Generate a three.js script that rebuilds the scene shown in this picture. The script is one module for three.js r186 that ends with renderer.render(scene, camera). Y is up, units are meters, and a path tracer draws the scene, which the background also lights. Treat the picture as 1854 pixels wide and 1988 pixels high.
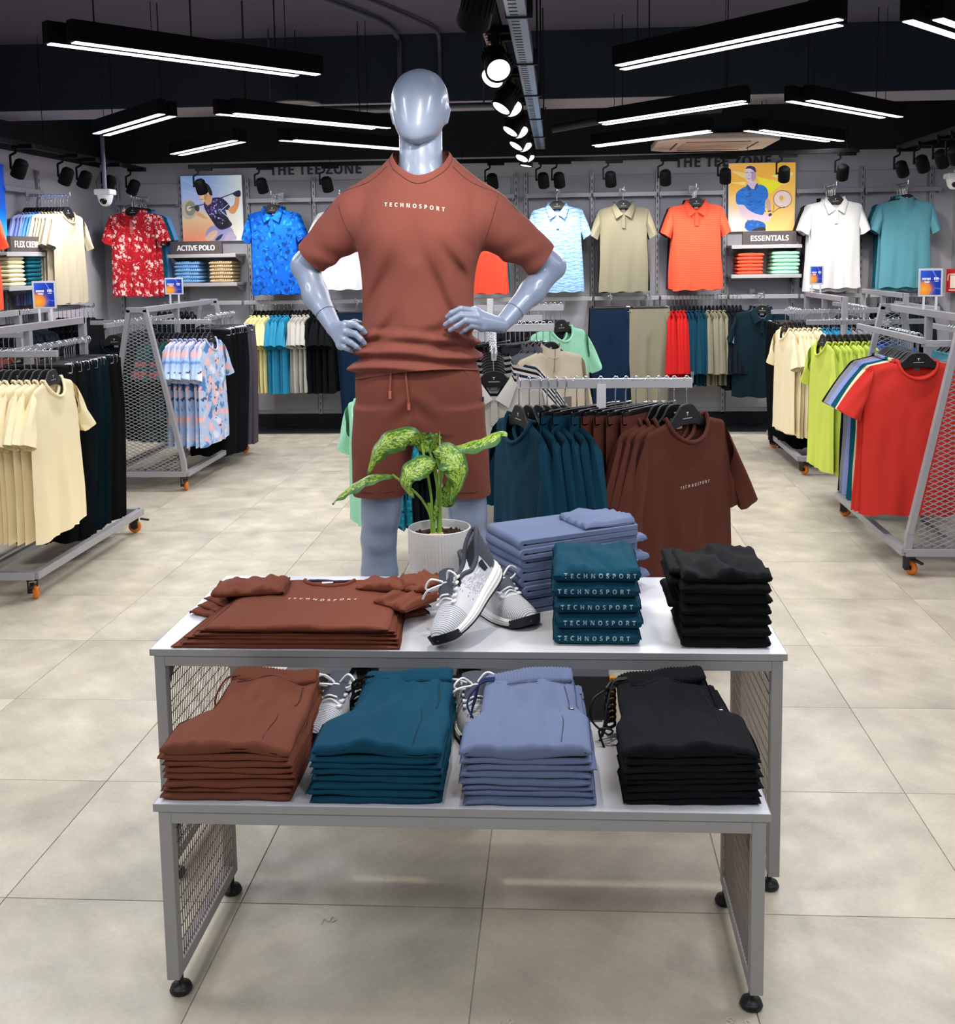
import * as THREE from 'three';
import { mergeGeometries, mergeVertices } from 'three/addons/utils/BufferGeometryUtils.js';
import { RoundedBoxGeometry } from 'three/addons/geometries/RoundedBoxGeometry.js';
import { ImprovedNoise } from 'three/addons/math/ImprovedNoise.js';
import { FontLoader } from 'three/addons/loaders/FontLoader.js';
import { RectAreaLightUniformsLib } from 'three/addons/lights/RectAreaLightUniformsLib.js';

// ---------------------------------------------------------------- camera, light, exposure
const scene = new THREE.Scene();
scene.background = new THREE.Color(0x05060a);
const FOCAL = 2070, FULL_W = 1930, FULL_H = 2496;                  // the photograph is a crop out of a taller frame
const camera = new THREE.PerspectiveCamera(2 * Math.atan(FULL_H / 2 / FOCAL) * 180 / Math.PI, FULL_W / FULL_H, 0.05, 60);
camera.position.set(0, 1.53, 0);
camera.rotation.order = 'YXZ';
camera.rotation.set(-0.115, 0.06, -0.0142);
camera.setViewOffset(FULL_W, FULL_H, 0, 508, 1854, 1988);
const renderer = new THREE.WebGLRenderer({ antialias: true });
renderer.toneMapping = THREE.LinearToneMapping;
renderer.toneMappingExposure = 0.6;
renderer.shadowMap.enabled = true;
RectAreaLightUniformsLib.init();
const TUBE = { area: 66, glow: 4.5, color: 0xf4f7ff };                 // linear pendants: light per square metre, glow seen, colour
const SPOT = { wall: 3.2, table: 15, glow: 5, color: 0xfff6ea };      // track spotlights

// ---------------------------------------------------------------- helpers
const PI = Math.PI, V3 = (x, y, z) => new THREE.Vector3(x, y, z);
let seed = 7;
const rnd = () => { seed = (seed * 1664525 + 1013904223) >>> 0; return seed / 4294967296; };
const rr = (a, b) => a + (b - a) * rnd();
const noiseGen = new ImprovedNoise();
const nz = (x, y = 0, z = 0) => noiseGen.noise(x + 31.7, y + 17.3, z + 5.1);
const lerp = (a, b, t) => a + (b - a) * t, clamp = (x, a = 0, b = 1) => Math.min(b, Math.max(a, x));
const sstep = (a, b, x) => { const t = clamp((x - a) / (b - a)); return t * t * (3 - 2 * t); };
function table1d(rows, col, x) {                                    // smooth interpolation in a table sorted by its first column
  if (x <= rows[0][0]) return rows[0][col];
  for (let i = 1; i < rows.length; i++) if (x <= rows[i][0]) {
    const a = rows[i - 1], b = rows[i]; let t = (x - a[0]) / (b[0] - a[0]);
    const p = rows[i - 2] || a, q = rows[i + 1] || b, h = b[0] - a[0];
    const m0 = (b[col] - p[col]) / (b[0] - p[0] || 1) * h, m1 = (q[col] - a[col]) / (q[0] - a[0] || 1) * h, t2 = t * t, t3 = t2 * t;
    return (2 * t3 - 3 * t2 + 1) * a[col] + (t3 - 2 * t2 + t) * m0 + (-2 * t3 + 3 * t2) * b[col] + (t3 - t2) * m1;
  }
  return rows[rows.length - 1][col];
}
const used = {};
const numbered = (name) => { const n = used[name] = (used[name] ?? -1) + 1; return n ? name + '_' + String(n).padStart(3, '0') : name; };
const matCache = {};
function mat(color, rough = 0.6, metal = 0, extra = {}) {
  const key = [color, rough, metal, JSON.stringify(extra)].join();
  return matCache[key] ??= new THREE.MeshStandardMaterial({ color, roughness: rough, metalness: metal, ...extra });
}
const fabCache = {};
function fab(color, map) {                                          // woven or knitted cloth, both sides drawn
  const key = color + (map ? map.uuid : '');
  return fabCache[key] ??= new THREE.MeshPhysicalMaterial({ color, map: map || null, roughness: 0.9, specularIntensity: 0.35, sheen: 0.12, sheenRoughness: 0.6, sheenColor: new THREE.Color(color), side: THREE.DoubleSide });
}
const ORD = ['first', 'second', 'third', 'fourth', 'fifth', 'sixth', 'seventh', 'eighth', 'ninth', 'tenth', 'eleventh', 'twelfth', 'thirteenth', 'fourteenth', 'fifteenth', 'sixteenth', 'seventeenth', 'eighteenth', 'nineteenth', 'twentieth'];
const ord = (i) => ORD[i] ?? ((i + 1) % 10 ? ['twenty-', 'thirty-'][Math.floor((i + 1) / 10) - 2] + ORD[(i + 1) % 10 - 1] : ['thirtieth', 'fortieth'][Math.floor((i + 1) / 10) - 3]);
function stuff(o) { o.userData.kind = 'stuff'; return o; }
function obj(name, geo, material, parent = scene) {
  if (Array.isArray(geo)) geo = join(geo);
  const m = new THREE.Mesh(geo, material);
  m.name = parent === scene ? numbered(name) : name;
  m.castShadow = m.receiveShadow = true;
  parent.add(m);
  return m;
}
function join(list) {
  const a = list.filter(Boolean).map((g) => { let h = g.index ? g.toNonIndexed() : g.clone(); for (const k of Object.keys(h.attributes)) if (!['position', 'normal', 'uv'].includes(k)) h.deleteAttribute(k); if (!h.attributes.uv) h.setAttribute('uv', new THREE.BufferAttribute(new Float32Array(h.attributes.position.count * 2), 2)); return h; });
  return a.length === 1 ? a[0] : mergeGeometries(a);
}
function tag(o, label, category, group) { o.userData = { label, category }; if (group) o.userData.group = group; return o; }
function thing(name, label, category, [x, y, z] = [0, 0, 0], turn = 0, group) {
  const o = new THREE.Group(); o.name = numbered(name); scene.add(o);
  o.position.set(x, y, z); o.rotation.y = turn; return tag(o, label, category, group);
}
function struct(name, geo, material, parent = scene) { const o = obj(name, geo, material, parent); if (parent === scene) o.userData = { kind: 'structure' }; return o; }
function copy(root, label, group) {
  const c = root.clone(); c.name = numbered(root.name.replace(/_\d{3}$/, '')); scene.add(c); c.userData = { ...root.userData };
  if (label) c.userData.label = label; if (group) c.userData.group = group; return c;
}
const T = (g, x = 0, y = 0, z = 0) => g.translate(x, y, z);
const box = (w, h, d, x = 0, y = 0, z = 0) => new THREE.BoxGeometry(w, h, d).translate(x, y, z);
const rbox = (w, h, d, x = 0, y = 0, z = 0, r = 0.004, s = 2) => new RoundedBoxGeometry(w, h, d, s, Math.min(r, w / 2.01, h / 2.01, d / 2.01)).translate(x, y, z);
const cyl = (r1, r2, h, x = 0, y = 0, z = 0, n = 20) => new THREE.CylinderGeometry(r1, r2, h, n).translate(x, y, z);
function bar(a, b, w, h = w, r = 0.002) {                           // a rectangular tube from a to b
  const A = V3(...a), B = V3(...b), L = A.distanceTo(B), g = rbox(w, h, L, 0, 0, 0, r, 1);
  const m = new THREE.Matrix4().lookAt(B, A, Math.abs(B.y - A.y) > 0.98 * L ? V3(0, 0, 1) : V3(0, 1, 0));
  return g.applyMatrix4(m).translate((a[0] + b[0]) / 2, (a[1] + b[1]) / 2, (a[2] + b[2]) / 2);
}
const rod = (a, b, r, n = 8) => { const A = V3(...a), B = V3(...b), L = A.distanceTo(B); return new THREE.CylinderGeometry(r, r, L, n).applyQuaternion(new THREE.Quaternion().setFromUnitVectors(V3(0, 1, 0), B.clone().sub(A).normalize())).translate((a[0] + b[0]) / 2, (a[1] + b[1]) / 2, (a[2] + b[2]) / 2); };
const tube = (pts, r, seg = 24, n = 8, closed = false) => new THREE.TubeGeometry(new THREE.CatmullRomCurve3(pts.map((p) => V3(...p)), closed, 'catmullrom', 0.5), seg, r, n, closed);
function sheet(nu, nv, f, uvf) {                                    // a grid surface; f(u, v) with u, v in 0..1 gives [x, y, z]
  const P = new Float32Array((nu + 1) * (nv + 1) * 3), U = new Float32Array((nu + 1) * (nv + 1) * 2), I = [];
  let k = 0, q = 0;
  for (let j = 0; j <= nv; j++) for (let i = 0; i <= nu; i++) {
    const p = f(i / nu, j / nv); P[k++] = p[0]; P[k++] = p[1]; P[k++] = p[2];
    const t = uvf ? uvf(i / nu, j / nv, p) : [p[0], p[1]]; U[q++] = t[0]; U[q++] = t[1];
  }
  for (let j = 0; j < nv; j++) for (let i = 0; i < nu; i++) { const a = j * (nu + 1) + i, b = a + 1, c = a + nu + 1, d = c + 1; I.push(a, c, b, b, c, d); }
  const g = new THREE.BufferGeometry();
  g.setAttribute('position', new THREE.BufferAttribute(P, 3)); g.setAttribute('uv', new THREE.BufferAttribute(U, 2)); g.setIndex(I); g.computeVertexNormals();
  return g;
}
function warp(g, f) { const p = g.attributes.position; for (let i = 0; i < p.count; i++) { const q = f(p.getX(i), p.getY(i), p.getZ(i)); p.setXYZ(i, q[0], q[1], q[2]); } g.computeVertexNormals(); return g; }
const fontBold = await new FontLoader().loadAsync('fonts/droid/droid_sans_bold.typeface.json');
const fontReg = await new FontLoader().loadAsync('fonts/droid/droid_sans_regular.typeface.json');
function letters(str, size, gap, font = fontBold, depth = 0) {      // a line of text centred on x, cap height = size
  const out = []; let x = 0; const s = size;
  for (const ch of str) {
    const adv = (font.data.glyphs[ch]?.ha ?? 600) / font.data.resolution * s;
    if (ch !== ' ') { const sh = font.generateShapes(ch, s), g = depth ? new THREE.ExtrudeGeometry(sh, { depth, bevelEnabled: false, curveSegments: 5 }) : new THREE.ShapeGeometry(sh, 5); out.push(g.translate(x, 0, 0)); }
    x += adv + gap;
  }
  return join(out).translate(-(x - gap) / 2, 0, 0);
}
function fitted(str, size, width, font, depth) { const w0 = letters(str, size, 0, font, 0); w0.computeBoundingBox(); const bb = w0.boundingBox; return letters(str, size, (width - (bb.max.x - bb.min.x)) / (str.length - 1), font, depth); }
function stadium(t, d, h, e = 0.3) {                                // round-edged slab section: [z, y], y from 0 to h, fold at +z
  const r = h / 2, a = d / 2 - r, q = (k) => k * PI - PI / 2;
  if (t < e) { const g = q(t / e); return [a + r * Math.cos(g), r + r * Math.sin(g)]; } if (t < 0.5) return [lerp(a, -a, (t - e) / (0.5 - e)), h];
  if (t < 0.5 + e / 2) { const g = q((t - 0.5) / (e / 2)) + PI; return [-a + r * Math.cos(g), r + r * Math.sin(g)]; } return [lerp(-a, a, (t - 0.5 - e / 2) / (0.5 - e / 2)), 0];
}
function canvasTex(w, h, draw, repeat) {
  const c = document.createElement('canvas'); c.width = w; c.height = h; draw(c.getContext('2d'), w, h);
  const t = new THREE.CanvasTexture(c); t.colorSpace = THREE.SRGBColorSpace; t.magFilter = THREE.LinearFilter;
  if (repeat) { t.wrapS = t.wrapT = THREE.RepeatWrapping; t.repeat.set(repeat, repeat); }
  return t;
}
function dataTex(n, f, srgb = true) {
  const d = new Uint8Array(n * n * 4); let k = 0;
  for (let j = 0; j < n; j++) for (let i = 0; i < n; i++) { const c = f(i / n, j / n); d[k++] = clamp(c[0], 0, 255); d[k++] = clamp(c[1], 0, 255); d[k++] = clamp(c[2], 0, 255); d[k++] = 255; }
  const t = new THREE.DataTexture(d, n, n); t.magFilter = THREE.LinearFilter; t.minFilter = THREE.LinearFilter; t.wrapS = t.wrapT = THREE.RepeatWrapping; if (srgb) t.colorSpace = THREE.SRGBColorSpace; t.needsUpdate = true; return t;
}
const fbm = (x, y, o = 4, z = 0) => { let s = 0, a = 0.5; for (let i = 0; i < o; i++) { s += a * nz(x, y, z + i * 7.7); x *= 2.03; y *= 2.03; a *= 0.5; } return s; };

// ---------------------------------------------------------------- the room
const XL = -4.2, XR = 3.45, ZB = -9.7, ZF = 3.2, H_MAIN = 3.08, H_REAR = 2.86, TILE = 0.582;
const M = {
  wall: mat(0xb9b9c1, 0.85), panel: mat(0xb0b0b9, 0.75), navy: mat(0x1e2a3a, 0.8), ceil: mat(0x575365, 0.9), dark: mat(0x0f151e, 0.75),
  metal: mat(0xa9a8ac, 0.42, 0.35), rackMetal: mat(0xa3a2a5, 0.45, 0.25), chrome: mat(0xd8dade, 0.18, 1), black: mat(0x090a0c, 0.45), blackMatte: new THREE.MeshPhysicalMaterial({ color: 0x050608, roughness: 0.8, specularIntensity: 0.3 }), spotBlack: new THREE.MeshPhysicalMaterial({ color: 0x030304, roughness: 0.7, specularIntensity: 0.25 }), white: mat(0xe6e6e6, 0.5),
};
const slabMat = mat(0xc2bdb0, 0.8);
{
  const floor = new THREE.Group(); floor.name = numbered('floor'); floor.userData = { kind: 'structure' }; scene.add(floor);
  obj('grout_bed', box(XR - XL + 0.4, 0.1, ZF - ZB + 0.4, (XL + XR) / 2, -0.0535, (ZF + ZB) / 2), slabMat, floor);
  const variants = [];
  for (let v = 0; v < 4; v++) {
    const ox = v * 13.1, map = dataTex(512, (x, y) => {
      const a = fbm(ox + x * 3, y * 3, 5), b = fbm(ox + 40 + x * 2.2 + y * 2.2, (y - x) * 9, 4), c = fbm(ox + x * 46, y * 46, 2), d = fbm(ox + 90 + x * 1.3, y * 1.3, 2);
      const k = 1 + 0.19 * a + 0.06 * b + 0.06 * c + 0.14 * d - (c > 0.42 ? 0.08 : 0);
      return [190 * k, 180 * k + 1, 160 * k + 1];
    });
    const rm = dataTex(256, (x, y) => { const r = 105 + 70 * fbm(ox + 7 + x * 5, y * 5, 4) + 24 * fbm(ox + x * 40, y * 40, 2); return [255, r, 0]; }, false);
    variants.push(new THREE.MeshStandardMaterial({ map, roughnessMap: rm, roughness: 1 }));
  }
  const geo = [];                                                    // tiles with a soft edge, four turns of the print
  for (let q = 0; q < 4; q++) { const g = rbox(TILE - 0.0022, 0.012, TILE - 0.0022, 0, 0, 0, 0.0012, 1), uv = g.attributes.uv, p = g.attributes.position; for (let i = 0; i < uv.count; i++) { let a = p.getX(i) / TILE + 0.5, b = p.getZ(i) / TILE + 0.5; for (let k = 0; k < q; k++) [a, b] = [b, 1 - a]; uv.setXY(i, a, b); } geo.push(g); }
  const edge = rbox(TILE - 0.0022, 0.012, 0.501, 0, 0, 0, 0.0012, 1);
  { const uv = edge.attributes.uv, p = edge.attributes.position; for (let i = 0; i < uv.count; i++) uv.setXY(i, p.getX(i) / TILE, p.getZ(i) / TILE); }
  for (let r = 0; r < 14; r++) for (let c = 0; c < 14; c++) {
    const x = 0.97 - 9 * TILE + (c + 0.5) * TILE + 0.0;
    if (x < XL || x > XR) continue;
    const t = obj('tile', r === 13 ? edge : geo[Math.floor(rnd() * 4)], variants[Math.floor(rnd() * 4)], floor);
    t.position.set(x, -0.006 + rr(-0.0003, 0.0003), r === 13 ? -1.196 - 13 * TILE - 0.2525 : -1.196 - (r + 0.5) * TILE);
  }
  const darkTile = mat(0x2a3134, 0.35);
  for (let c = 0; c < 13; c++) { const t = obj('dark_tile', rbox(TILE - 0.003, 0.012, 0.42, 0, 0, 0, 0.001, 1), darkTile, floor); t.position.set(XL + (c + 0.6) * TILE, -0.005, ZB + 0.212); }

  const wb = new THREE.Group(); wb.name = 'wall_back'; wb.userData = { kind: 'structure' }; scene.add(wb);
  obj('plaster', box(XR - XL + 0.4, 2.43, 0.2, (XL + XR) / 2, 1.215, ZB - 0.1), M.wall, wb);
  obj('bulkhead', box(XR - XL + 0.4, H_REAR - 2.43, 0.22, (XL + XR) / 2, (H_REAR + 2.43) / 2, ZB - 0.09), M.dark, wb);
  for (let i = 0; i < 7; i++) obj('panel', rbox(0.55, 2.1, 0.012, 0.0 + 0.58 + i * 0.59 - 0.59 + 0.005, 1.2, ZB + 0.006, 0.003, 1), M.panel, wb);
  for (let i = 0; i < 6; i++) obj('panel', rbox(0.56, 2.1, 0.012, -3.74 + i * 0.605, 1.2, ZB + 0.006, 0.003, 1), M.panel, wb);
  const sk = struct('baseboard_back', box(XR - XL, 0.115, 0.03, (XL + XR) / 2, 0.0595, ZB + 0.02), M.dark);
  const wl = new THREE.Group(); wl.name = 'wall_left'; wl.userData = { kind: 'structure' }; scene.add(wl);
  obj('plaster', box(0.2, 2.4, ZF - ZB, XL - 0.1, 1.2, (ZF + ZB) / 2), M.wall, wl); obj('bulkhead', box(0.2, H_MAIN - 2.4, ZF - ZB, XL - 0.1, (H_MAIN + 2.4) / 2, (ZF + ZB) / 2), M.dark, wl);
  for (let i = 0; i < 4; i++) obj('panel', rbox(0.012, 2.0, 0.58, XL + 0.006, 1.2, -8.14 + i * 0.6, 0.003, 1), M.panel, wl);
  const wr = new THREE.Group(); wr.name = 'wall_right'; wr.userData = { kind: 'structure' }; scene.add(wr);
  obj('plaster', box(0.2, 2.4, ZF - ZB, XR + 0.1, 1.2, (ZF + ZB) / 2), M.wall, wr); obj('bulkhead', box(0.2, H_MAIN - 2.4, ZF - ZB, XR + 0.1, (H_MAIN + 2.4) / 2, (ZF + ZB) / 2), M.dark, wr);
  struct('wall_front', box(XR - XL + 0.4, H_MAIN, 0.2, (XL + XR) / 2, H_MAIN / 2, ZF + 0.1), mat(0x4a4c54, 0.8));
  struct('ceiling', box(XR - XL + 0.4, 0.2, ZF + 7.57 + 0.2, (XL + XR) / 2, H_MAIN + 0.1, (ZF - 7.57) / 2 + 0.1), M.ceil);
  struct('ceiling_rear', box(XR - XL + 0.4, 0.2, 9.9 - 8.1 + 0.06, (XL + XR) / 2, H_REAR + 0.1, -9.0), M.dark);
  const beam = new THREE.Group(); beam.name = 'ceiling_beam'; beam.userData = { kind: 'structure' }; scene.add(beam);
  obj('face', box(XR - XL + 0.3, 0.6, 0.02, (XL + XR) / 2, 2.92, -7.58), M.navy, beam);
  obj('soffit', box(XR - XL + 0.3, 0.56, 0.5, (XL + XR) / 2, 2.901, -7.842), mat(0x8e8b92, 0.85), beam);
}
// uprights, rails, shelves on the back wall
function slotted(x, z, turn, label, group, y0 = 0.1, y1 = 2.28) {
  const t = thing('slotted_upright', label, 'upright', [x, 0, z], turn, group);
  obj('post', rbox(0.032, y1 - y0, 0.022, 0, (y0 + y1) / 2, 0.024, 0.003, 1), M.metal, t);
  const s = []; for (let y = y0 + 0.05; y < y1; y += 0.062) s.push(box(0.006, 0.03, 0.002, 0, y, 0.0355));
  stuff(obj('slot', s, M.dark, t));
}
[[-4.04, 'beside the dome camera'], [-3.45, 'before the barbell lightbox edge'], [-2.83, 'between the barbell lightbox and the blue polo'], [-2.22, 'between the blue polo and the white tee'], [-1.62, 'behind the mannequin shoulder sleeve'], [-1.0, 'behind the mannequin chest'], [-0.385, 'twin nearer the mannequin bent arm'], [-0.3, 'twin nearer the striped polo'], [0.29, 'between the striped and olive polos'], [0.87, 'between the olive and orange polos'], [1.46, 'between the orange polo and tennis lightbox'], [2.07, 'between the tennis lightbox and white polo'], [2.66, 'between the white polo and teal shirt'], [3.25, 'behind the teal shirt by the corner']].forEach(([x, l]) => slotted(x, ZB, 0, 'grey slotted metal upright on the back wall ' + l, 'slotted uprights on the back wall'));
[[-7.25, 'behind the coral tee'], [-7.85, 'beside the FLEX CREW sign'], [-8.45, 'behind the beige tee']].forEach(([z, l]) => slotted(XL, z, PI / 2, 'grey slotted metal upright on the side wall ' + l, 'slotted uprights on the side wall'));
for (const [a, b, l] of [[-4.04, -3.46, 'red floral polo'], [-2.83, -2.23, 'blue camouflage polo'], [-2.22, -1.63, 'white tee beside the mannequin'], [-1.61, -1.01, 'wall behind the mannequin neck'], [-1.0, -0.4, 'orange shirt beside the mannequin'], [-0.3, 0.28, 'striped polo'], [0.3, 0.86, 'olive polo'], [0.88, 1.45, 'ribbed orange polo'], [2.08, 2.65, 'white polo'], [2.67, 3.32, 'teal mock-neck shirt']]) {
  const r = thing('wall_rail', 'pale grey flat rail high on the back wall over the ' + l, 'rail', [(a + b) / 2, 2.075, ZB], 0, 'upper rails on the back wall');
  obj('bar', rbox(b - a, 0.04, 0.02, 0, 0, 0.085, 0.003), M.metal, r);
  for (const s of [-1, 1]) obj('bracket', rbox(0.012, 0.05, 0.08, s * (b - a - 0.03) / 2, -0.01, 0.045, 0.003), M.metal, r);
}
for (const [a, b, l] of [[-3.45, -2.84, 'ACTIVE POLO shelves'], [-2.82, -2.23, 'yellow and blue tees'], [-2.22, -1.63, 'black and grey tees'], [-1.61, -1.01, 'mannequin waist'], [-1.0, -0.4, 'orange shirt hem'], [-0.3, 0.28, 'striped polo hem'], [0.3, 0.86, 'navy and olive joggers'], [0.88, 1.45, 'red to black tops'], [1.47, 2.06, 'dark teal polo'], [2.08, 2.65, 'white polo hem'], [2.67, 3.3, 'teal mock-neck hem']]) {
  const r = thing('wall_rail', 'pale grey waist-high hanging rail on the back wall at the ' + l, 'rail', [(a + b) / 2, 1.165, ZB], 0, 'lower rails on the back wall');
  obj('bar', rbox(b - a, 0.036, 0.016, 0, 0, 0.3, 0.003), M.metal, r);
  for (const s of [-1, 1]) obj('bracket', rbox(0.012, 0.03, 0.29, s * (b - a - 0.03) / 2, -0.008, 0.16, 0.003), M.metal, r);
}
function shelf(x, y, z, w, turn, label) {
  const t = thing('wall_shelf', label, 'shelf', [x, y, z], turn);
  obj('board', rbox(w, 0.022, 0.31, 0, -0.011, 0.165, 0.004), M.metal, t);
  obj('lip', rbox(w, 0.032, 0.01, 0, -0.014, 0.322, 0.003), mat(0xb9b8bc, 0.4, 0.3), t);
  for (const s of [-1, 1]) obj('bracket', new THREE.ExtrudeGeometry(new THREE.Shape([[0, 0], [0.28, 0], [0, -0.07]].map((p) => new THREE.Vector2(...p))), { depth: 0.006, bevelEnabled: false }).rotateY(-PI / 2).translate(s * (w / 2 - 0.02), -0.023, 0.012), M.metal, t);
  return t;
}
shelf(-3.18, 1.6, ZB, 0.62, 0, 'grey wall shelf carrying the ACTIVE POLO sign');
shelf(-3.18, 1.345, ZB, 0.62, 0, 'grey wall shelf holding blue and khaki folded stacks');
shelf(1.78, 1.61, ZB, 0.6, 0, 'grey wall shelf carrying the ESSENTIALS sign');
shelf(1.78, 1.355, ZB, 0.6, 0, 'grey wall shelf holding orange and mint folded stacks');
shelf(XL, 1.62, -7.62, 0.58, PI / 2, 'grey wall shelf carrying the FLEX CREW sign');
shelf(XL, 1.375, -7.62, 0.58, PI / 2, 'grey wall shelf holding cream and teal folded stacks');
function signBoard(text, x, y, z, w, turn, label, tw) {
  const t = thing('category_sign', label, 'sign', [x, y, z], turn);
  obj('board', rbox(w, 0.115, 0.03, 0, 0.0575, 0, 0.003), mat(0x4d4546, 0.6), t);
  obj('lettering', fitted(text, 0.046, tw, fontBold, 0.002).translate(0, 0.034, 0.0145), mat(0xf4f4f4, 0.5), t);
}
signBoard('ACTIVE POLO', -3.24, 1.601, ZB + 0.27, 0.47, 0, 'dark sign board with white words ACTIVE POLO', 0.345);
signBoard('ESSENTIALS', 1.81, 1.611, ZB + 0.27, 0.46, 0, 'dark sign board with white word ESSENTIALS', 0.325);
signBoard('FLEX CREW', XL + 0.3, 1.621, -7.63, 0.44, PI / 2, 'dark sign board with white words FLEX CREW', 0.34);
for (const [x, l] of [[-2.2, 'dark raised wall letters reading THE TEE ZONE above the blue polo'], [1.45, 'dark raised wall letters reading THE TEE ZONE above the tennis lightbox']]) {
  const t = obj('wall_lettering', fitted('THE TEE ZONE', 0.09, 0.84, fontBold, 0.012), mat(0x34323c, 0.6)); t.position.set(x, 2.305, ZB + 0.001); tag(t, l, 'lettering');
}

// ---------------------------------------------------------------- lightboxes and small signs
function lightbox(tex, w, h, pos, turn, label, power, tint) {
  const t = thing('lightbox_poster', label, 'poster', pos, turn);
  obj('frame', rbox(w + 0.012, h + 0.012, 0.05, 0, 0, 0.025, 0.004), mat(0xc9cdd4, 0.35, 0.5), t);
  obj('screen', new THREE.PlaneGeometry(w, h).translate(0, 0, 0.0512), new THREE.MeshStandardMaterial({ map: tex, emissiveMap: tex, emissive: 0xffffff, emissiveIntensity: 0.62, roughness: 0.4 }), t);
  const l = new THREE.RectAreaLight(tint, power, w, h); l.position.set(0, 0, 0.056); l.lookAt(0, 0, 5); t.add(l); l.rotation.set(0, PI, 0);
  return t;
}
const poly = (c, pts, fill) => { c.fillStyle = fill; c.beginPath(); pts.forEach(([x, y], i) => (i ? c.lineTo(x, y) : c.moveTo(x, y))); c.closePath(); c.fill(); };
const blob = (c, pts, fill) => { c.fillStyle = fill; c.beginPath(); const n = pts.length, m = (a, b) => [(a[0] + b[0]) / 2, (a[1] + b[1]) / 2]; const s = m(pts[n - 1], pts[0]); c.moveTo(...s); for (let i = 0; i < n; i++) { const e = m(pts[i], pts[(i + 1) % n]); c.quadraticCurveTo(pts[i][0], pts[i][1], e[0], e[1]); } c.closePath(); c.fill(); };
const stroke = (c, pts, col, w) => { c.strokeStyle = col; c.lineWidth = w; c.lineCap = 'round'; c.lineJoin = 'round'; c.beginPath(); pts.forEach(([x, y], i) => (i ? c.lineTo(x, y) : c.moveTo(x, y))); c.stroke(); };
const liftTex = canvasTex(768, 768, (c, w) => {
  c.scale(w / 1500, w / 1500);
  let g = c.createLinearGradient(0, 0, 0, 1500); g.addColorStop(0, '#8cb4ec'); g.addColorStop(0.45, '#b4b9e6'); g.addColorStop(0.66, '#ecca9a'); g.addColorStop(1, '#f0906c'); c.fillStyle = g; c.fillRect(0, 0, 1500, 1500);
  g = c.createLinearGradient(700, 0, 1500, 0); g.addColorStop(0, 'rgba(230,240,240,0)'); g.addColorStop(1, 'rgba(236,244,238,1)'); c.fillStyle = g; c.fillRect(0, 0, 1500, 1500);
  for (const p of [[[40, 60], [460, 300], [1300, 330]], [[60, 330], [420, 430]], [[1120, 160], [1230, 30], [1480, 60]], [[1120, 160], [1500, 270]], [[700, 170], [1200, 350]]]) stroke(c, p, 'rgba(190,236,250,.8)', 9);
  c.fillStyle = '#b9b6a4'; c.beginPath(); c.ellipse(170, 770, 190, 235, 0.1, 0, 7); c.fill(); c.fillStyle = '#8d8c7c'; c.beginPath(); c.ellipse(210, 745, 130, 170, 0.1, 0, 7); c.fill(); c.fillStyle = '#d8d4be'; c.beginPath(); c.ellipse(180, 745, 60, 60, 0, 0, 7); c.fill();
  stroke(c, [[180, 740], [560, 650], [1360, 390]], '#4b535c', 26);
  blob(c, [[620, 1180], [860, 1130], [1240, 1170], [1290, 1500], [500, 1500]], '#9a97c6');
  blob(c, [[480, 1490], [700, 1260], [900, 1250], [760, 1500]], '#d9b49c'); blob(c, [[760, 1500], [900, 1370], [1020, 1330], [900, 1500]], '#273049');
  blob(c, [[980, 1500], [1080, 1330], [1200, 1270], [1330, 1400], [1330, 1500]], '#b3a2c2');
  blob(c, [[330, 800], [450, 840], [640, 980], [620, 1010], [440, 950], [320, 880]], '#e0a878');
  blob(c, [[590, 560], [800, 500], [1010, 500], [1130, 640], [1060, 760], [1140, 1010], [1270, 1150], [1000, 1260], [860, 1230], [680, 960], [560, 760], [540, 640]], '#2b2650');
  blob(c, [[700, 900], [900, 880], [1060, 900], [1200, 1130], [1000, 1240], [870, 1200]], '#14181f');
  let s = 3; const q = () => (s = (s * 16807) % 2147483647) / 2147483647;
  for (let i = 0; i < 90; i++) { const x = 600 + q() * 470, y = 540 + q() * 580; if (x - 560 < (y - 560) * 0.36) continue; c.fillStyle = ['#cfc4ea', '#6f52b8', '#8a84d4', '#3f3a86'][i % 4]; c.beginPath(); c.ellipse(x, y, 8 + q() * 18, 5 + q() * 16, q() * 3, 0, 7); c.fill(); }
  blob(c, [[990, 520], [1110, 590], [1220, 740], [1140, 820], [1020, 740]], '#241f46');
  blob(c, [[1130, 760], [1220, 720], [1310, 660], [1330, 470], [1440, 480], [1420, 720], [1300, 900], [1180, 880]], '#d89a68');
  blob(c, [[1240, 420], [1430, 330], [1480, 380], [1470, 500], [1360, 500]], '#232a36');
  blob(c, [[600, 420], [720, 400], [770, 520], [740, 640], [640, 690], [560, 620]], '#d9a57c');
  blob(c, [[430, 330], [520, 230], [640, 250], [690, 380], [660, 500], [560, 600], [490, 600], [470, 520], [440, 470]], '#ecc9a8'); blob(c, [[560, 420], [660, 400], [650, 520], [560, 590]], '#c98e68');
  blob(c, [[470, 200], [560, 140], [680, 190], [760, 330], [780, 470], [700, 450], [660, 330], [570, 290], [500, 290]], '#23262f');
  stroke(c, [[440, 400], [480, 385]], '#3a2a24', 14); stroke(c, [[540, 385], [590, 395]], '#3a2a24', 14); stroke(c, [[480, 545], [530, 540]], '#8d4a42', 16); stroke(c, [[480, 440], [455, 480], [480, 495]], '#b57d5a', 9);
  blob(c, [[300, 700], [400, 650], [440, 720], [420, 830], [330, 800]], '#403a44');
  stroke(c, [[1290, 560], [960, 810], [1190, 1010]], 'rgba(190,240,240,.9)', 16);
});
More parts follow.
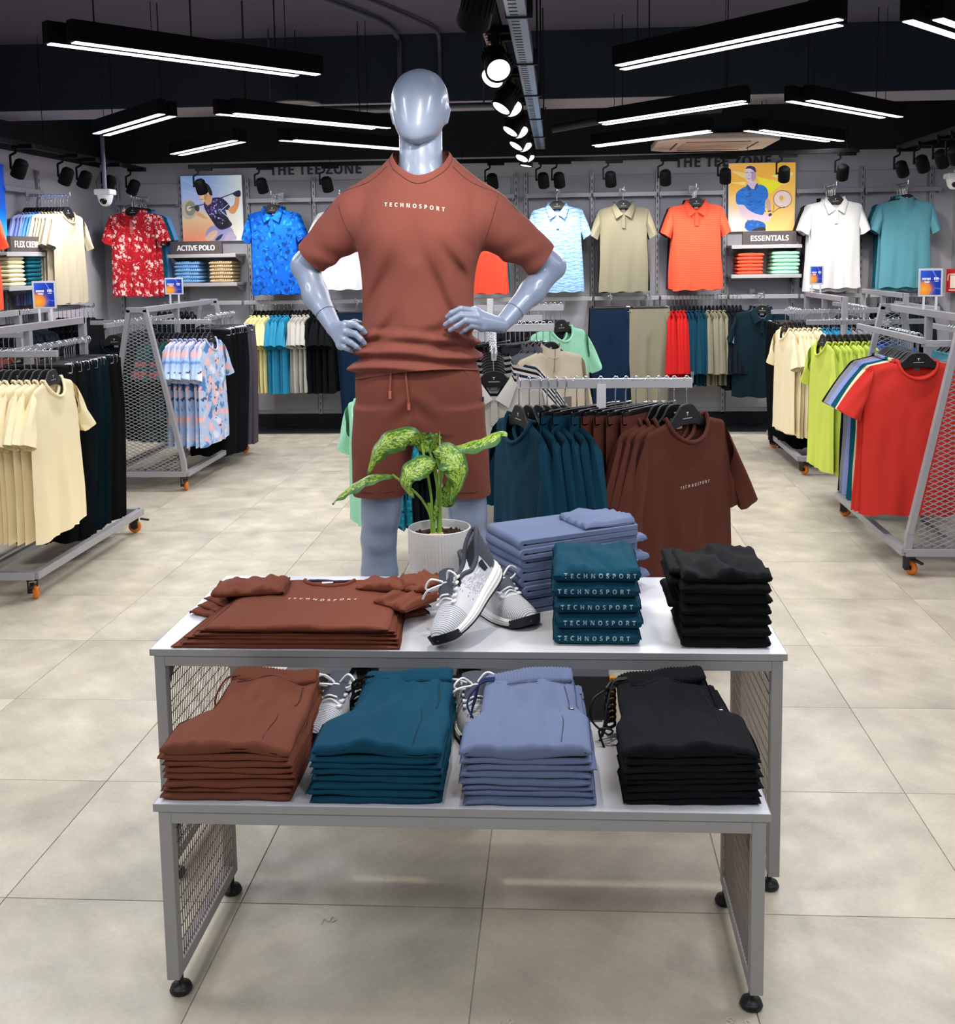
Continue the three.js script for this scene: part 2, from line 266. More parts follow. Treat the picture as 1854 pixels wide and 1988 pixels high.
lightbox(liftTex, 0.56, 0.585, [-3.15, 2.015, ZB + 0.012], 0, 'lightbox poster of an athlete lifting a barbell', 1.2, 0xc8d4f4);
const tennisTex = canvasTex(768, 768, (c, w) => {
  c.scale(w / 1570, w / 1570); c.translate(-170, -130);
  let g = c.createLinearGradient(170, 130, 900, 1700); g.addColorStop(0, '#ffc06a'); g.addColorStop(0.3, '#fdb92e'); g.addColorStop(1, '#ffd27c'); c.fillStyle = g; c.fillRect(0, 0, 1900, 1900);
  g = c.createRadialGradient(330, 1500, 60, 330, 1500, 900); g.addColorStop(0, '#ffeef2'); g.addColorStop(1, 'rgba(255,230,200,0)'); c.fillStyle = g; c.fillRect(0, 0, 1900, 1900);
  poly(c, [[190, 290], [560, 360], [560, 490]], '#fbe88a'); poly(c, [[200, 570], [560, 555], [560, 640]], '#fbe88a'); poly(c, [[820, 440], [1460, 590], [1150, 850], [900, 600]], '#f4ef10'); poly(c, [[1180, 440], [1480, 310], [1700, 380], [1550, 535]], '#eef0a0');
  c.fillStyle = '#f4d8d4'; c.beginPath(); c.ellipse(1450, 970, 215, 195, 0.2, 0, 7); c.fill(); c.strokeStyle = '#3a3e4a'; c.lineWidth = 14; c.stroke();
  c.strokeStyle = 'rgba(200,170,170,.5)'; c.lineWidth = 3; for (let i = 0; i < 15; i++) { c.beginPath(); c.moveTo(1260 + i * 27, 850); c.lineTo(1260 + i * 27, 1090); c.stroke(); }
  c.fillStyle = '#d9b060'; c.beginPath(); c.ellipse(1420, 940, 52, 58, 0, 0, 7); c.fill(); stroke(c, [[1370, 990], [1440, 1040], [1500, 950], [1510, 890]], '#e8c988', 22);
  stroke(c, [[1240, 1080], [1250, 1180], [1210, 1260]], '#3a3e4a', 12); stroke(c, [[1500, 1150], [1340, 1190], [1220, 1280]], '#3a3e4a', 14);
  blob(c, [[560, 1420], [1060, 1480], [1060, 1720], [560, 1720]], '#0b62c0'); blob(c, [[720, 1660], [1060, 1580], [1060, 1760], [700, 1760]], '#1c2536');
  blob(c, [[350, 780], [600, 630], [760, 700], [900, 600], [1090, 700], [1120, 940], [1030, 980], [1040, 1380], [560, 1440], [540, 1080], [350, 1090], [330, 900]], '#0e72d4');
  let s = 5; const q = () => (s = (s * 16807) % 2147483647) / 2147483647;
  for (let i = 0; i < 120; i++) { const x = 380 + q() * 660, y = 720 + q() * 900; if ((x < 560 && y > 1050) || (y > 1300 && y < 1450)) continue; c.fillStyle = ['#0a4f9e', '#2a90ee', '#0a5cb8', '#1b7cdc'][i % 4]; c.beginPath(); c.ellipse(x, y, 18 + q() * 40, 5 + q() * 12, -0.4 + q() * 0.8, 0, 7); c.fill(); }
  blob(c, [[600, 590], [650, 560], [830, 540], [850, 640], [780, 740], [640, 690]], '#d9c0d2');
  blob(c, [[545, 330], [560, 250], [680, 210], [800, 250], [830, 380], [800, 520], [700, 590], [610, 560], [560, 470]], '#e6d2e4'); blob(c, [[700, 300], [820, 330], [800, 520], [700, 570]], '#b99ab0');
  blob(c, [[550, 270], [590, 200], [690, 180], [800, 230], [820, 360], [770, 320], [690, 250], [600, 250]], '#252d5c');
  stroke(c, [[570, 345], [620, 335]], '#34305c', 13); stroke(c, [[670, 340], [730, 345]], '#34305c', 13); stroke(c, [[620, 490], [670, 480]], '#7a4a6c', 14); stroke(c, [[650, 360], [635, 420], [670, 428]], '#a88aa8', 8);
  blob(c, [[600, 600], [640, 640], [720, 740], [640, 780], [580, 680]], '#0a4f9e'); blob(c, [[830, 570], [880, 640], [800, 770], [760, 740]], '#0a4f9e');
  blob(c, [[370, 1080], [540, 1080], [600, 1180], [760, 1280], [960, 1340], [1080, 1320], [1180, 1290], [1200, 1400], [1080, 1520], [940, 1440], [600, 1430], [460, 1360]], '#eccfe0');
  blob(c, [[1040, 960], [1130, 940], [1180, 1100], [1170, 1260], [1090, 1240]], '#cfa898'); stroke(c, [[1110, 1250], [1170, 1240]], '#2a2e3c', 26); blob(c, [[1110, 1310], [1190, 1280], [1210, 1340], [1130, 1380]], '#2c2440');
});
lightbox(tennisTex, 0.575, 0.59, [1.78, 2.03, ZB + 0.012], 0, 'lightbox poster of a tennis player in a blue polo', 1.4, 0xffdf9e);
const toolTex = canvasTex(384, 512, (c, w, h) => {
  const g = c.createLinearGradient(0, 0, 0, h); g.addColorStop(0, '#0a3fc0'); g.addColorStop(0.5, '#0c62e0'); g.addColorStop(1, '#3ab0f4'); c.fillStyle = g; c.fillRect(0, 0, w, h);
  c.strokeStyle = '#a8e4ff'; c.lineWidth = 8; c.strokeRect(60, 110, 250, 90); poly(c, [[200, 120], [300, 120], [300, 190], [230, 190]], '#2b7fd0'); stroke(c, [[300, 250], [260, 380]], '#dfe8f4', 20); stroke(c, [[240, 380], [260, 400]], '#d04040', 22); blob(c, [[40, 400], [140, 330], [180, 512], [20, 512]], '#dfe4ee');
});
lightbox(toolTex, 0.5, 0.56, [XL + 0.012, 1.995, -7.6], PI / 2, 'blue lightbox poster with tools on the side wall', 1, 0x8fb8ff);
const priceTex = canvasTex(256, 320, (c, w, h) => {
  const g = c.createLinearGradient(0, 0, w, h * 0.25); g.addColorStop(0, '#2a66d8'); g.addColorStop(0.6, '#2b3fb0'); g.addColorStop(1, '#1c3a9c'); c.fillStyle = g; c.fillRect(0, 0, w, h);
  const o = c.createRadialGradient(40, 250, 10, 40, 250, 170); o.addColorStop(0, '#ffb030'); o.addColorStop(0.5, '#f08a4a'); o.addColorStop(1, 'rgba(120,70,180,0)'); c.fillStyle = o; c.fillRect(0, 0, w, h);
  stroke(c, [[150, 0], [200, 90], [256, 120]], '#6f9af0', 10); stroke(c, [[120, 320], [180, 230], [256, 240]], '#4d78e0', 12);
  c.fillStyle = '#f4f6ff'; for (let i = 0; i < 6; i++) c.fillRect(22 + i * 18, 96, 14, 26); for (let i = 0; i < 3; i++) c.fillRect(170 + i * 20, 88, 15, 34); c.fillRect(48, 136, 70, 9); c.fillRect(176, 134, 50, 9); c.fillRect(52, 152, 60, 8);
});
function priceSign(pos, turn, label, w = 0.098, h = 0.125) {
  const t = thing('price_sign', label, 'sign', pos, turn);
  obj('frame', rbox(w + 0.02, h + 0.02, 0.008, 0, 0.075 + h / 2, 0, 0.003), mat(0xc4c4c8, 0.4), t);
  obj('card', new THREE.PlaneGeometry(w, h).translate(0, 0.075 + h / 2, 0.0045), new THREE.MeshStandardMaterial({ map: priceTex, roughness: 0.25 }), t);
  for (const s of [-1, 1]) obj('stem', box(0.012, 0.07, 0.006, s * 0.03, 0.034, 0), mat(0xd2d2d6, 0.3), t);
}
{ // fire extinguisher sign and the two dome cameras
  const t = thing('extinguisher_sign', 'red sign with a white fire extinguisher on the side wall', 'sign', [3.43, 1.18, -9.46], -PI / 2 + 0.9);
  obj('plate', rbox(0.2, 0.2, 0.006, 0, 0.1, 0, 0.002), mat(0xc01818, 0.4), t);
  obj('pictogram', [rbox(0.07, 0.11, 0.003, -0.03, 0.09, 0.004, 0.002), box(0.05, 0.012, 0.003, -0.03, 0.155, 0.004), tube([[-0.05, 0.155, 0.004], [-0.08, 0.15, 0.004], [-0.085, 0.1, 0.004]], 0.004, 10, 5), box(0.15, 0.008, 0.003, 0, 0.018, 0.004)], mat(0xf2ead8, 0.5), t);
  function dome(pos, label, drop) {
    const d = thing('dome_camera', label, 'camera', pos);
    if (drop) obj('pole', cyl(0.016, 0.016, drop, 0, drop / 2, 0), mat(0x6f7480, 0.5, 0.4), d);
    obj('base', rbox(0.13, 0.045, 0.13, 0, -0.02, 0, 0.012), M.white, d);
    obj('dome', new THREE.LatheGeometry([[0.06, -0.042], [0.058, -0.06], [0.046, -0.1], [0.03, -0.122], [0, -0.13]].map((p) => new THREE.Vector2(...p)), 24), M.white, d);
    obj('lens', new THREE.SphereGeometry(0.03, 20, 14).scale(1, 1, 0.7).translate(0, -0.085, 0.036), mat(0x08080a, 0.1), d);
    if (drop) obj('cable', tube([[-0.02, 0.13, 0.01], [-0.06, 0.06, 0.01], [-0.055, 0.0, 0.01]], 0.003, 12, 5), M.black, d);
  }
  dome([-3.52, 2.1, -8.2], 'white dome security camera on a long grey pole', H_REAR - 2.1);
  dome([3.2, 2.16, -9.0], 'white dome security camera by the extinguisher sign', 0.0);
  const arm = obj('camera_bracket', [rbox(0.03, 0.03, 0.3, 3.35, 2.17, -9.0, 0.004).rotateY(0), rbox(0.26, 0.026, 0.026, 3.33, 2.172, -9.0, 0.004)], M.white); tag(arm, 'white bracket arm carrying the dome camera near the extinguisher sign', 'bracket');
}
// ---------------------------------------------------------------- lights hung from the ceiling
const glowMat = new THREE.MeshStandardMaterial({ color: 0xffffff, emissive: TUBE.color, emissiveIntensity: TUBE.glow, roughness: 0.4 });
function pendant(x, z, dir, label, L = 1.2) {
  const t = thing('pendant_light', label, 'light', [x, 2.4, z], -dir * 48 * PI / 180, 'linear pendant lights');
  for (const s of [-1, 1]) {
    const h = obj('housing', rbox(L, 0.085, 0.052, s * 0.03, 0.0425 + 0.004, s * 0.045, 0.003), M.blackMatte, t);
    obj('diffuser', rbox(L - 0.03, 0.006, 0.042, s * 0.03, 0.003, s * 0.045, 0.001), glowMat, t);
  }
  obj('bridge', box(L * 0.9, 0.02, 0.05, 0, 0.075, 0), M.blackMatte, t);
  const top = (z < -7.5 && z > -8.2 ? 2.62 : z <= -8.2 ? H_REAR : H_MAIN) - 2.4;
  for (const s of [-1, 1]) { obj('suspension_wire', rod([s * L * 0.38, 0.08, 0.02], [s * L * 0.38, top, 0.02], 0.0022, 5), M.black, t); obj('power_cord', rod([s * L * 0.36, 0.08, -0.03], [s * L * 0.36, top, -0.03], 0.0035, 5), M.black, t); }
  const l = new THREE.RectAreaLight(TUBE.color, TUBE.area, L - 0.03, 0.13); l.position.set(0, -0.003, 0); l.rotation.set(-PI / 2, 0, 0); t.add(l);
}
for (const [z, n, n2] of [[-0.3, 0, 1], [-2.5, 0, 2], [-4.69, 'front'], [-6.8, 'middle'], [-8.24, 'rear']])
  [[-2.72, 1], [-1.58, -1], [0.68, 1], [1.77, -1]].forEach(([x, d], i) => pendant(x, z, d, n ? 'black twin-tube pendant light, ' + n + ' row, ' + ['beside the pole camera', 'over the barbell lightbox side', 'next to the silver cable tray', 'nearest the tennis lightbox wall'][i] : 'black twin-tube pendant light out of view, ' + ['beside', 'near', 'past', 'far past'][i] + ' the duct, ' + ['last', 'second', 'next'][n2] + ' row'));
// cable tray with clip bands, track beside it
{
  const t = thing('cable_tray', 'silver slotted cable duct running away under the ceiling', 'cable duct', [-0.15, 2.43, -6.0]);
  obj('duct', rbox(0.075, 0.06, 8.0, 0, 0, 1.2, 0.004), mat(0x7f8ea2, 0.35, 0.5), t);
  const s = []; for (let z = -2.75; z < 2.78; z += 0.055) s.push(box(0.03, 0.002, 0.009, -0.008, -0.0305, z)); stuff(obj('slot', s, M.dark, t));
  for (const z of [2.0, 1.05, 0.1, -0.9, -1.9]) { obj('clip', rbox(0.1, 0.075, 0.012, 0.008, 0, z, 0.002), M.black, t); obj('hanger_rod', rod([0.055, -0.02, z], [0.055, z < -1.57 && z > -2.11 ? 0.18 : z <= -2.1 ? H_REAR - 2.43 : H_MAIN - 2.43, z], 0.005, 6), M.black, t); }
  const k = thing('light_track', 'black light track beside the silver cable duct', 'light track', [-0.245, 2.45, -6.0]);
  obj('rail', rbox(0.04, 0.035, 8.0, 0, 0, 1.2, 0.003), M.blackMatte, k);
  obj('side_duct', rbox(0.035, 0.05, 3.2, -0.045, 0.012, 1.2, 0.003), mat(0x9a7f86, 0.5, 0.3), k);
  const q = []; for (let z = -0.3; z < 2.75; z += 0.055) q.push(box(0.022, 0.002, 0.009, -0.045, -0.0142, z)); stuff(obj('slot', q, M.dark, k));
}
// a track spotlight: adapter, drop arm, ribbed head, glowing lens
const lensMat = new THREE.MeshStandardMaterial({ color: 0xffffff, emissive: SPOT.color, emissiveIntensity: SPOT.glow, roughness: 0.3 });
function spot(name, pos, aim, label, group, power, kind = 'wall', sc = 1) {
  const t = thing(name, label, 'spotlight', pos, 0, group);
  const A = V3(...aim).sub(V3(...pos)).normalize(), yaw = Math.atan2(A.x, A.z), drop = kind === 'wall' ? 0.15 : 0.13;
  obj('adapter', rbox(0.14, 0.03, 0.035, 0.03, -0.012, 0, 0.003), M.spotBlack, t);
  obj('arm', kind === 'wall' ? [rbox(0.014, 0.03, 0.014, -0.02, -0.035, 0), bar([-0.02, -0.05, 0], [-0.06, -0.068, 0], 0.014), bar([-0.06, -0.065, 0], [-0.06, -drop - 0.01, 0], 0.013), bar([-0.06, -drop, 0], [-0.02, -drop, 0], 0.016)] : [rbox(0.035, 0.05, 0.03, 0, -0.04, 0), bar([0, -0.05, 0], [0, -drop, 0], 0.02, 0.01)], M.spotBlack, t);
  const q = new THREE.Quaternion().setFromUnitVectors(V3(0, -1, 0), A);
  const head = kind === 'wall' ? new THREE.LatheGeometry([[0, 0.062], [0.03, 0.06], [0.044, 0.045], [0.047, -0.02], [0.045, -0.058], [0.04, -0.062], [0.037, -0.05], [0, -0.045]].map((p) => new THREE.Vector2(...p)), 24)
    : new THREE.LatheGeometry([[0, 0.07], [0.03, 0.068], [0.045, 0.055], [0.046, 0.02], [0.052, -0.03], [0.054, -0.066], [0.05, -0.068], [0.046, -0.058], [0, -0.054]].map((p) => new THREE.Vector2(...p)), 28);
  const fins = []; if (kind !== 'wall') for (let i = 0; i < 18; i++) fins.push(box(0.004, 0.07, 0.006, 0, 0.025, 0.048).rotateY(i / 18 * 2 * PI));
  const hc = V3(kind === 'wall' ? 0.0 : 0, -drop - 0.005, 0);
  obj('head', [head, ...fins].map((g) => g.applyQuaternion(q).translate(hc.x, hc.y, hc.z)), M.spotBlack, t);
  const lens = obj('lens', cyl(kind === 'wall' ? 0.036 : 0.045, kind === 'wall' ? 0.036 : 0.045, 0.003, 0, kind === 'wall' ? -0.0515 : -0.0615, 0, 24).applyQuaternion(q).translate(hc.x, hc.y, hc.z), lensMat, t);
  const l = new THREE.SpotLight(SPOT.color, power, 0, kind === 'wall' ? 0.85 : 0.5, 0.7, 2);
  l.position.copy(hc).addScaledVector(A, 0.08); l.target.position.copy(hc).addScaledVector(A, 2); l.castShadow = true; l.shadow.radius = 1.6; t.add(l); t.add(l.target);
}
// central row, pairs splayed to either side
[[-1.7, -0.2, -3.3, 1.9], [-2.5, -0.3, -3.3, 1.72], [-2.3, 0.3, -2.7, 0.6], [-3.35, -0.8, -5.6], [-4.3, 0.6, -2.4], [-4.45, -0.9, -3.0], [-5.35, 0.9, -4.0], [-5.25, -1.1, -4.6], [-6.3, 0.9, -5.2], [-6.2, -1.1, -5.6], [-7.1, 0.9, -6.3], [-7.0, -1.1, -6.4], [-7.9, 0.8, -7.2], [-7.85, -0.8, -7.1], [-8.35, -0.3, -8.2]].forEach(([z, ax, az, ay], i) =>
  spot('track_spotlight', [-0.245, 2.43, z], [-0.245 + ax * 0.9, ay ?? 0.8, az], i === 3 ? 'black ribbed spotlight seen from behind, topmost on the central track' : i === 4 ? 'black spotlight on the central track showing its bright lens nearest' : 'lit black spotlight, ' + ord(i) + ' along the central track from the camera', 'central track spotlights', SPOT.table * (i < 1 ? 0.2 : i < 2 ? 0.42 : i < 3 ? 0.4 : 0.35), 'track'));
// back track
{
  const k = thing('light_track', 'long black light track hung before the back wall', 'light track', [0, 0, 0]);
  obj('rail', [bar([-3.1, 2.325, -8.92], [0.5, 2.325, -8.9], 0.034), bar([0.5, 2.325, -8.9], [2.34, 2.325, -8.62], 0.034)], M.spotBlack, k);
  for (const [x, z] of [[-2.9, -8.92], [-1.9, -8.92], [-0.8, -8.91], [0.5, -8.9], [1.5, -8.75], [2.25, -8.64]]) obj('suspension_wire', rod([x, 2.34, z], [x, H_REAR, z], 0.002, 5), M.spotBlack, k);
  const g = 'spotlights on the back wall track';
  [[-3.0, 'before the barbell lightbox'], [-2.48, 'above the blue polo'], [-1.93, 'above the white tee beside the mannequin shoulder'], [-0.55, 'just beside the mannequin shoulder seam'], [-0.13, 'behind the end of the central spotlights'], [0.0, 'above the striped light blue polo'], [0.42, 'above the olive polo'], [0.86, 'above the orange polo'], [1.33, 'at the edge of the tennis lightbox'], [1.78, 'before the tennis lightbox'], [2.22, 'above the white polo']]
    .forEach(([x, w]) => { const z = x < 0.5 ? -8.91 : lerp(-8.9, -8.62, (x - 0.5) / 1.84); spot('wall_spotlight', [x, 2.315, z], [x + 0.1, 1.25, -9.45], 'black wall-washing spotlight ' + w, g, SPOT.wall); });
  const a = thing('light_track', 'black light track running along the side wall by the pole camera', 'light track');
  obj('rail', bar([-3.55, 2.325, -5.2], [-3.55, 2.325, -9.1], 0.034), M.spotBlack, a);
  for (const z of [-6.0, -7.3, -8.2, -8.9]) obj('suspension_wire', rod([-3.55, 2.34, z], [-3.55, z > -7.57 ? H_MAIN : z > -8.1 ? 2.62 : H_REAR, z], 0.002, 5), M.spotBlack, a);
  [-6.95, -7.62, -7.92, -8.36, -8.84].forEach((z, i) => spot('wall_spotlight', [-3.55, 2.315, z], [-4.1, 1.3, z - 0.2], 'black spotlight ' + ['nearest the blue tools lightbox', 'third from the dome camera', 'second from the dome camera', 'hanging just behind the dome camera pole', 'above the red floral polo'][i], 'spotlights on the side wall track', SPOT.wall));
  const b = thing('light_track', 'black light track above the teal mock-neck shirt corner', 'light track');
  obj('rail', bar([2.58, 2.325, -6.6], [2.6, 2.325, -8.5], 0.034), M.spotBlack, b);
  for (const z of [-7.0, -8.3]) obj('suspension_wire', rod([2.59, 2.34, z], [2.59, z > -7.57 ? H_MAIN : H_REAR, z], 0.002, 5), M.spotBlack, b);
  [-8.4, -7.94, -7.55, -7.3].forEach((z, i) => spot('wall_spotlight', [2.6, 2.315, z], [3.2, 1.3, z - 0.8], 'black spotlight ' + ['above the teal mock-neck shirt', 'second from the track end near the teal shirt', 'third from the track end near the teal shirt', 'fourth from the track end near the teal shirt'][i], 'spotlights on the far side track', SPOT.wall));
}
{ // air conditioner cassette, smoke detector disc, conduits and loose cables
  const t = thing('air_conditioner', 'white ceiling cassette air conditioner with a louvred grille', 'air conditioner', [1.22, 2.4, -8.72]);
  obj('housing', box(0.8, H_REAR - 2.45, 0.8, 0, (H_REAR - 2.45) / 2 + 0.045, 0), M.dark, t);
  const oct = (r, c) => new THREE.Shape([[-r + c, -r], [r - c, -r], [r, -r + c], [r, r - c], [r - c, r], [-r + c, r], [-r, r - c], [-r, -r + c]].map((p) => new THREE.Vector2(...p)));
  const cream = mat(0xcdbfb4, 0.55);
  obj('panel', new THREE.ExtrudeGeometry(oct(0.45, 0.12), { depth: 0.028, bevelSize: 0.012, bevelThickness: 0.012, bevelSegments: 2 }).rotateX(PI / 2).translate(0, 0.032, 0), cream, t);
  const sl = []; for (let i = 0; i < 22; i++) sl.push(box(0.009, 0.004, 0.34, -0.23 + i * 0.0218, -0.009, 0)); obj('grille', sl, mat(0x5f5648, 0.8), t);
  obj('grille_panel', rbox(0.52, 0.006, 0.42, 0, -0.0085, 0, 0.002), mat(0xb9aa96, 0.6), t);
  for (let q = 0; q < 4; q++) obj('louvre', box(0.5, 0.006, 0.012, 0, -0.009, 0.31).rotateY(q * PI / 2), mat(0x4a4038, 0.8), t);
  const d = obj('ceiling_disc', new THREE.LatheGeometry([[0, 0], [0.15, 0.002], [0.16, 0.012], [0.15, 0.02]].map((p) => new THREE.Vector2(...p)), 32).translate(-1.78, 2.58, -7.35), mat(0x9a979c, 0.6)); tag(d, 'pale round ceiling disc by the pendant behind the mannequin', 'detector');
  const r = obj('drop_rod', rod([-1.78, 2.6, -7.35], [-1.78, H_MAIN, -7.35], 0.004, 6), M.black); tag(r, 'thin black rod holding the pale ceiling disc', 'rod');
  const c1 = obj('conduit', [tube([[-2.0, 3.05, -5.2], [-1.55, 3.05, -6.0], [-1.15, 3.05, -7.0], [-1.1, 3.04, -7.5], [-1.1, 2.98, -7.54], [-1.1, 2.64, -7.545]], 0.018, 30), tube([[-1.8, 3.06, -5.0], [-1.2, 3.06, -6.3], [-0.85, 3.05, -7.2], [-0.82, 3.04, -7.5], [-0.82, 2.98, -7.545], [-0.82, 2.64, -7.55]], 0.014, 30)], mat(0x4a4c58, 0.6)); tag(c1, 'pair of dark conduits crossing the ceiling over the pendants', 'conduit');
  const c2 = obj('loose_cable', [tube([[-1.9, 2.95, -5.6], [-1.8, 3.05, -5.6], [-1.65, 2.99, -5.7], [-1.4, 3.0, -5.9], [-1.15, 3.03, -6.1]], 0.008, 26, 6), tube([[-1.9, 2.95, -5.6], [-1.9, 2.5, -5.6]], 0.005, 4, 5)], M.black); tag(c2, 'slack black cable sagging along the ceiling beside the pendants', 'cable');
  const c3 = obj('loose_cable', [tube([[0.75, 3.0, -5.3], [0.9, 3.05, -5.35], [1.1, 3.02, -5.3], [1.35, 3.06, -5.4]], 0.012, 20, 6), tube([[0.8, 3.05, -5.3], [0.95, 2.98, -5.6], [0.85, 3.0, -6.0]], 0.008, 20, 6)], M.black); tag(c3, 'bundle of black cables on the ceiling above the silver tray side pendant', 'cable');
  const p = obj('pipe', tube([[-0.05, 2.5, -8.3], [0.5, 2.56, -8.15], [1.2, 2.6, -8.12]], 0.03, 20, 10), mat(0x20262c, 0.6)); tag(p, 'thick dark pipe under the rear ceiling by the cable tray end', 'pipe');
  const p2 = obj('pipe', [rod([-2.0, 2.55, -7.3], [-0.28, 2.55, -7.3], 0.018, 10), rod([-1.95, 2.55, -7.3], [-1.95, H_MAIN, -7.3], 0.006, 6), rod([-0.5, 2.55, -7.3], [-0.5, H_MAIN, -7.3], 0.006, 6)], mat(0x39424c, 0.5)); tag(p2, 'grey pipe running level behind the mannequin head', 'pipe');
}

// ---------------------------------------------------------------- hangers and garments; local origin = hook top, cloth faces +z
function hookGeo() {
  const pts = []; for (let a = -0.6; a <= PI; a += 0.35) pts.push([Math.cos(a) * 0.017, Math.sin(a) * 0.017 - 0.015, 0]);
  pts.reverse(); pts.push([0.012, -0.03, 0], [0.0, -0.045, 0], [0, -0.1, 0]); return tube(pts, 0.0022, 22, 5);
}
const G = {};                                                        // shared geometries
G.hook = hookGeo();
{
  const s = new THREE.Shape(); s.moveTo(-0.205, -0.195); s.bezierCurveTo(-0.14, -0.18, -0.075, -0.15, -0.042, -0.108); s.bezierCurveTo(-0.03, -0.092, 0.03, -0.092, 0.042, -0.108); s.bezierCurveTo(0.075, -0.15, 0.14, -0.18, 0.205, -0.195);
  s.bezierCurveTo(0.2, -0.215, 0.15, -0.192, 0.1, -0.18); s.bezierCurveTo(0.05, -0.168, 0.05, -0.162, 0, -0.162); s.bezierCurveTo(-0.05, -0.162, -0.05, -0.168, -0.1, -0.18); s.bezierCurveTo(-0.15, -0.192, -0.2, -0.215, -0.205, -0.195);
  G.hangerBar = new THREE.ExtrudeGeometry(s, { depth: 0.004, bevelSize: 0.003, bevelThickness: 0.002, bevelSegments: 1, curveSegments: 6 }).translate(0, 0, -0.002);
  G.mark = [box(0.05, 0.002, 0.0006, 0, -0.142, 0.0046), box(0.003, 0.009, 0.0006, 0, -0.128, 0.0046), box(0.012, 0.003, 0.0006, 0, -0.122, 0.0046)];
  G.mark = join(G.mark);
  G.clipBar = rbox(0.3, 0.016, 0.008, 0, -0.108, 0, 0.003, 1);
  const u = tube([[0, 0.012, 0.009], [0.03, 0.012, 0.009], [0.036, 0.006, 0.009], [0.036, -0.026, 0.009], [0.03, -0.032, 0.009], [0, -0.03, 0.009]], 0.0022, 18, 4);
  const clip = rbox(0.036, 0.044, 0.014, 0.016, -0.012, 0, 0.003, 1);
  G.clipL = clip.clone().translate(-0.155, -0.112, 0); G.clipR = clip.clone().translate(0.123, -0.112, 0); u.translate(-0.012, 0, 0);
  G.wireL = u.clone().scale(-1, 1, 1).translate(-0.15, -0.112, 0); G.wireR = u.clone().translate(0.15, -0.112, 0);
}
function hangerProto(kind, simple) {
  const g = new THREE.Group(); g.name = kind === 'tee' ? 'clothes_hanger' : 'clip_hanger';
  obj('hook', G.hook, M.chrome, g);
  if (kind === 'tee') { obj('shoulder_bar', G.hangerBar, M.black, g); if (!simple) obj('logo', G.mark, mat(0xd0d0d0, 0.4), g); }
  else { obj('clip_bar', G.clipBar, M.black, g); obj('clip', G.clipL, M.black, g); obj('clip', G.clipR, M.black, g); obj('clip_spring', G.wireL, M.chrome, g); obj('clip_spring', G.wireR, M.chrome, g); }
  return g;
}
const HANG = { tee: hangerProto('tee'), clip: hangerProto('clip') };

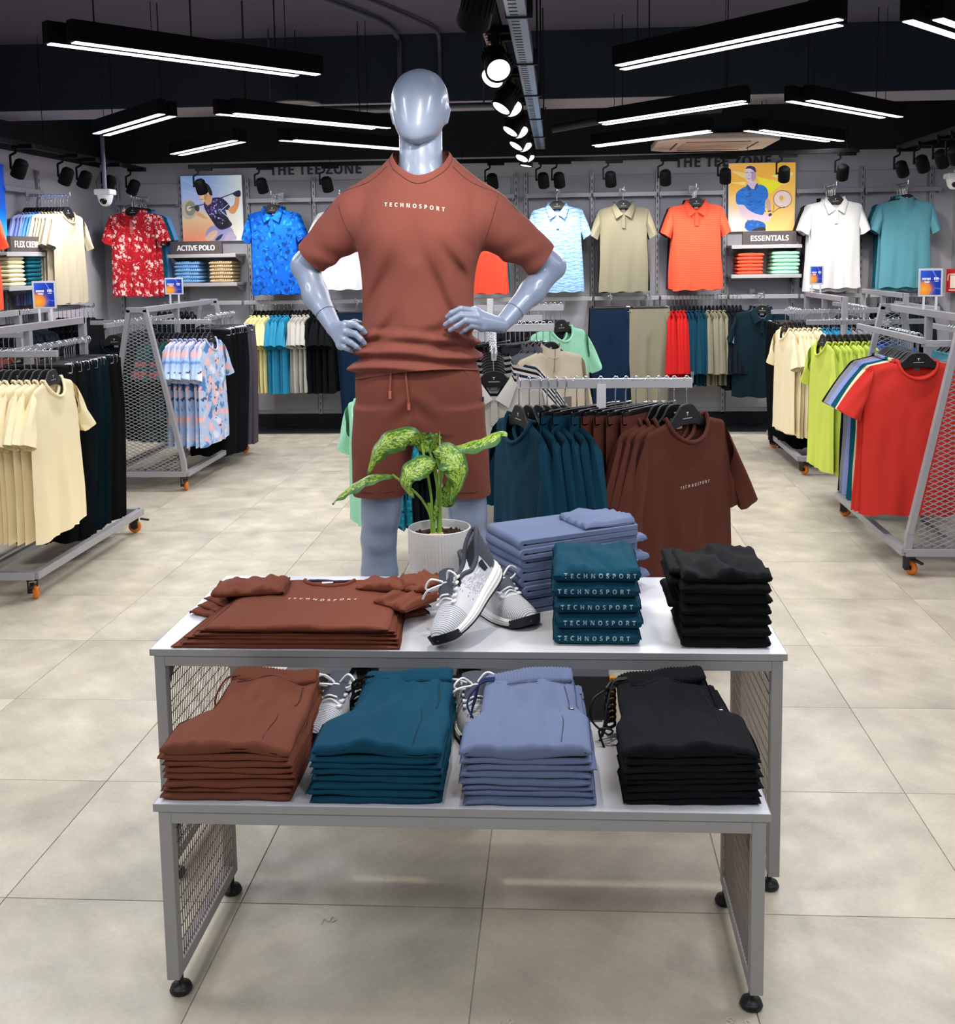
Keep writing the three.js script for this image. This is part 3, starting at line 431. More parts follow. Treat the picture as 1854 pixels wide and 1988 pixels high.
function teeGeo(o = {}) {
  const { w = 0.25, L = 0.7, sleeve = 'short', neck = 'crew', fold = 0.012, n = 20, m = 16, ph = 0, thick = 0.026, taper = 0.0, sw = 1 } = o;
  const y0 = -0.137, nw = neck === 'polo' ? 0.08 : neck === 'mock' ? 0.062 : o.nw ?? 0.092, dF = neck === 'polo' ? 0.075 : neck === 'mock' ? 0.035 : 0.085, dB = 0.018, sh = 0.222;
  const hw = (v) => lerp(sh, w, sstep(0, 0.28, v)) + (0.012 - taper) * sstep(0.3, 1, v);
  const slope = (x) => y0 - 0.24 * Math.max(0, Math.abs(x) - 0.07) - 0.6 * Math.max(0, Math.abs(x) - 0.2);
  const topY = (x, side) => { const t = Math.abs(x) / nw; return t < 1 ? y0 - (side > 0 ? dF : dB) * Math.sqrt(1 - t * t) : slope(x); };
  const zOf = (u, v, side) => {
    const x = u * hw(0), t = Math.abs(x) / nw, open = (t < 1 ? 0.034 * Math.sqrt(1 - t * t) : 0) * (1 - sstep(0, 0.35, v));
    const body = Math.max(0.009 * sstep(0, 0.02, v) * (1 - Math.abs(u) ** 14), thick * Math.pow(Math.max(0, 1 - Math.abs(u) ** 3), 0.6) * sstep(0, 0.2, v) * (0.8 + 0.3 * v));
    const a = fold * sstep(0.12, 0.9, v) * (side > 0 ? 1 : 0.7);
    const f = a * (Math.sin(u * 7.5 + ph + 0.8 * Math.sin(v * 3 + ph)) * 0.7 + Math.sin(u * 15 + ph * 2.3 + v) * 0.45 + 0.9 * nz(u * 3 + ph, v * 2)) + 0.004 * nz(u * 6, v * 8, ph);
    return side * Math.max(open, body) + f * (1 - 0.5 * Math.abs(u) ** 4);
  };
  const uvf = (u, v, p) => [p[0], p[1]];
  const mk = (side) => sheet(n, m, (a, v0) => {
    const v = Math.pow(v0, 1.6), u = a * 2 - 1, xt = u * hw(0), yt = topY(xt, side), x = u * hw(v), yb = y0 - L + 0.006 * Math.sin(u * 9 + ph) - 0.012 * u * u * (o.curve ?? 0);
    return [x + 0.004 * Math.sin(v * 9 + ph) * v, lerp(yt, yb, Math.pow(v, 1.05)), zOf(u, v, side)];
  }, uvf);
  const out = { body: join([mk(1), mk(-1)]) };
  if (sleeve !== 'none') {
    const len = sleeve === 'long' ? 0.5 : 0.215, dirx = sleeve === 'long' ? 0.22 : 0.6;
    const sl = (sx) => {
      const A = [0.212, -0.178], B = [w - 0.004, -0.345], C = sleeve === 'long' ? [0.335, -0.66] : [0.212 + len * dirx * 1.18 * sw, -0.185 - len * 0.93 - (o.slen ?? 0)], D = sleeve === 'long' ? [0.245, -0.675] : [w + 0.02, -0.43 - (o.slen ?? 0)];
      const f = (side) => sheet(8, 10, (t, s) => {
        const top = [lerp(A[0], C[0], s), lerp(A[1], C[1], s) + 0.012 * Math.sin(s * PI)], bot = [lerp(B[0], D[0], s), lerp(B[1], D[1], s)];
        const z = side * (0.03 * lerp(0.8, 1.1, s)) * Math.pow(Math.sin(Math.min(1, Math.max(0, t)) * PI), 0.6) + 0.005 * Math.sin(t * 9 + ph + s * 3);
        return [sx * lerp(top[0], bot[0], t), lerp(top[1], bot[1], t), z + (o.swing ?? 0.012) * s];
      }, uvf);
      return join([f(1), f(-1)]);
    };
    out.sleeves = [sl(1), sl(-1)];
  }
  const ring = []; for (let i = 0; i < 32; i++) { const a = i / 32 * 2 * PI, x = Math.cos(a) * nw, side = Math.sin(a) >= 0 ? 1 : -1, q = Math.sqrt(Math.max(0, 1 - (x / nw) ** 2)); ring.push([x, y0 - (side > 0 ? dF : dB) * q + 0.003, side * 0.036 * q]); }
  if (neck === 'crew') out.collar = tube(ring, 0.0075, 48, 6, true);
  else if (neck === 'mock') { out.collar = sheet(32, 3, (a, t) => { const i = a * 2 * PI, x = Math.cos(i) * nw, s = Math.sin(i); return [x * (1 - 0.05 * t), y0 - (s > 0 ? dF : dB) * Math.abs(s) + 0.04 * t * (s > 0 ? 1.1 : 0.8), s * (0.036 - 0.003 * t)]; }); out.placket = tube([[0, y0 - dF + 0.045, 0.037], [0, y0 - dF - 0.06, 0.034]], 0.004, 6, 5); }
  else {
    const flap = (sx) => { const pts = [[0.078, y0 + 0.022, 0.006], [0.1, y0 - 0.02, 0.018], [0.064, y0 - 0.115, 0.047], [0.006, y0 - 0.078, 0.05]]; return sheet(6, 6, (a, b) => { const p = (k) => lerp(lerp(pts[0][k], pts[1][k], a), lerp(pts[3][k], pts[2][k], a), b); return [sx * p(0), p(1), p(2) + 0.006 * Math.sin(a * PI)]; }); };
    const back = sheet(10, 3, (a, b) => { const x = (a * 2 - 1) * 0.08; return [x, y0 + 0.022 - 0.03 * b - 0.012 * (1 - (x / 0.08) ** 2) + 0.012, -0.036 * Math.sqrt(Math.max(0, 1 - (x / 0.08) ** 2)) - 0.004 * b]; });
    out.collar = join([flap(1), flap(-1), back]);
    const zf = zOf(0, 0.08, 1); out.placket = rbox(0.03, 0.13, 0.004, 0, y0 - dF - 0.055, 0.036, 0.0015, 1);
    out.buttons = join([0, 1, 2].map((i) => new THREE.CylinderGeometry(0.0045, 0.0045, 0.003, 8).rotateX(PI / 2).translate(0, y0 - dF - 0.012 - i * 0.042, 0.0395)));
  }
  out.label = rbox(0.03, 0.022, 0.002, 0, y0 - 0.034, -0.03, 0.0006, 1);
  return out;
}
const teeCache = {};
const variant = (o) => teeCache[JSON.stringify(o)] ??= teeGeo(o);
function teeProto(o, material, extra = {}) {                         // a garment with its parts; name by kind
  const g = variant(o), r = new THREE.Group(); r.name = extra.name || (o.neck === 'polo' ? 'polo_shirt' : 't_shirt');
  obj('body', g.body, material, r);
  for (const s of g.sleeves || []) obj('sleeve', s, material, r);
  if (g.collar) obj('collar', g.collar, extra.collar || material, r);
  if (g.placket && o.neck === 'polo') obj('placket', g.placket, material, r); else if (g.placket) obj('zip', g.placket, material, r);
  if (g.buttons) obj('button', g.buttons, extra.button || material, r);
  if (extra.tag !== false) obj('neck_label', g.label, mat(extra.labelColor ?? 0xdedede, 0.7), r);
  return r;
}
function pantsGeo(o = {}) {
  const { w = 0.18, hem = 0.12, L = 0.95, ph = 0, fold = 0.01, rise = 0.26, n = 18, m = 16 } = o, y0 = -0.118;
  const mk = (side) => sheet(n, m, (a, v) => {
    const u = a * 2 - 1, f = Math.min(1, v * L / rise), k = Math.sign(u), au = Math.abs(u);
    const outer = lerp(w, w * 1.06, f) * (v * L < rise ? 1 : lerp(1, (hem * 2 + 0.02) / (w * 2.12), (v * L - rise) / (L - rise) * 0.6));
    const x = u * outer, gap = v * L < rise ? 0 : 0.01 * Math.exp(-((au / 0.08) ** 2));
    const crease = v * L < rise ? 1 : Math.min(1, au / 0.16);
    const z = side * 0.018 * Math.pow(Math.max(0, 1 - au ** 3), 0.5) * crease + fold * sstep(0.08, 0.6, v) * (Math.sin(u * 8 + ph + v * 2) + 0.5 * Math.sin(u * 17 + ph * 3)) * 0.8 + (v < 0.04 ? 0.003 * Math.sin(u * 70) : 0);
    return [x, y0 - L * v + (v > 0.98 ? 0.005 * Math.sin(u * 8) : 0) - gap, z];
  });
  const out = { body: join([mk(1), mk(-1)]) };
  out.band = sheet(40, 4, (a, b) => { const t = a * 2 * PI, x = Math.cos(t) * (w + 0.002), s = Math.sin(t); return [x, y0 + 0.002 - 0.04 * b, s * 0.016 + 0.0025 * Math.sin(a * 2 * PI * 30) * Math.abs(s)]; });
  out.seam = tube([[w * 0.72, y0 - 0.04, 0.024], [w * 0.9, y0 - 0.19, 0.016]], 0.0016, 8, 4);
  return out;
}
const pantsCache = {};
function pantsProto(o, material, name = 'joggers') {
  const g = pantsCache[JSON.stringify(o)] ??= pantsGeo(o), r = new THREE.Group(); r.name = name;
  obj('legs', g.body, material, r); obj('waistband', g.band, material, r); obj('pocket_seam', g.seam, material, r); return r;
}
function put(proto, label, cat, pos, turn, group, tilt = 0) { const c = proto.clone(); c.name = numbered(proto.name); scene.add(c); c.position.set(...pos); c.rotation.set(0, turn, tilt, 'YXZ'); return tag(c, label, cat, group); }
// a run of hung garments, each on its own hanger; items: [proto, count, front label, label of the others, group]
function hangRun(start, step, turn, items, o = {}) {
  let i = 0;
  for (const [proto, n, front, rest, group, cat = 't-shirt'] of items) for (let k = 0; k < n; k++, i++) {
    const jx = rr(-1, 1) * (o.jx ?? 0.004), p = [start[0] + step[0] * i + jx * Math.cos(turn), start[1], start[2] + step[1] * i - jx * Math.sin(turn)], a = turn + (o.fan ?? 0) + rr(-1, 1) * (o.jit ?? 0.05), tl = rr(-0.02, 0.02);
    const single = k === 0 && front, kind = o.clip ? 'clip' : 'tee', many = n - (front ? 1 : 0) > 1;
    put(proto, single ? front : many ? ord(front ? k - 1 : k) + ' ' + rest : rest, cat, p, a, single || !many ? undefined : group, tl);
    put(HANG[kind], ord(i) + (kind === 'tee' ? ' black hanger ' : ' clip hanger ') + (o.where || 'on the rack'), 'hanger', p, a, 'hangers ' + (o.where || 'on the rack'), tl);
  }
}
// printed cloths
const P = {};
const rp = (n, draw, per = 0.4) => { const t = canvasTex(n, n, draw); t.wrapS = t.wrapT = THREE.RepeatWrapping; t.repeat.set(1 / per, 1 / per); return t; };
const lcg = (s) => () => (s = (s * 16807) % 2147483647) / 2147483647;
P.floral = rp(512, (c, w) => { const q = lcg(11); c.fillStyle = '#b51f2b'; c.fillRect(0, 0, w, w); for (let i = 0; i < 260; i++) { const x = q() * w, y = q() * w; c.fillStyle = ['#a3141f', '#d93a44', '#e05a5a', '#f0c8c4', '#f4dcd8', '#b81f2a'][i % 6]; c.beginPath(); c.ellipse(x, y, 4 + q() * 22, 3 + q() * 9, q() * 6, 0, 7); c.fill(); if (i % 6 > 2 && i % 6 < 5) for (let k = 0; k < 5; k++) { c.beginPath(); c.ellipse(x + q() * 40 - 20, y + q() * 40 - 20, 3 + q() * 9, 2 + q() * 4, q() * 6, 0, 7); c.fill(); } } });
P.camo = rp(512, (c, w) => { const q = lcg(23); c.fillStyle = '#0f5cc4'; c.fillRect(0, 0, w, w); for (let i = 0; i < 110; i++) { c.fillStyle = ['#0a3f92', '#1670dc', '#0b4aa6', '#1f7ee6'][i % 4]; c.beginPath(); c.ellipse(q() * w, q() * w, 8 + q() * 30, 5 + q() * 14, q() * 6, 0, 7); c.fill(); } for (let i = 0; i < 18; i++) { const x = q() * w, y = q() * w; c.fillStyle = '#093a80'; for (let k = 0; k < 5; k++) { c.beginPath(); c.ellipse(x + q() * 30 - 15, y + q() * 34 - 17, 4 + q() * 8, 8 + q() * 10, q() * 3, 0, 7); c.fill(); } } });
P.stripe = rp(512, (c, w) => { const q = lcg(5); c.fillStyle = '#93b6da'; c.fillRect(0, 0, w, w); for (let i = 0; i < 26; i++) { const y = i * 20 + q() * 8; c.fillStyle = i % 2 ? '#5d87b8' : '#749dca'; c.beginPath(); c.moveTo(0, y); const k = q() * 9; for (let x = 0; x <= w; x += 16) c.lineTo(x, y + 6 * Math.sin(x / 32 * PI / 4 * 2 + k) + q() * 5); for (let x = w; x >= 0; x -= 16) c.lineTo(x, y + 6 + q() * 9 + 6 * Math.sin(x / 32 * PI / 4 * 2 + k)); c.fill(); } }, 0.45);
P.tie = dataTex(256, (x, y) => {
  const s = 2 * PI, per = (u, v, k, o) => { const a = fbm(u * k + o, v * k, 3), b = fbm((u - 1) * k + o, v * k, 3), c = fbm(u * k + o, (v - 1) * k, 3), d = fbm((u - 1) * k + o, (v - 1) * k, 3); return lerp(lerp(a, b, u), lerp(c, d, u), v) * 1.5; };
  const w1 = per(x, y, 4, 3), a = per(x, y, 5, 20 + w1), b = per(x, y, 6, 50), c = per(x, y, 9, 80); let r = [178, 200, 232];
  const mix = (q, k) => { r = r.map((v, i) => lerp(v, q[i], k)); }; mix([88, 132, 190], sstep(0.05, 0.22, a)); mix([240, 190, 188], sstep(0.02, 0.16, b)); mix([222, 230, 246], sstep(0.1, 0.3, -a)); mix([28, 66, 100], sstep(0.24, 0.36, c) * 0.85); return r;
}); P.tie.repeat.set(2.2, 2.2);
P.darkTie = rp(256, (c, w) => { const q = lcg(41); c.fillStyle = '#1f4a4a'; c.fillRect(0, 0, w, w); for (let i = 0; i < 70; i++) { c.fillStyle = ['#12302f', '#3a6e68', '#a8524e', '#4d8480', '#183c3c', '#2c5c5a'][i % 6]; c.beginPath(); c.ellipse(q() * w, q() * w, 6 + q() * 22, 4 + q() * 30, q() * 2, 0, 7); c.fill(); } }, 0.5);
P.geo = rp(256, (c, w) => { const q = lcg(9); c.fillStyle = '#1a7f96'; c.fillRect(0, 0, w, w); for (let i = 0; i < 90; i++) { c.fillStyle = i % 2 ? '#0d2c3c' : '#2aa0b4'; c.fillRect(Math.floor(q() * 16) * 16, Math.floor(q() * 16) * 16, 12 + q() * 20, 7); c.fillRect(Math.floor(q() * 16) * 16, Math.floor(q() * 16) * 16, 7, 12 + q() * 20); } }, 0.25);
P.checkB = rp(128, (c, w) => { c.fillStyle = '#7fb2e6'; c.fillRect(0, 0, w, w); c.fillStyle = '#22406a'; for (let i = 0; i < 8; i++) for (let j = 0; j < 8; j++) if ((i + j) % 2) { c.beginPath(); c.ellipse(i * 16 + 8, j * 16 + 8, 6, 4, 0, 0, 7); c.fill(); } }, 0.08);
P.checkK = rp(128, (c, w) => { c.fillStyle = '#cdb48c'; c.fillRect(0, 0, w, w); c.fillStyle = '#4a3a28'; for (let i = 0; i < 8; i++) for (let j = 0; j < 8; j++) if ((i + j) % 2) { c.beginPath(); c.ellipse(i * 16 + 8, j * 16 + 8, 6, 4, 0, 0, 7); c.fill(); } }, 0.08);
P.rib = rp(256, (c, w) => { c.fillStyle = '#e8583c'; c.fillRect(0, 0, w, w); for (let y = 0; y < w; y += 16) { c.fillStyle = 'rgba(190,50,30,.35)'; c.fillRect(0, y, w, 5); } }, 0.3);
const C = {
  brown: fab(0x6b3a2d), brownDeep: fab(0x5a3025), teal: fab(0x0b394c), blueGrey: fab(0x5f6a88), black: fab(0x090b0e), white: fab(0xcfcfcf), orange: fab(0xdc4a34), red: fab(0xb81c1c), redTee: fab(0xd0362c), olive: fab(0x807c69), aqua: fab(0x4f8795), yellow: fab(0xe9dfa0), paleYellow: fab(0xf6e6bc), blue: fab(0x2f8db2), sky: fab(0x6fa5dc), grey: fab(0x8f8d90), navy: fab(0x0a2038), ink: fab(0x08131c), darkTeal: fab(0x081f28), lime: fab(0xcbd85a), lilac: fab(0xa58ac4), periw: fab(0x8f9acb), cream: fab(0xe3dab0), stone: fab(0xa7a097), beige: fab(0xbfb39b), royal: fab(0x1456b8), mint: fab(0x9fdcbb), plum: fab(0x2a252e), taupe: fab(0x57505a), greyMelange: fab(0x55575e), petrol: fab(0x0c5264), ash: fab(0xb9b6ae), maroon: fab(0x5e1512), coral: fab(0xe8583c, null),
  floral: fab(0xffffff, P.floral), camo: fab(0xffffff, P.camo), stripe: fab(0xffffff, P.stripe), tie: fab(0xffffff, P.tie), darkTie: fab(0xffffff, P.darkTie), geo: fab(0xffffff, P.geo), checkB: fab(0xffffff, P.checkB), checkK: fab(0xffffff, P.checkK), ribbed: fab(0xffffff, P.rib),
};

// ---------------------------------------------------------------- garments on the walls
const POLO = { w: 0.2, L: 0.74, neck: 'polo', sw: 0.5, fold: 0.01 }, POLO2 = { ...POLO, ph: 2.1 }, POLO3 = { ...POLO, ph: 4.4 }, TEE = { w: 0.225, L: 0.7, sw: 0.7 }, TEE2 = { ...TEE, ph: 2.6, fold: 0.015 }, MOCK = { ...POLO, neck: 'mock', ph: 1.2 };
function faceArm(x, y, z, turn, label, group, L = 0.42) {
  const t = thing('faceout_arm', label, 'display arm', [x, y, z], turn, group);
  obj('arm', [bar([0, 0, 0.01], [0, 0, L], 0.012), rod([0, -0.004, L - 0.004], [0, 0.03, L - 0.004], 0.006, 6)], M.chrome, t);
  obj('plate', rbox(0.05, 0.07, 0.008, 0, 0, 0.1, 0.002), M.metal, t);
}
function wallFace(x, y, items, where, o = {}) {
  const z = o.z ?? ZB + 0.42;
  faceArm(x, y - 0.008, ZB, 0, 'chrome arm carrying ' + where, undefined, z - ZB + 0.03);
  hangRun([x, y, z], [0, -0.042], o.turn ?? 0.0, items, { where: 'over ' + where, jit: 0.05, clip: o.clip });
}
const plain = (o, m, e) => teeProto(o, m, e);
wallFace(-3.74, 2.115, [[plain(POLO, C.floral), 1, 'red floral polo shirt facing out high on the back wall', '', '', 'polo shirt'], [plain(POLO2, C.floral), 3, null, 'red floral polo shirt behind the foremost floral polo', 'red floral polos', 'polo shirt'], [plain(POLO2, C.petrol), 2, null, 'petrol polo shirt behind the red floral polos', 'petrol polos by the floral row', 'polo shirt'], [plain(POLO3, C.sky), 2, null, 'pale blue polo shirt rearmost behind the red floral polos', 'pale blue polos by the floral row', 'polo shirt']], 'the red floral polos');
wallFace(-2.5, 2.115, [[plain(POLO, C.camo), 1, 'bright blue camouflage polo shirt facing out on the back wall', '', '', 'polo shirt'], [plain(POLO2, C.camo), 3, null, 'bright blue polo shirt behind the blue camouflage polo', 'blue camouflage polos', 'polo shirt'], [plain(POLO3, C.lime), 2, null, 'lime polo shirt peeking out behind the blue camouflage polos', 'lime polos behind blue', 'polo shirt']], 'the blue camouflage polos');
wallFace(-1.9, 2.11, [[plain({ ...TEE, w: 0.215 }, C.white), 1, 'white t-shirt partly hidden by the mannequin sleeve and forearm', '', ''], [plain({ ...TEE2, w: 0.215 }, C.white), 3, null, 'white t-shirt behind the white tee beside the mannequin', 'white tees beside the mannequin']], 'the white tees beside the mannequin');
wallFace(-0.66, 2.1, [[plain(POLO2, C.orange), 1, 'orange shirt seen between the mannequin torso and bent arm', '', '', 'polo shirt'], [plain(POLO3, C.orange), 2, null, 'orange shirt behind the orange one beside the mannequin torso', 'orange shirts beside the mannequin', 'polo shirt'], [plain(POLO, C.petrol), 2, null, 'petrol shirt behind the orange shirts beside the mannequin', 'petrol shirts beside the mannequin', 'polo shirt']], 'the orange shirts beside the mannequin');
wallFace(-0.02, 2.105, [[plain(POLO, C.stripe), 1, 'light blue wavy-striped polo shirt facing out on the back wall', '', '', 'polo shirt'], [plain(POLO2, C.stripe), 3, null, 'light blue striped polo shirt behind the foremost striped polo', 'striped polos', 'polo shirt'], [plain(POLO3, C.maroon), 2, null, 'dark red polo shirt peeking out behind the striped polos', 'dark red polos behind stripes', 'polo shirt'], [plain(POLO, C.navy), 1, 'navy polo shirt rearmost behind the light blue striped polos', '', '', 'polo shirt']], 'the light blue striped polos');
wallFace(0.55, 2.1, [[plain(POLO2, C.olive), 1, 'olive green polo shirt facing out on the back wall', '', '', 'polo shirt'], [plain(POLO, C.black), 3, null, 'black polo shirt showing under the olive polo hem', 'black polos behind olive', 'polo shirt']], 'the olive polo');
wallFace(1.16, 2.11, [[plain(POLO, C.ribbed), 1, 'bright orange ribbed polo shirt facing out on the back wall', '', '', 'polo shirt'], [plain(POLO3, C.ribbed), 2, null, 'orange polo shirt behind the ribbed orange polo', 'orange polos', 'polo shirt'], [plain(POLO2, C.maroon), 1, 'dark red polo shirt under the orange polo sleeves', '', '', 'polo shirt'], [plain(POLO, C.navy), 2, null, 'navy polo shirt behind the orange polos', 'navy polos behind orange', 'polo shirt']], 'the orange ribbed polos');
wallFace(2.33, 2.11, [[plain(POLO3, C.white), 1, 'white polo shirt facing out beside the tennis lightbox', '', '', 'polo shirt'], [plain({ ...POLO2, L: 0.77 }, C.white), 4, null, 'white polo shirt behind the foremost white polo', 'white polos', 'polo shirt'], [plain(POLO, C.plum), 4, null, 'black polo shirt behind the white polos', 'black polos behind white', 'polo shirt']], 'the white polos');
wallFace(2.92, 2.11, [[plain(MOCK, C.aqua), 1, 'teal mock-neck zip shirt facing out in the wall corner', '', '', 'shirt'], [plain({ ...MOCK, ph: 3, L: 0.77 }, C.aqua), 3, null, 'teal mock-neck shirt behind the foremost teal one', 'teal mock-neck shirts', 'shirt'], [plain(MOCK, C.petrol), 3, null, 'dark blue shirt behind the teal mock-neck shirts', 'dark blue shirts behind teal', 'shirt']], 'the teal mock-neck shirts');
// lower rail, garments side-on and facing out
const LTEE = { w: 0.22, L: 0.68, sw: 0.6, fold: 0.016, n: 14, m: 12 }, LTEE2 = { ...LTEE, ph: 3.3 }, LONG = { w: 0.2, L: 0.64, sleeve: 'long', fold: 0.014, n: 14, m: 12 };
hangRun([-1.99, 1.188, ZB + 0.3], [-0.0365, 0], PI / 2 - 0.12, [[plain(LTEE, C.black), 6, 'black t-shirt foremost in the side-on row on the low wall rail', 'black t-shirt in the side-on row on the low wall rail', 'black tees on the wall rail'], [plain(LTEE2, C.ash), 5, null, 'pale grey t-shirt in the side-on row on the low wall rail', 'grey tees on the wall rail'], [plain(LTEE, C.blue), 5, null, 'sky blue t-shirt in the side-on row on the low wall rail', 'blue tees on the wall rail'], [plain(LTEE2, C.yellow), 5, null, 'yellow t-shirt in the side-on row on the low wall rail', 'yellow tees on the wall rail']], { where: 'over the wall rail tees by the mannequin forearm', jit: 0.1, jx: 0.014 });
const JOG = { w: 0.175, L: 0.97, ph: 0.4 }, JOG2 = { ...JOG, ph: 2 };
wallFace(-1.78, 1.18, [[pantsProto(JOG, C.navy), 1, 'navy joggers hung on the wall behind the mannequin hand', '', '', 'joggers'], [pantsProto(JOG2, C.ink), 2, null, 'dark joggers behind the navy ones near the mannequin hand', 'dark joggers near the mannequin hand', 'joggers']], 'the navy joggers near the mannequin hand', { clip: true, z: -9.25 });
wallFace(-1.42, 1.18, [[pantsProto(JOG, C.teal), 1, 'dark teal joggers on the wall just behind the mannequin hip', '', '', 'joggers'], [pantsProto(JOG2, C.ink), 2, null, 'black joggers behind the dark teal ones at the mannequin hip', 'black joggers at the hip', 'joggers']], 'the dark teal joggers at the mannequin hip', { clip: true, z: -9.25 });
wallFace(0.43, 1.195, [[pantsProto({ ...JOG, L: 0.92 }, C.navy), 1, 'navy blue joggers facing out below the olive polo', '', '', 'joggers'], [pantsProto(JOG2, C.greyMelange), 2, null, 'grey joggers behind the navy pair below the olive polo', 'grey joggers behind navy', 'joggers'], [pantsProto(JOG2, C.black), 2, null, 'black joggers rearmost behind the navy pair', 'black joggers behind navy', 'joggers']], 'the navy joggers below the olive polo', { clip: true, z: -9.22 });
wallFace(0.76, 1.195, [[pantsProto({ ...JOG2, L: 0.92 }, C.olive), 1, 'olive joggers facing out beside the red row', '', '', 'joggers'], [pantsProto(JOG, C.olive), 2, null, 'olive joggers behind the foremost olive pair', 'olive joggers', 'joggers']], 'the olive joggers', { clip: true, z: -9.22 });
hangRun([0.93, 1.188, ZB + 0.3], [0.0335, 0], -PI / 2 + 0.08, [[plain(LONG, C.red), 5, null, 'red long-sleeved top in the side-on row on the low wall rail', 'red tops on the wall rail', 'top'], [plain({ ...LONG, ph: 2 }, C.teal), 5, null, 'dark teal long-sleeved top in the side-on row on the low wall rail', 'teal tops on the wall rail', 'top'], [plain(LONG, C.olive), 5, null, 'olive long-sleeved top in the side-on row on the low wall rail', 'olive tops on the wall rail', 'top'], [plain({ ...LONG, ph: 4, L: 0.68 }, C.ink), 5, null, 'black long-sleeved top in the side-on row on the low wall rail', 'black tops on the wall rail', 'top']], { where: 'over the red to black tops', jit: 0.05 });
wallFace(1.7, 1.2, [[plain({ ...POLO, w: 0.225, ph: 5 }, C.darkTeal), 1, 'dark teal polo shirt facing out below the ESSENTIALS shelves', '', '', 'polo shirt'], [plain(POLO2, C.periw), 1, 'pale lilac polo shirt just behind the dark teal polo', '', '', 'polo shirt'], [plain(POLO, C.ink), 3, null, 'black polo shirt behind the dark teal polo', 'black polos behind dark teal', 'polo shirt']], 'the dark teal polo', { z: -9.1, turn: -0.08 });
hangRun([2.75, 1.19, ZB + 0.3], [0.035, 0], -PI / 2, [[plain(LTEE, C.ink), 12, null, 'black t-shirt in the row low on the wall under the teal mock-neck', 'black tees under the teal mock-neck']], { where: 'low under the teal mock-neck shirts' });
hangRun([-3.3, 1.188, ZB + 0.3], [-0.05, 0], PI / 2, [[plain(LTEE, C.ink), 7, null, 'black t-shirt in the row low under the red floral polos', 'black tees under the floral polos']], { where: 'low under the red floral polos' });
// side wall
faceArm(XL, 2.055, -8.12, PI / 2, 'chrome arm carrying the beige and blue tee row on the side wall', undefined, 0.44);
hangRun([-3.79, 2.063, -8.12], [-0.025, 0], PI / 2 - 0.1, [[plain(TEE, C.beige), 7, 'beige t-shirt with small chest print foremost on the side wall arm', 'beige t-shirt in the row behind the foremost beige one', 'beige tees on the side wall'], [plain(TEE2, C.sky), 3, null, 'light blue t-shirt in the side wall row above FLEX CREW', 'light blue tees on the side wall'], [plain(TEE, C.periw), 4, null, 'pale blue t-shirt rearmost in the side wall row above FLEX CREW', 'pale blue tees on the side wall']], { where: 'over the beige tees', jit: 0.04 });
faceArm(XL, 2.055, -6.84, PI / 2, 'chrome arm carrying the coral tees on the side wall', undefined, 0.44);
hangRun([-3.8, 2.063, -6.84], [-0.04, 0], PI / 2 - 0.1, [[plain({ ...TEE, w: 0.225, sw: 0.5 }, C.coral), 1, 'coral t-shirt at the photo edge beside FLEX CREW', '', ''], [plain(TEE2, C.redTee), 4, null, 'red t-shirt behind the coral one beside FLEX CREW', 'red tees behind coral']], { where: 'over the coral tees' });
{ const r = thing('wall_rail', 'pale grey flat rail on the side wall behind the beige tees', 'rail', [XL, 2.1, -8.12], PI / 2); obj('bar', rbox(0.56, 0.04, 0.02, 0, 0, 0.085, 0.003), M.metal, r); obj('bracket', rbox(0.02, 0.04, 0.08, 0, 0, 0.045), M.metal, r);
  const s = thing('wall_rail', 'pale grey hanging rail low on the side wall by the price sign', 'rail', [XL, 1.19, -7.75], PI / 2); obj('bar', rbox(1.4, 0.036, 0.016, 0, 0, 0.35, 0.003), M.metal, s); obj('bracket', [rbox(0.014, 0.03, 0.34, -0.65, 0, 0.18), rbox(0.014, 0.03, 0.34, 0.65, 0, 0.18)], M.metal, s); }
hangRun([XL + 0.35, 1.213, -7.15], [0, -0.04], 0.1, [[plain(LTEE, C.ink), 10, null, 'dark t-shirt in the row low on the side wall under FLEX CREW', 'dark tees low on the side wall']], { where: 'low under the FLEX CREW shelves' });
hangRun([-3.72, 1.2, -8.3], [-0.035, 0], PI / 2, [[pantsProto({ ...JOG, L: 0.45 }, C.black, 'shorts'), 9, null, 'black shorts in the low row beside the price sign', 'black shorts low on the side wall', 'shorts']], { where: 'low beside the side price sign' });
faceArm(XL, 1.192, -8.3, PI / 2, 'chrome arm carrying the low black shorts on the side wall', undefined, 0.5);
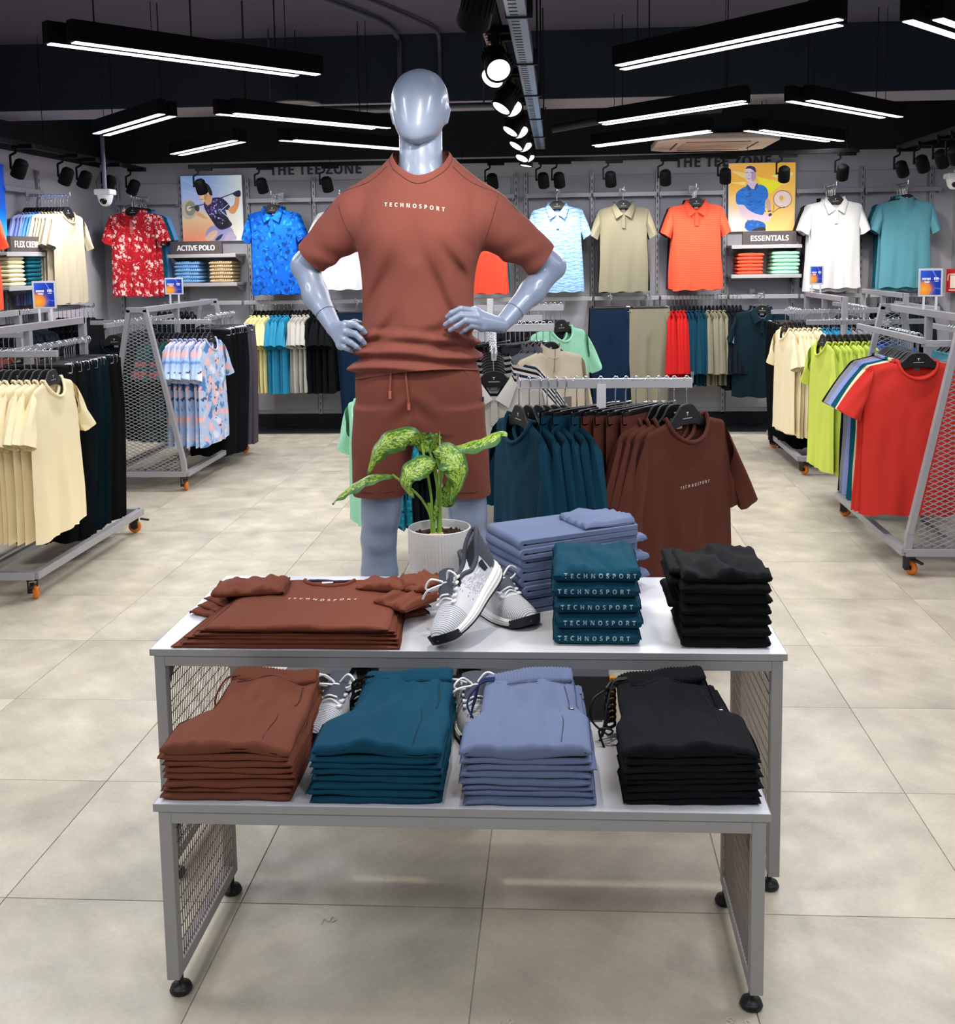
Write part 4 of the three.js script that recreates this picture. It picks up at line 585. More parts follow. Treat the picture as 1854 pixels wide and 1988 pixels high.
// folded stacks on the wall shelves
function foldGeo(w, d, h, o = {}) {                                  // a folded garment: soft slab, round fold towards +z, thin layers at the sides
  const { ph = 0, sag = 0.004, layers = 3, n = 28, m = 22, taper = 0, shift = 0, lump = 0.006 } = o;
  return sheet(n, m, (a, b) => {
    const st = stadium(a, d, h), s = st[1] / h * 2 - 1, c = st[0] > d / 2 - h / 2 ? 1 : -1;
    const u = clamp(b * 1.16 - 0.08) * 2 - 1, cap = Math.abs(b - 0.5) > 0.4599 ? 0.0 : Math.pow(1 - Math.pow(Math.abs(u), 14), 0.3);
    const zz = st[0], yy = s * h / 2 * cap, k = (zz / d + 0.5);
    const wide = w / 2 * (1 - taper * (1 - k));
    const ripple = layers ? 0.0016 * Math.sin(yy / h * PI * 2 * layers) * Math.pow(Math.abs(u), 6) : 0;
    const x = u * wide + Math.sign(u) * ripple + shift * (1 - k) + 0.003 * nz(zz * 20, yy * 90, ph) * Math.abs(u);
    const top = lump * (s > 0 ? nz(u * 2.2 + ph, zz * 9, ph) + 0.5 * nz(u * 6 + ph, zz * 22, ph) : 0) - sag * Math.pow(Math.abs(u), 4) * (s > 0 ? 1 : -0.2);
    return [x, h / 2 + yy + top, zz + 0.003 * nz(u * 3, ph, 3) * (c > 0 ? 1 : 0)];
  }, (a, b, p) => [p[0], p[1] * 1 + p[2]]);
}
function wallStack(x, y, z, turn, n, w, h, m, label, first, group) {
  const g = foldGeo(w, 0.25, h, { layers: 2, n: 18, m: 12, lump: 0.004 });
  for (let i = 0; i < n; i++) { const o = obj('folded_shirt', g, m); o.position.set(x + rr(-0.004, 0.004), y + i * h * 0.97, z + rr(-0.004, 0.004)); o.rotation.y = turn + rr(-0.03, 0.03); tag(o, i === n - 1 ? first : label.replace(' in the', ', ' + ord(i) + ' from the bottom in the'), 'folded shirt', i === n - 1 ? undefined : group); }
}
wallStack(-3.33, 1.346, ZB + 0.17, 0, 6, 0.225, 0.033, C.checkB, 'blue patterned folded shirt in the stack under ACTIVE POLO', 'blue patterned folded shirt topmost under ACTIVE POLO', 'blue folded stack');
wallStack(-3.02, 1.346, ZB + 0.17, 0, 6, 0.21, 0.033, C.checkK, 'khaki patterned folded shirt in the stack under ACTIVE POLO', 'khaki patterned folded shirt topmost under ACTIVE POLO', 'khaki folded stack');
wallStack(1.65, 1.356, ZB + 0.17, 0, 6, 0.225, 0.032, C.coral, 'coral folded shirt in the stack under ESSENTIALS', 'coral folded shirt topmost under ESSENTIALS', 'coral folded stack');
wallStack(1.95, 1.356, ZB + 0.17, 0, 6, 0.235, 0.034, C.mint, 'mint folded shirt in the stack under ESSENTIALS', 'mint folded shirt topmost under ESSENTIALS', 'mint folded stack');
wallStack(XL + 0.18, 1.376, -7.5, PI / 2, 7, 0.22, 0.032, C.cream, 'cream folded shirt in the stack under FLEX CREW', 'cream folded shirt topmost under FLEX CREW', 'cream folded stack');
wallStack(XL + 0.18, 1.376, -7.76, PI / 2, 7, 0.22, 0.032, C.petrol, 'teal folded shirt in the stack under FLEX CREW', 'teal folded shirt topmost under FLEX CREW', 'teal folded stack');

// ---------------------------------------------------------------- floor racks
function castor(parent, x, z, a) {
  const g = new THREE.Group(); g.name = 'castor'; g.position.set(x, 0, z); g.rotation.y = a; parent.add(g);
  obj('wheel', new THREE.TorusGeometry(0.022, 0.014, 10, 22).translate(0, 0.037, 0.012).rotateY(PI / 2), mat(0xe07a10, 0.45), g);
  obj('fork', [rbox(0.006, 0.06, 0.04, 0.02 + 0.012, 0.062, 0.0, 0.003).translate(-0.012, 0, 0), rbox(0.006, 0.06, 0.04, -0.02, 0.062, 0, 0.003), rbox(0.05, 0.012, 0.05, 0, 0.095, 0.0, 0.004), rbox(0.02, 0.01, 0.05, 0, 0.088, 0.04, 0.003).rotateX(0.2), cyl(0.01, 0.01, 0.05, 0, 0, 0, 12).rotateZ(PI / 2).translate(0.0, 0.037, 0)], M.black, g);
}
function meshPanel(hwB, hwT, y0, y1, cw, ch) {                       // expanded metal: two families of slanted strands cut to a trapezoid
  const out = [], at = (y) => lerp(hwB, hwT, (y - y0) / (y1 - y0)), k = ch / cw;
  for (const s of [-1, 1]) for (let c = y0 - hwB * k * 2 - 1; c < y1 + hwB * 2 * k; c += ch) {
    let a = null, b = null;
    for (let i = 0; i <= 160; i++) { const x = -hwB + 2 * hwB * i / 160, y = c + s * k * x; if (y >= y0 && y <= y1 && Math.abs(x) <= at(y)) { if (!a) a = [x, y, 0]; b = [x, y, 0]; } }
    if (a && b && b[0] - a[0] > 0.004) { const dx = b[0] - a[0], dy = b[1] - a[1], L = Math.hypot(dx, dy); out.push(new THREE.BoxGeometry(L, 0.0042, 0.003).rotateZ(Math.atan2(dy, dx)).translate((a[0] + b[0]) / 2, (a[1] + b[1]) / 2, s * 0.0012)); }
  }
  return join(out);
}
G.panel = meshPanel(0.245, 0.045, 0.14, 1.2, 0.052, 0.024);
function rack(x, z0, z1, label, o = {}) {                            // z0 near end, z1 far end (both negative)
  const t = thing('garment_rack', label, 'rack', [x, 0, 0]), B = 0.28, W = 0.036;
  obj('base_frame', [bar([-B, 0.12, z0], [B, 0.12, z0], W), bar([-B, 0.12, z1], [B, 0.12, z1], W), bar([-B, 0.12, z0], [-B, 0.12, z1], W), bar([B, 0.12, z0], [B, 0.12, z1], W), bar([0, 0.11, z0], [0, 0.11, z1], 0.03)], M.rackMetal, t);
  for (const [cx, cz, a] of [[-B + 0.03, z0 - 0.03, 0.5], [B - 0.03, z0 - 0.03, o.ca ?? 0.4], [-B + 0.03, z1 + 0.03, 1], [B - 0.03, z1 + 0.03, 1.8]]) castor(t, cx, cz, a);
  if (o.mesh) for (const z of [z0, z1]) {
    const e = obj('end_frame', [bar([-0.27, 0.12, z], [-0.262, 0.22, z], 0.034, 0.03), bar([0.27, 0.12, z], [0.262, 0.22, z], 0.034, 0.03), bar([-0.263, 0.21, z], [-0.055, 1.225, z], 0.034, 0.03), bar([0.263, 0.21, z], [0.055, 1.225, z], 0.034, 0.03), bar([-0.07, 1.222, z], [0.07, 1.222, z], 0.034, 0.034)], M.rackMetal, t);
    obj('wire_mesh', G.panel.clone().translate(0, 0, z), M.rackMetal, e);
  } else for (const z of [z0, z1]) obj('end_post', bar([0, 0.12, z], [0, 1.235, z], 0.036), M.rackMetal, t);
  obj('top_bar', bar([0, 1.217, z0], [0, 1.217, z1], 0.036), M.rackMetal, t);
  for (const z of o.posts || [(z0 + z1) / 2]) obj('middle_post', bar([0, 0.11, z], [0, 1.2, z], 0.034), M.rackMetal, t);
  for (const [a, b] of o.bars || []) obj('hang_bar', bar(a, b, 0.022, 0.03), M.rackMetal, t);
  return t;
}
rack(-2.68, -4.6, -5.84, 'grey garment rack on orange castors with yellow tees and navy joggers', { bars: [[[0.02, 1.11, -4.85], [0.02, 1.11, -5.82]], [[-0.6, 1.118, -4.8], [0.35, 1.118, -4.8]], [[0, 1.1, -4.85], [0, 1.1, -4.6]]] });
hangRun([-2.36, 1.139, -4.8], [-0.034, 0], PI / 2 - 0.06, [[plain({ w: 0.255, L: 0.72, sw: 0.95, n: 26, m: 22, fold: 0.013 }, C.paleYellow, { labelColor: 0x20222a }), 1, 'pale yellow t-shirt foremost on the rack near the orange castor', '', ''], [plain({ w: 0.255, L: 0.72, sw: 1, ph: 1.7, fold: 0.016, swing: 0.03 }, C.paleYellow), 7, null, 'pale yellow t-shirt in the row behind the foremost yellow tee', 'pale yellow tees'], [plain({ w: 0.25, L: 0.74, ph: 3, fold: 0.016 }, C.lilac), 5, null, 'lilac t-shirt behind the pale yellow tees', 'lilac tees']], { where: 'over the pale yellow tees', jit: 0.1, jx: 0.01 });
hangRun([-2.62, 1.13, -5.2], [0, -0.031], 0.03, [[pantsProto({ ...JOG, w: 0.185, L: 0.9 }, C.black), 3, 'black joggers nearest in the row beside the yellow tees', 'black joggers nearest the yellow tees', 'black joggers by yellow tees', 'joggers'], [pantsProto({ ...JOG2, w: 0.185, L: 0.9 }, C.ink), 5, null, 'navy joggers in the row beside the yellow tees', 'navy joggers by yellow tees', 'joggers'], [pantsProto({ ...JOG, w: 0.185, L: 0.9, ph: 5 }, C.darkTeal), 6, null, 'deep teal joggers in the row beside the yellow tees', 'deep teal joggers by yellow tees', 'joggers'], [pantsProto({ ...JOG2, w: 0.185, L: 0.9 }, C.black), 5, null, 'black joggers farthest in the row toward the mesh rack', 'black joggers toward the mesh rack', 'joggers']], { where: 'over the navy joggers', clip: true, jit: 0.09, jx: 0.022 });
priceSign([-2.68, 1.235, -5.42], 0.2, 'small price sign standing on the rack with yellow tees');
rack(-2.79, -6.9, -8.35, 'grey mesh-ended garment rack with tie-dye tees', { mesh: true, bars: [[[0.2, 1.115, -7.65], [0.2, 1.115, -8.32]], [[-0.5, 1.118, -7.3], [0.36, 1.118, -7.3]], [[0, 1.1, -7.66], [0.2, 1.1, -7.66]], [[0, 1.1, -8.31], [0.2, 1.1, -8.31]], [[-0.25, 1.115, -6.96], [-0.25, 1.115, -8.3]]] });
hangRun([-2.44, 1.139, -7.3], [-0.034, 0], PI / 2 - 0.08, [[plain({ w: 0.25, L: 0.73, sw: 0.9, n: 24, m: 20 }, C.tie), 1, 'blue and pink tie-dye t-shirt foremost on the mesh-ended rack', '', ''], [plain({ w: 0.25, L: 0.73, sw: 0.9, ph: 2, fold: 0.016, swing: 0.03 }, C.tie), 7, null, 'blue and pink tie-dye t-shirt behind the foremost tie-dye tee', 'tie-dye tees'], [plain({ w: 0.25, L: 0.7, ph: 4 }, C.darkTie), 5, null, 'dark green tie-dye t-shirt behind the pink tie-dye tees', 'dark green tie-dye tees'], [plain({ w: 0.24, L: 0.68, ph: 1 }, C.black), 3, null, 'black t-shirt behind the tie-dye tees at the mesh panel', 'black tees behind tie-dye']], { where: 'over the tie-dye tees', jit: 0.06 });
hangRun([-2.59, 1.14, -7.72], [0, -0.031], 0.03, [[pantsProto({ ...JOG, L: 0.93 }, C.black), 7, null, 'black joggers in the row beside the tie-dye tees', 'black joggers by tie-dye', 'joggers'], [pantsProto({ ...JOG2, L: 0.93 }, C.ink), 6, null, 'navy joggers in the row beside the tie-dye tees', 'navy joggers by tie-dye', 'joggers'], [pantsProto({ ...JOG, L: 0.93, ph: 4 }, C.taupe), 6, null, 'grey-brown joggers farthest in the row beside the tie-dye tees', 'grey-brown joggers', 'joggers']], { where: 'over the joggers by the tie-dye tees', clip: true, jit: 0.09, jx: 0.022 });
priceSign([-2.79, 1.235, -7.6], 0.15, 'small price sign standing on the mesh-ended rack below the red floral polo', 0.11, 0.1);
hangRun([-3.04, 1.14, -7.1], [0, -0.05], 0.1, [[plain(LTEE, C.ink), 14, null, 'black t-shirt on the far side of the mesh-ended tie-dye rack', 'black tees far side']], { where: 'on the far side of the tie-dye rack' });
rack(1.9, -5.02, -6.24, 'grey mesh-ended garment rack with red tees beside the aisle', { mesh: true, bars: [[[-0.2, 1.115, -5.1], [-0.2, 1.115, -6.2]], [[0.2, 1.115, -5.1], [0.2, 1.115, -6.2]], [[0, 1.1, -5.12], [-0.2, 1.1, -5.12]], [[0, 1.1, -5.12], [0.2, 1.1, -5.12]], [[-0.42, 1.118, -6.52], [0.3, 1.118, -6.52]], [[0, 1.118, -6.52], [0, 1.118, -6.25]]] });
hangRun([1.74, 1.137, -5.28], [0, -0.0225], -0.06, [[plain({ w: 0.25, L: 0.76, sw: 0.95, n: 26, m: 22 }, C.redTee, { labelColor: 0x4f8fa0 }), 1, 'bright red t-shirt foremost on the mesh-ended aisle rack', '', ''], [plain({ w: 0.25, L: 0.76, sw: 0.95, ph: 2 }, C.redTee), 4, null, 'bright red t-shirt behind the foremost red tee', 'red tees on the aisle rack'], [plain({ w: 0.25, L: 0.73, sw: 0.95, ph: 4 }, C.cream), 3, null, 'cream t-shirt behind the red tees', 'cream tees behind red'], [plain({ w: 0.25, L: 0.73, sw: 0.95, ph: 1 }, C.petrol), 2, null, 'petrol t-shirt behind the cream tees', 'petrol tees behind cream'], [plain({ w: 0.25, L: 0.73, sw: 0.95, ph: 3 }, C.periw), 4, null, 'lavender blue t-shirt behind the petrol tees', 'lavender tees'], [plain({ w: 0.25, L: 0.73, sw: 0.95, ph: 3 }, C.grey), 4, null, 'grey t-shirt behind the lavender tees', 'grey tees behind lavender'], [plain({ w: 0.25, L: 0.73, sw: 0.95 }, C.ink), 2, null, 'black t-shirt farthest in the red tee row', 'black tees farthest from red']], { where: 'over the red tees', jit: 0.03 });
priceSign([1.9, 1.235, -5.62], -0.2, 'small price sign standing on the aisle rack with red tees');
hangRun([2.1, 1.137, -5.3], [0, -0.035], 0.05, [[plain(LTEE, C.grey), 8, null, 'grey t-shirt on the far bar of the red tee rack', 'grey tees on the far bar'], [plain(LTEE2, C.aqua), 9, null, 'teal t-shirt on the far bar of the red tee rack', 'teal tees on the far bar']], { where: 'on the far bar of the red tee rack' });
hangRun([1.58, 1.139, -6.52], [0.034, 0], -PI / 2 + 0.12, [[plain({ w: 0.23, L: 0.77, sw: 0.7, n: 24, m: 20 }, C.lime), 1, 'lime green t-shirt foremost in the lime row', '', ''], [plain({ w: 0.23, L: 0.78, sw: 0.7, ph: 2, fold: 0.018 }, C.lime), 7, null, 'lime green t-shirt behind the foremost lime tee', 'lime tees'], [plain({ w: 0.23, L: 0.72, ph: 3 }, C.royal), 7, null, 'royal blue t-shirt behind the lime tees', 'royal blue tees behind lime']], { where: 'over the lime tees', jit: 0.05 });
rack(1.93, -7.38, -8.5, 'grey open-framed garment rack with yellow and sky blue tees', { bars: [[[-0.42, 1.118, -7.75], [0.5, 1.118, -7.75]], [[-0.15, 1.1, -7.8], [-0.15, 1.1, -8.45]]] });
hangRun([1.61, 1.139, -7.75], [0.034, 0], -PI / 2 + 0.12, [[plain({ w: 0.225, L: 0.74, sw: 0.75 }, C.paleYellow), 1, 'yellow t-shirt foremost in the yellow and sky blue row', '', ''], [plain({ w: 0.225, L: 0.76, sw: 0.75, ph: 2, fold: 0.018 }, C.paleYellow), 6, null, 'yellow t-shirt behind the foremost one by the sky blue tees', 'yellow tees by sky blue'], [plain({ w: 0.225, L: 0.73, ph: 3 }, C.blue), 6, null, 'sky blue t-shirt behind the yellow tees', 'sky blue tees behind yellow'], [plain({ w: 0.225, L: 0.7, ph: 3 }, C.grey), 4, null, 'grey t-shirt behind the sky blue tees', 'grey tees behind sky blue']], { where: 'over the yellow and sky blue tees', jit: 0.05 });
hangRun([1.78, 1.12, -8.0], [0, -0.05], 0, [[pantsProto({ ...JOG, L: 0.92 }, C.black), 9, null, 'black joggers low behind the yellow and sky blue tees', 'black joggers behind yellow tees', 'joggers']], { where: 'over the black joggers behind yellow', clip: true });
priceSign([1.93, 1.235, -8.2], -0.3, 'small price sign standing in front of the white polos', 0.08, 0.12);
rack(2.5, -7.9, -9.0, 'grey open-framed garment rack below the teal mock-neck shirts', { bars: [[[-0.25, 1.118, -7.95], [-0.25, 1.118, -8.95]], [[0.25, 1.118, -7.95], [0.25, 1.118, -8.95]], [[-0.25, 1.118, -7.96], [0.25, 1.118, -7.96]]] });
hangRun([2.25, 1.14, -8.0], [0, -0.04], -0.1, [[plain(LTEE, C.ink), 10, null, 'dark t-shirt on the rack below the teal mock-neck shirts', 'dark tees below teal'], [plain(LTEE2, C.stone), 8, null, 'stone grey t-shirt on the rack below the teal mock-neck shirts', 'stone tees below teal']], { where: 'on the rack below the teal mock-neck shirts' });
rack(-3.55, -5.6, -6.8, 'grey open-framed garment rack behind the yellow tee rack', { bars: [[[-0.3, 1.118, -6.1], [0.4, 1.118, -6.1]]] });
hangRun([-3.18, 1.139, -6.1], [-0.034, 0], PI / 2 - 0.3, [[plain(LTEE, C.brown), 5, 'dark brown t-shirt seen over the navy joggers row', 'brown t-shirt behind the foremost brown one over the joggers', 'brown tees behind the joggers'], [plain(LTEE2, C.stone), 5, null, 'stone t-shirt behind the brown tees', 'stone tees behind brown'], [plain(LTEE2, C.petrol), 3, null, 'petrol t-shirt behind the stone tees', 'petrol tees behind stone'], [plain(LTEE2, C.periw), 4, null, 'pale blue t-shirt behind the petrol tees', 'pale blue tees behind petrol']], { where: 'over the brown tees' });

// ---------------------------------------------------------------- T-stands in the middle
function tStand(x, z, label, arms, postTop, o = {}) {
  const t = thing('t_stand', label, 'clothes stand', [x, 0, z]);
  obj('post', bar([0, 0.02, 0], [0, postTop, 0], 0.034), M.white, t);
  obj('base', [bar([-0.28, 0.02, 0], [0.28, 0.02, 0], 0.04, 0.025), bar([0, 0.02, -0.25], [0, 0.02, 0.25], 0.04, 0.025)], M.rackMetal, t);
  for (const [a, b] of arms) { obj('arm', bar(a, b, 0.022, 0.036), mat(0xc4c5c8, 0.4, 0.2), t); obj('end_pin', rod([b[0], b[1], b[2]], [b[0], b[1] + 0.04, b[2]], 0.005, 6), M.chrome, t); }
}
tStand(0.15, -3.95, 'pale T-shaped stand carrying teal and brown tees behind the table', [[[0, 1.062, 0], [-0.31, 1.062, 0]], [[0, 1.062, 0], [0.335, 1.062, 0]]], 1.06);
{
  const hy = 1.086, W = { nw: 0.108, w: 0.255, L: 0.74, sw: 0.95, slen: 0.07, n: 30, m: 26, fold: 0.014, swing: 0.03 }, big = 1.1;
  const bx = (px) => -0.16 + (px - 1005) / 335 * 0.64;
  let cnt = {}, hn = 0; const one = (proto, px, turn, label, group, cat, clip, dz = 0) => { if (group) { cnt[group] = (cnt[group] ?? -1) + 1; label = ord(cnt[group]) + ' ' + label; } const p = [bx(px), hy, -3.95 + dz]; const o = put(proto, label, cat, p, turn, group); o.scale.setScalar(big); put(clip ? HANG.clip : HANG.tee, ord(hn++) + (clip ? ' hanger, clipped, on the T-stand bar behind the table' : ' hanger on the T-stand bar behind the table'), 'hanger', p, turn, 'hangers on the T-stand').scale.setScalar(big); return o; };
  [1007, 1027, 1047, 1062, 1079, 1097].forEach((px, i) => one(teeProto({ ...W, ph: i % 2 * 2 }, C.teal), px, -1.12 + rr(-0.04, 0.04), 'dark teal t-shirt on the T-stand beside the mannequin leg', 'teal tees on the T-stand', 't-shirt'));
  [1120, 1137, 1166].forEach((px, i) => one(pantsProto({ w: 0.17, L: 0.5, hem: 0.13, ph: i * 2, n: 26, m: 22 }, C.teal, 'shorts'), px, 0.75 + 0.08 * i, 'dark teal shorts on the T-stand between the teal and brown garments', 'teal shorts on the T-stand', 'shorts', true));
  [1195, 1215, 1235, 1258].forEach((px, i) => one(pantsProto({ w: 0.17, L: 0.5, hem: 0.13, ph: i * 2, n: 26, m: 22 }, C.brownDeep, 'shorts'), px, 0.8 + 0.05 * i, 'dark brown shorts on the T-stand beside the brown tees', 'brown shorts on the T-stand', 'shorts', true));
  const back = teeProto({ ...W, ph: 1 }, C.brownDeep), front = teeProto({ ...W, ph: 2.4, n: 44, m: 40 }, C.brownDeep);
  [1278, 1293, 1308].forEach((px) => one(back, px, 0.84, 'brown t-shirt behind the foremost brown one on the T-stand', 'brown tees on the T-stand', 't-shirt'));
  const f = one(front, 1332, 0.8, 'brown t-shirt with TECHNOSPORT on the chest, foremost on the T-stand', undefined, 't-shirt');
  obj('chest_print', drape(fitted('TECHNOSPORT', 0.0105, 0.165), f.children[0].geometry, 0.02, -0.375, 0.0016), mat(0xd9c8b8, 0.6), f);
}
function drape(flat, body, dx, dy, lift) {                           // lay flat print on the front of a cloth
  const p = flat.attributes.position, q = body.attributes.position, ix = body.index;
  const get = (i) => (ix ? ix.getX(i) : i), n = ix ? ix.count : q.count;
  for (let i = 0; i < p.count; i++) {
    const x = p.getX(i) + dx, y = p.getY(i) + dy; let z = -1;
    for (let k = 0; k < n; k += 3) {
      const a = get(k), b = get(k + 1), c = get(k + 2), ax = q.getX(a), ay = q.getY(a), bx = q.getX(b), by = q.getY(b), cx = q.getX(c), cy = q.getY(c), d = (by - cy) * (ax - cx) + (cx - bx) * (ay - cy);
      if (Math.abs(d) < 1e-12) continue; const u = ((by - cy) * (x - cx) + (cx - bx) * (y - cy)) / d, v = ((cy - ay) * (x - cx) + (ax - cx) * (y - cy)) / d;
      if (u >= -1e-4 && v >= -1e-4 && u + v <= 1.0002) z = Math.max(z, u * q.getZ(a) + v * q.getZ(b) + (1 - u - v) * q.getZ(c));
    }
    p.setXYZ(i, x, y, z + lift);
  }
  flat.computeVertexNormals(); return flat;
}
tStand(-0.32, -5.05, 'white T-shaped stand carrying the grey polo and cream jacket', [[[0, 1.2, 0], [-0.28, 1.2, 0]], [[0, 1.2, 0], [0.29, 1.2, 0]], [[0, 1.2, 0.02], [0.03, 1.1, 0.42]], [[0, 0.98, 0], [-0.62, 0.98, 0.1]]], 1.24);
{
  const GP = teeProto({ w: 0.25, L: 0.72, neck: 'polo', ph: 2, n: 26, m: 22 }, C.ash);
  for (let i = 0; i < 9; i++) { const p = [-0.294 - i * 0.003, 1.13 + i * 0.009, -4.66 - i * 0.036]; put(i === 0 ? GP : teeProto({ w: 0.25, L: 0.7, neck: 'polo', ph: i % 2 }, [C.ash, C.black, C.stone, C.navy][i % 4]), i === 0 ? 'pale grey polo shirt with wide collar beside the mannequin hip' : ord(i - 1) + ' polo shirt stacked behind the pale grey polo', 'polo shirt', p, 0.05, i ? 'polos behind the pale grey one' : undefined); put(HANG.tee, i ? ord(i - 1) + ' black hanger behind the pale grey polo' : 'black shoulder hanger of the pale grey polo', 'hanger', p, 0.05, i ? 'hangers behind the pale grey polo' : undefined); }
  hangRun([-0.05, 1.226, -5.05], [-0.03, 0], PI / 2 - 0.75, [[teeProto({ w: 0.24, L: 0.7, sleeve: 'long', neck: 'mock' }, C.beige, { name: 'jacket' }), 1, 'cream jacket with a grey-brown chest patch on the white T-stand', '', '', 'jacket'], [teeProto({ w: 0.24, L: 0.68, sleeve: 'long', neck: 'mock', ph: 2 }, C.greyMelange, { name: 'jacket' }), 3, null, 'dark grey jacket behind the cream jacket', 'grey jackets', 'jacket']], { where: 'over the cream jacket' });
  hangRun([-0.17, 1.226, -5.05], [-0.022, 0], 0.9, [[pantsProto({ w: 0.16, L: 0.42, hem: 0.13 }, C.plum, 'shorts'), 5, null, 'dark patterned shorts beside the cream jacket', 'dark shorts by the cream jacket', 'shorts']], { where: 'over the dark shorts by the cream jacket', clip: true });
  hangRun([-0.36, 1.226, -5.05], [-0.03, 0], 0.9, [[pantsProto({ w: 0.16, L: 0.42, hem: 0.13 }, C.black, 'shorts'), 7, null, 'black shorts on the white T-stand behind the mannequin elbow', 'black shorts on the white T-stand', 'shorts']], { where: 'over the black shorts on the white T-stand', clip: true });
  hangRun([-0.94, 1.005, -4.95], [0.03, 0], -PI / 2 + 0.5, [[teeProto({ w: 0.2, L: 0.6, sw: 0.8 }, C.mint), 2, 'mint t-shirt peeking out beside the mannequin shorts', 'mint t-shirt beside the mannequin shorts', 'mint tees beside the shorts'], [teeProto({ w: 0.2, L: 0.58, ph: 1 }, C.geo), 4, null, 'teal patterned t-shirt seen between the mannequin legs', 'teal patterned tees'], [teeProto({ w: 0.2, L: 0.58, ph: 1 }, C.ink), 4, null, 'black t-shirt seen between the mannequin legs', 'black tees between the legs']], { where: 'over the mint tees' });
}
tStand(-0.4, -6.1, 'white T-shaped stand carrying the mint tee', [[[0, 1.245, 0], [-0.32, 1.245, 0]], [[0, 1.245, 0], [0.42, 1.245, 0]], [[0, 1.19, 0.1], [0.3, 1.19, 0.1]]], 1.3);
hangRun([0.0, 1.27, -6.1], [-0.028, 0], PI / 2 - 0.7, [[teeProto({ w: 0.24, L: 0.72, sw: 0.9 }, C.mint), 2, 'mint green t-shirt foremost on the farther white stand', 'mint green t-shirt behind the foremost mint one', 'mint tees on the farther stand'], [pantsProto({ w: 0.16, L: 0.45, hem: 0.13 }, C.plum, 'shorts'), 8, null, 'dark camouflage shorts beside the mint tee', 'dark shorts by the mint tee', 'shorts']], { where: 'over the mint tee' });
{ const j = scene.children.find((o) => o.name === 'jacket'); obj('chest_patch', rbox(0.2, 0.2, 0.003, 0.0, -0.46, 0.042, 0.001), mat(0x6a6358, 0.85), j); obj('chest_print', box(0.07, 0.004, 0.001, -0.06, -0.345, 0.042), M.black, j); }

// ---------------------------------------------------------------- nested display tables
const tableGrey = mat(0x9c9b9a, 0.45, 0.1), topMat = new THREE.MeshStandardMaterial({ color: 0xd0d0d4, roughness: 0.28 }), wireMat = mat(0x75685c, 0.5, 0.3);
function displayTable(x0, x1, zf, zb, top, label) {
  const w = x1 - x0, d = zf - zb, t = thing('display_table', label, 'table', [(x0 + x1) / 2, 0, (zf + zb) / 2]), L = 0.027, yb = 0.055;
  obj('table_top', rbox(w, 0.017, d, 0, top - 0.0085, 0, 0.002), topMat, t);
  obj('edge_band', [rbox(w + 0.001, 0.0165, 0.002, 0, top - 0.0087, d / 2, 0.0006), rbox(0.002, 0.0165, d, -w / 2, top - 0.0087, 0, 0.0006), rbox(0.002, 0.0165, d, w / 2, top - 0.0087, 0, 0.0006)], tableGrey, t);
  const ix = w / 2 - 0.022, iz = d / 2 - 0.016, uy = top - 0.017;
  for (const sx of [-1, 1]) for (const sz of [-1, 1]) {
    obj('leg', rbox(L, uy - yb + L / 2, L, sx * ix, (uy + yb - L / 2) / 2, sz * iz, 0.002), tableGrey, t);
    obj('foot', [new THREE.LatheGeometry([[0, 0], [0.02, 0], [0.024, 0.006], [0.02, 0.016], [0.006, 0.02], [0.006, 0.045]].map((p) => new THREE.Vector2(...p)), 20).translate(sx * (ix - 0.006), 0, sz * (iz - 0.012))], M.black, t);
  }
  for (const sz of [-1, 1]) obj('apron', rbox(w - 0.07, 0.026, L, 0, uy - 0.014, sz * iz, 0.002), tableGrey, t);
  for (const sx of [-1, 1]) {
    const f = new THREE.Group(); f.name = 'side_frame'; t.add(f);
    obj('upper_rail', rbox(L, 0.026, 2 * iz - L, sx * ix, uy - 0.014, 0, 0.002), tableGrey, f); obj('lower_rail', rbox(L, L, 2 * iz - L, sx * ix, yb, 0, 0.002), tableGrey, f);
    for (const sz of [-1, 1]) { const q = new THREE.Shape([[0, 0], [0.1, 0], [0, -0.1]].map((p) => new THREE.Vector2(...p))); obj('gusset', new THREE.ExtrudeGeometry(q, { depth: 0.004, bevelEnabled: false }).rotateY(sz * PI / 2).translate(sx * ix - 0.002 * sz, uy - 0.026, sz * (iz - L / 2)), tableGrey, f); }
    const wires = [], y0 = yb + L / 2, y1 = uy - 0.026, zr = iz - L / 2;
    for (let z = -zr + 0.006; z < zr; z += 0.0125) wires.push(box(0.0016, y1 - y0, 0.0016, sx * ix - sx * 0.009, (y0 + y1) / 2, z));
    for (let y = y0 + 0.012; y < y1; y += 0.031) wires.push(box(0.002, 0.002, 2 * zr, sx * ix - sx * 0.0105, y, 0));
    obj('wire_mesh', wires, wireMat, f);
  }
  return t;
}
displayTable(-1.0, 0.525, -2.44, -3.04, 0.6, 'taller grey display table with wire mesh sides under the sneakers');
displayTable(-0.838, 0.408, -2.02, -2.43, 0.432, 'lower grey display table nested under the taller one with joggers');

